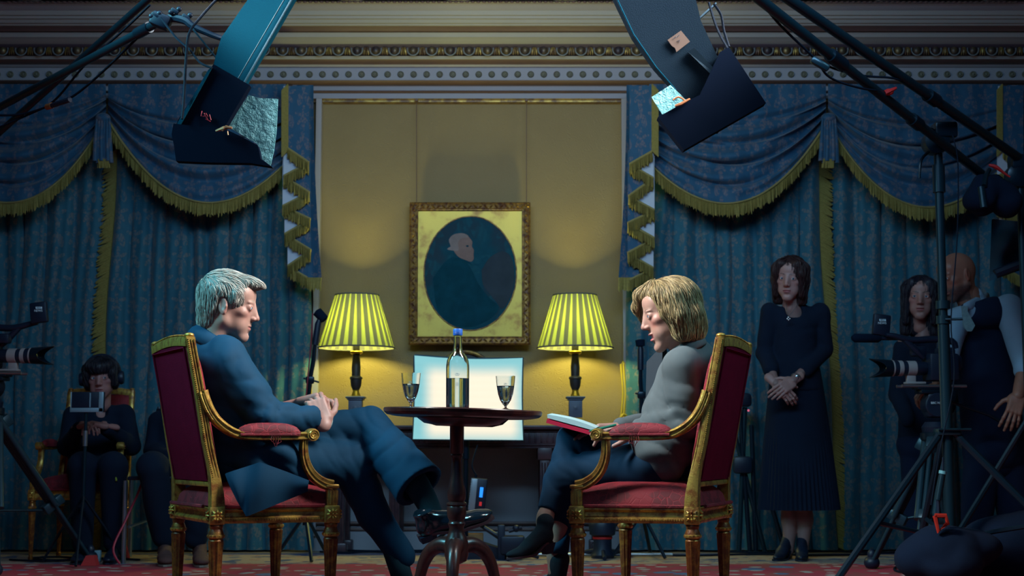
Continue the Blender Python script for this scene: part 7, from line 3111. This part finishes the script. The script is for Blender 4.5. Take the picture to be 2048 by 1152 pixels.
g = MB().rod((P(1036, 1112, 8.15).x, 8.15, .028), (P(1345, 1112, 8.15).x, 8.15, .028), .011)
tag(g.build('metal_rail', M_alu), 'thin bright metal rail lying on the rug behind the right armchair', 'rail')
root = wempty('dolly_head', 'black cylinder stand base with a red band under the right armchair', 'stand base')
c = P(1205, 1080, 8.1)
MB().lathe([(.06, .013), (.065, .03), (.05, .06), (.05, .13), (.07, .14), (.075, .19), (.06, .22), (.045, .24)], (c.x, 8.1, 0), 24).build('base', M_black, root)
MB().lathe([(.051, .115), (.054, .118), (.054, .128), (.051, .131)], (c.x, 8.1, 0), 24).build('red_band', M_red, root)
for k in range(3):
    t = math.radians(30 + 120 * k)
    MB().tube([(c.x, 8.1, .06), (c.x + .2 * math.cos(t), 8.1 + .18 * math.sin(t), .024)], .012, 6).build('leg', M_black, root)

# cables on the floor and on the booms
rc = random.Random(5)


def cable(lab, pts, r=.0055, mat=None):
    g = MB().tube([Vector(p) for p in pts], r, 6, smooth=6)
    return tag(g.build('cable', mat or M_cable), lab, 'cable')


fz = .019
FP = lambda px, Y: (P(px, 1100, Y).x, Y, fz)
cable('black cable trailing on the floor behind the grey-haired man\'s feet', [FP(640, 8.5), FP(690, 8.42), FP(740, 8.5), FP(800, 8.44), FP(860, 8.5), FP(905, 8.42)])
cable('black cable running along the wall below the light panel', [FP(690, 8.62), FP(760, 8.55), FP(850, 8.6), FP(930, 8.52), FP(1010, 8.6), FP(1100, 8.5)])
cable('black cable crossing the rug under the right armchair', [FP(1060, 8.3), FP(1150, 8.22), FP(1260, 8.3), FP(1380, 8.2), FP(1500, 8.3), FP(1640, 8.22), FP(1740, 8.3)])
cable('black cable behind the standing woman\'s shoes', [FP(1440, 8.5), FP(1540, 8.44), FP(1660, 8.52), FP(1760, 8.42), FP(1840, 8.5)])
cable('tangled black cable on the rug between the right tripod legs', [FP(1790, 7.6), FP(1812, 7.3), FP(1850, 7.45), FP(1880, 7.2), FP(1840, 7.05), FP(1790, 7.2), FP(1800, 7.5), FP(1860, 7.6), FP(1900, 7.3), FP(1940, 7.5)])
cable('black cable looping on the rug by the foot of the left tripod', [FP(20, 7.9), FP(90, 7.8), FP(150, 7.95), FP(120, 8.1), FP(60, 8.0), FP(110, 7.86), FP(210, 7.98), FP(280, 7.9)])
cable('thin cable drooping below the lower left boom arm', [P(-40, 230, 5.9), P(40, 229, 5.85), P(98, 212, 5.7), P(150, 190, 5.6), P(220, 130, 5.4), P(290, 60, 5.1)], .005)
cable('thin cable hanging between the two left boom arms', [P(-40, 270, 6.0), P(60, 228, 5.9), P(110, 200, 5.8), P(170, 130, 5.6), P(250, 58, 5.3), P(300, 10, 5.2)], .0045)
cable('cable dropping from the left clamp along the softbox to its corner', [P(450, -20, 4.9), P(400, 36, 4.88), P(378, 68, 4.86), P(372, 120, 4.84), P(368, 200, 4.82), P(364, 238, 4.81)], .0045)
cable('looped cable from the left wing screws to the softbox edge', [P(322, 36, 4.96), P(352, 75, 4.90), P(380, 100, 4.86), P(400, 125, 4.84), P(424, 136, 4.82)], .004)
cable('cable looped behind the right softbox to its black skirt', [P(1418, 5, 4.95), P(1428, 40, 4.93), P(1440, 70, 4.92), P(1456, 98, 4.90)], .0045)
cable('second loop of cable at the right softbox skirt', [P(1428, 8, 4.96), P(1442, 30, 4.95), P(1448, 62, 4.94), P(1458, 94, 4.92)], .0045)
cable('thin cable strung under the lower right boom arm', [P(1520, 0, 5.3), P(1560, 50, 5.45), P(1630, 118, 5.6), P(1660, 155, 5.7), P(1720, 176, 5.8), P(1768, 182, 5.95)], .005)
cable('thin cable between the right boom arms', [P(1630, 118, 5.6), P(1670, 138, 5.75), P(1730, 152, 5.9), P(1800, 160, 6.0), P(1868, 200, 6.2)], .005)
cable('straight thin cable hanging down beside the light stand pole', [P(1905, 270, 6.34), P(1916, 330, 6.33), P(1914, 480, 6.32), P(1902, 640, 6.32), P(1908, 760, 6.32), P(1880, 900, 6.3), P(1862, 1010, 6.3)], .003)
g = MB().box(P(1640, 128, 5.58), (.08, .03, .03), Matrix.Rotation(.55, 3, 'Y'), bev=.01)
tag(g.build('cable_connector', M_gunmetal), 'dark cable connector taped under the lower right boom arm', 'connector')
g = MB().tube([P(104, 211, 5.66), P(140, 199, 5.6)], .011, 8)
tag(g.build('cable_connector', M_black), 'black cable connector on the drooping left boom cable', 'connector')
g = MB().tube([P(94, 214, 5.68), P(104, 211, 5.66)], .0125, 8)
tag(g.build('orange_tape', plain('tape_orange', (.42, .13, .04), .6)), 'orange tape on the drooping left boom cable', 'tape')
g = MB().box((P(193, 1105, 7.78).x, 7.80, .045), (.035, .03, .06), bev=.004)
tag(g.build('white_block', plain('white_block', (.22, .36, .42), .6)), 'small white block beside the left tripod foot', 'block')
g = MB().prism([(-.04, 0), (.04, 0), (.025, .05), (-.015, .05)], -.03, .03, ((P(180, 1140, 7.6).x, 7.60, .013), (1, 0, 0), (0, 0, 1), (0, 1, 0)))
tag(g.build('red_marker_cone', plain('marker_red', (.50, .04, .04), .6)), 'red floor marker under the left tripod foot', 'marker')
g = MB().prism([(-.04, 0), (.05, 0), (.03, .07), (-.01, .055)], -.03, .03, ((P(238, 1100, 8.0).x, 8.02, .013), (1, 0, 0), (0, 0, 1), (0, 1, 0)))
tag(g.build('red_pouch', plain('pouch_red', (.50, .03, .05), .6)), 'small red pouch on the floor below the headphone woman\'s chair', 'pouch')
# ------------------------------------------------------------------ every grouped Empty sits at the base of its parts
for o in list(bpy.data.objects):
    if o.type == 'EMPTY' and o.parent is None and o.location.length < 1e-6 and o.children:
        rebase(o)
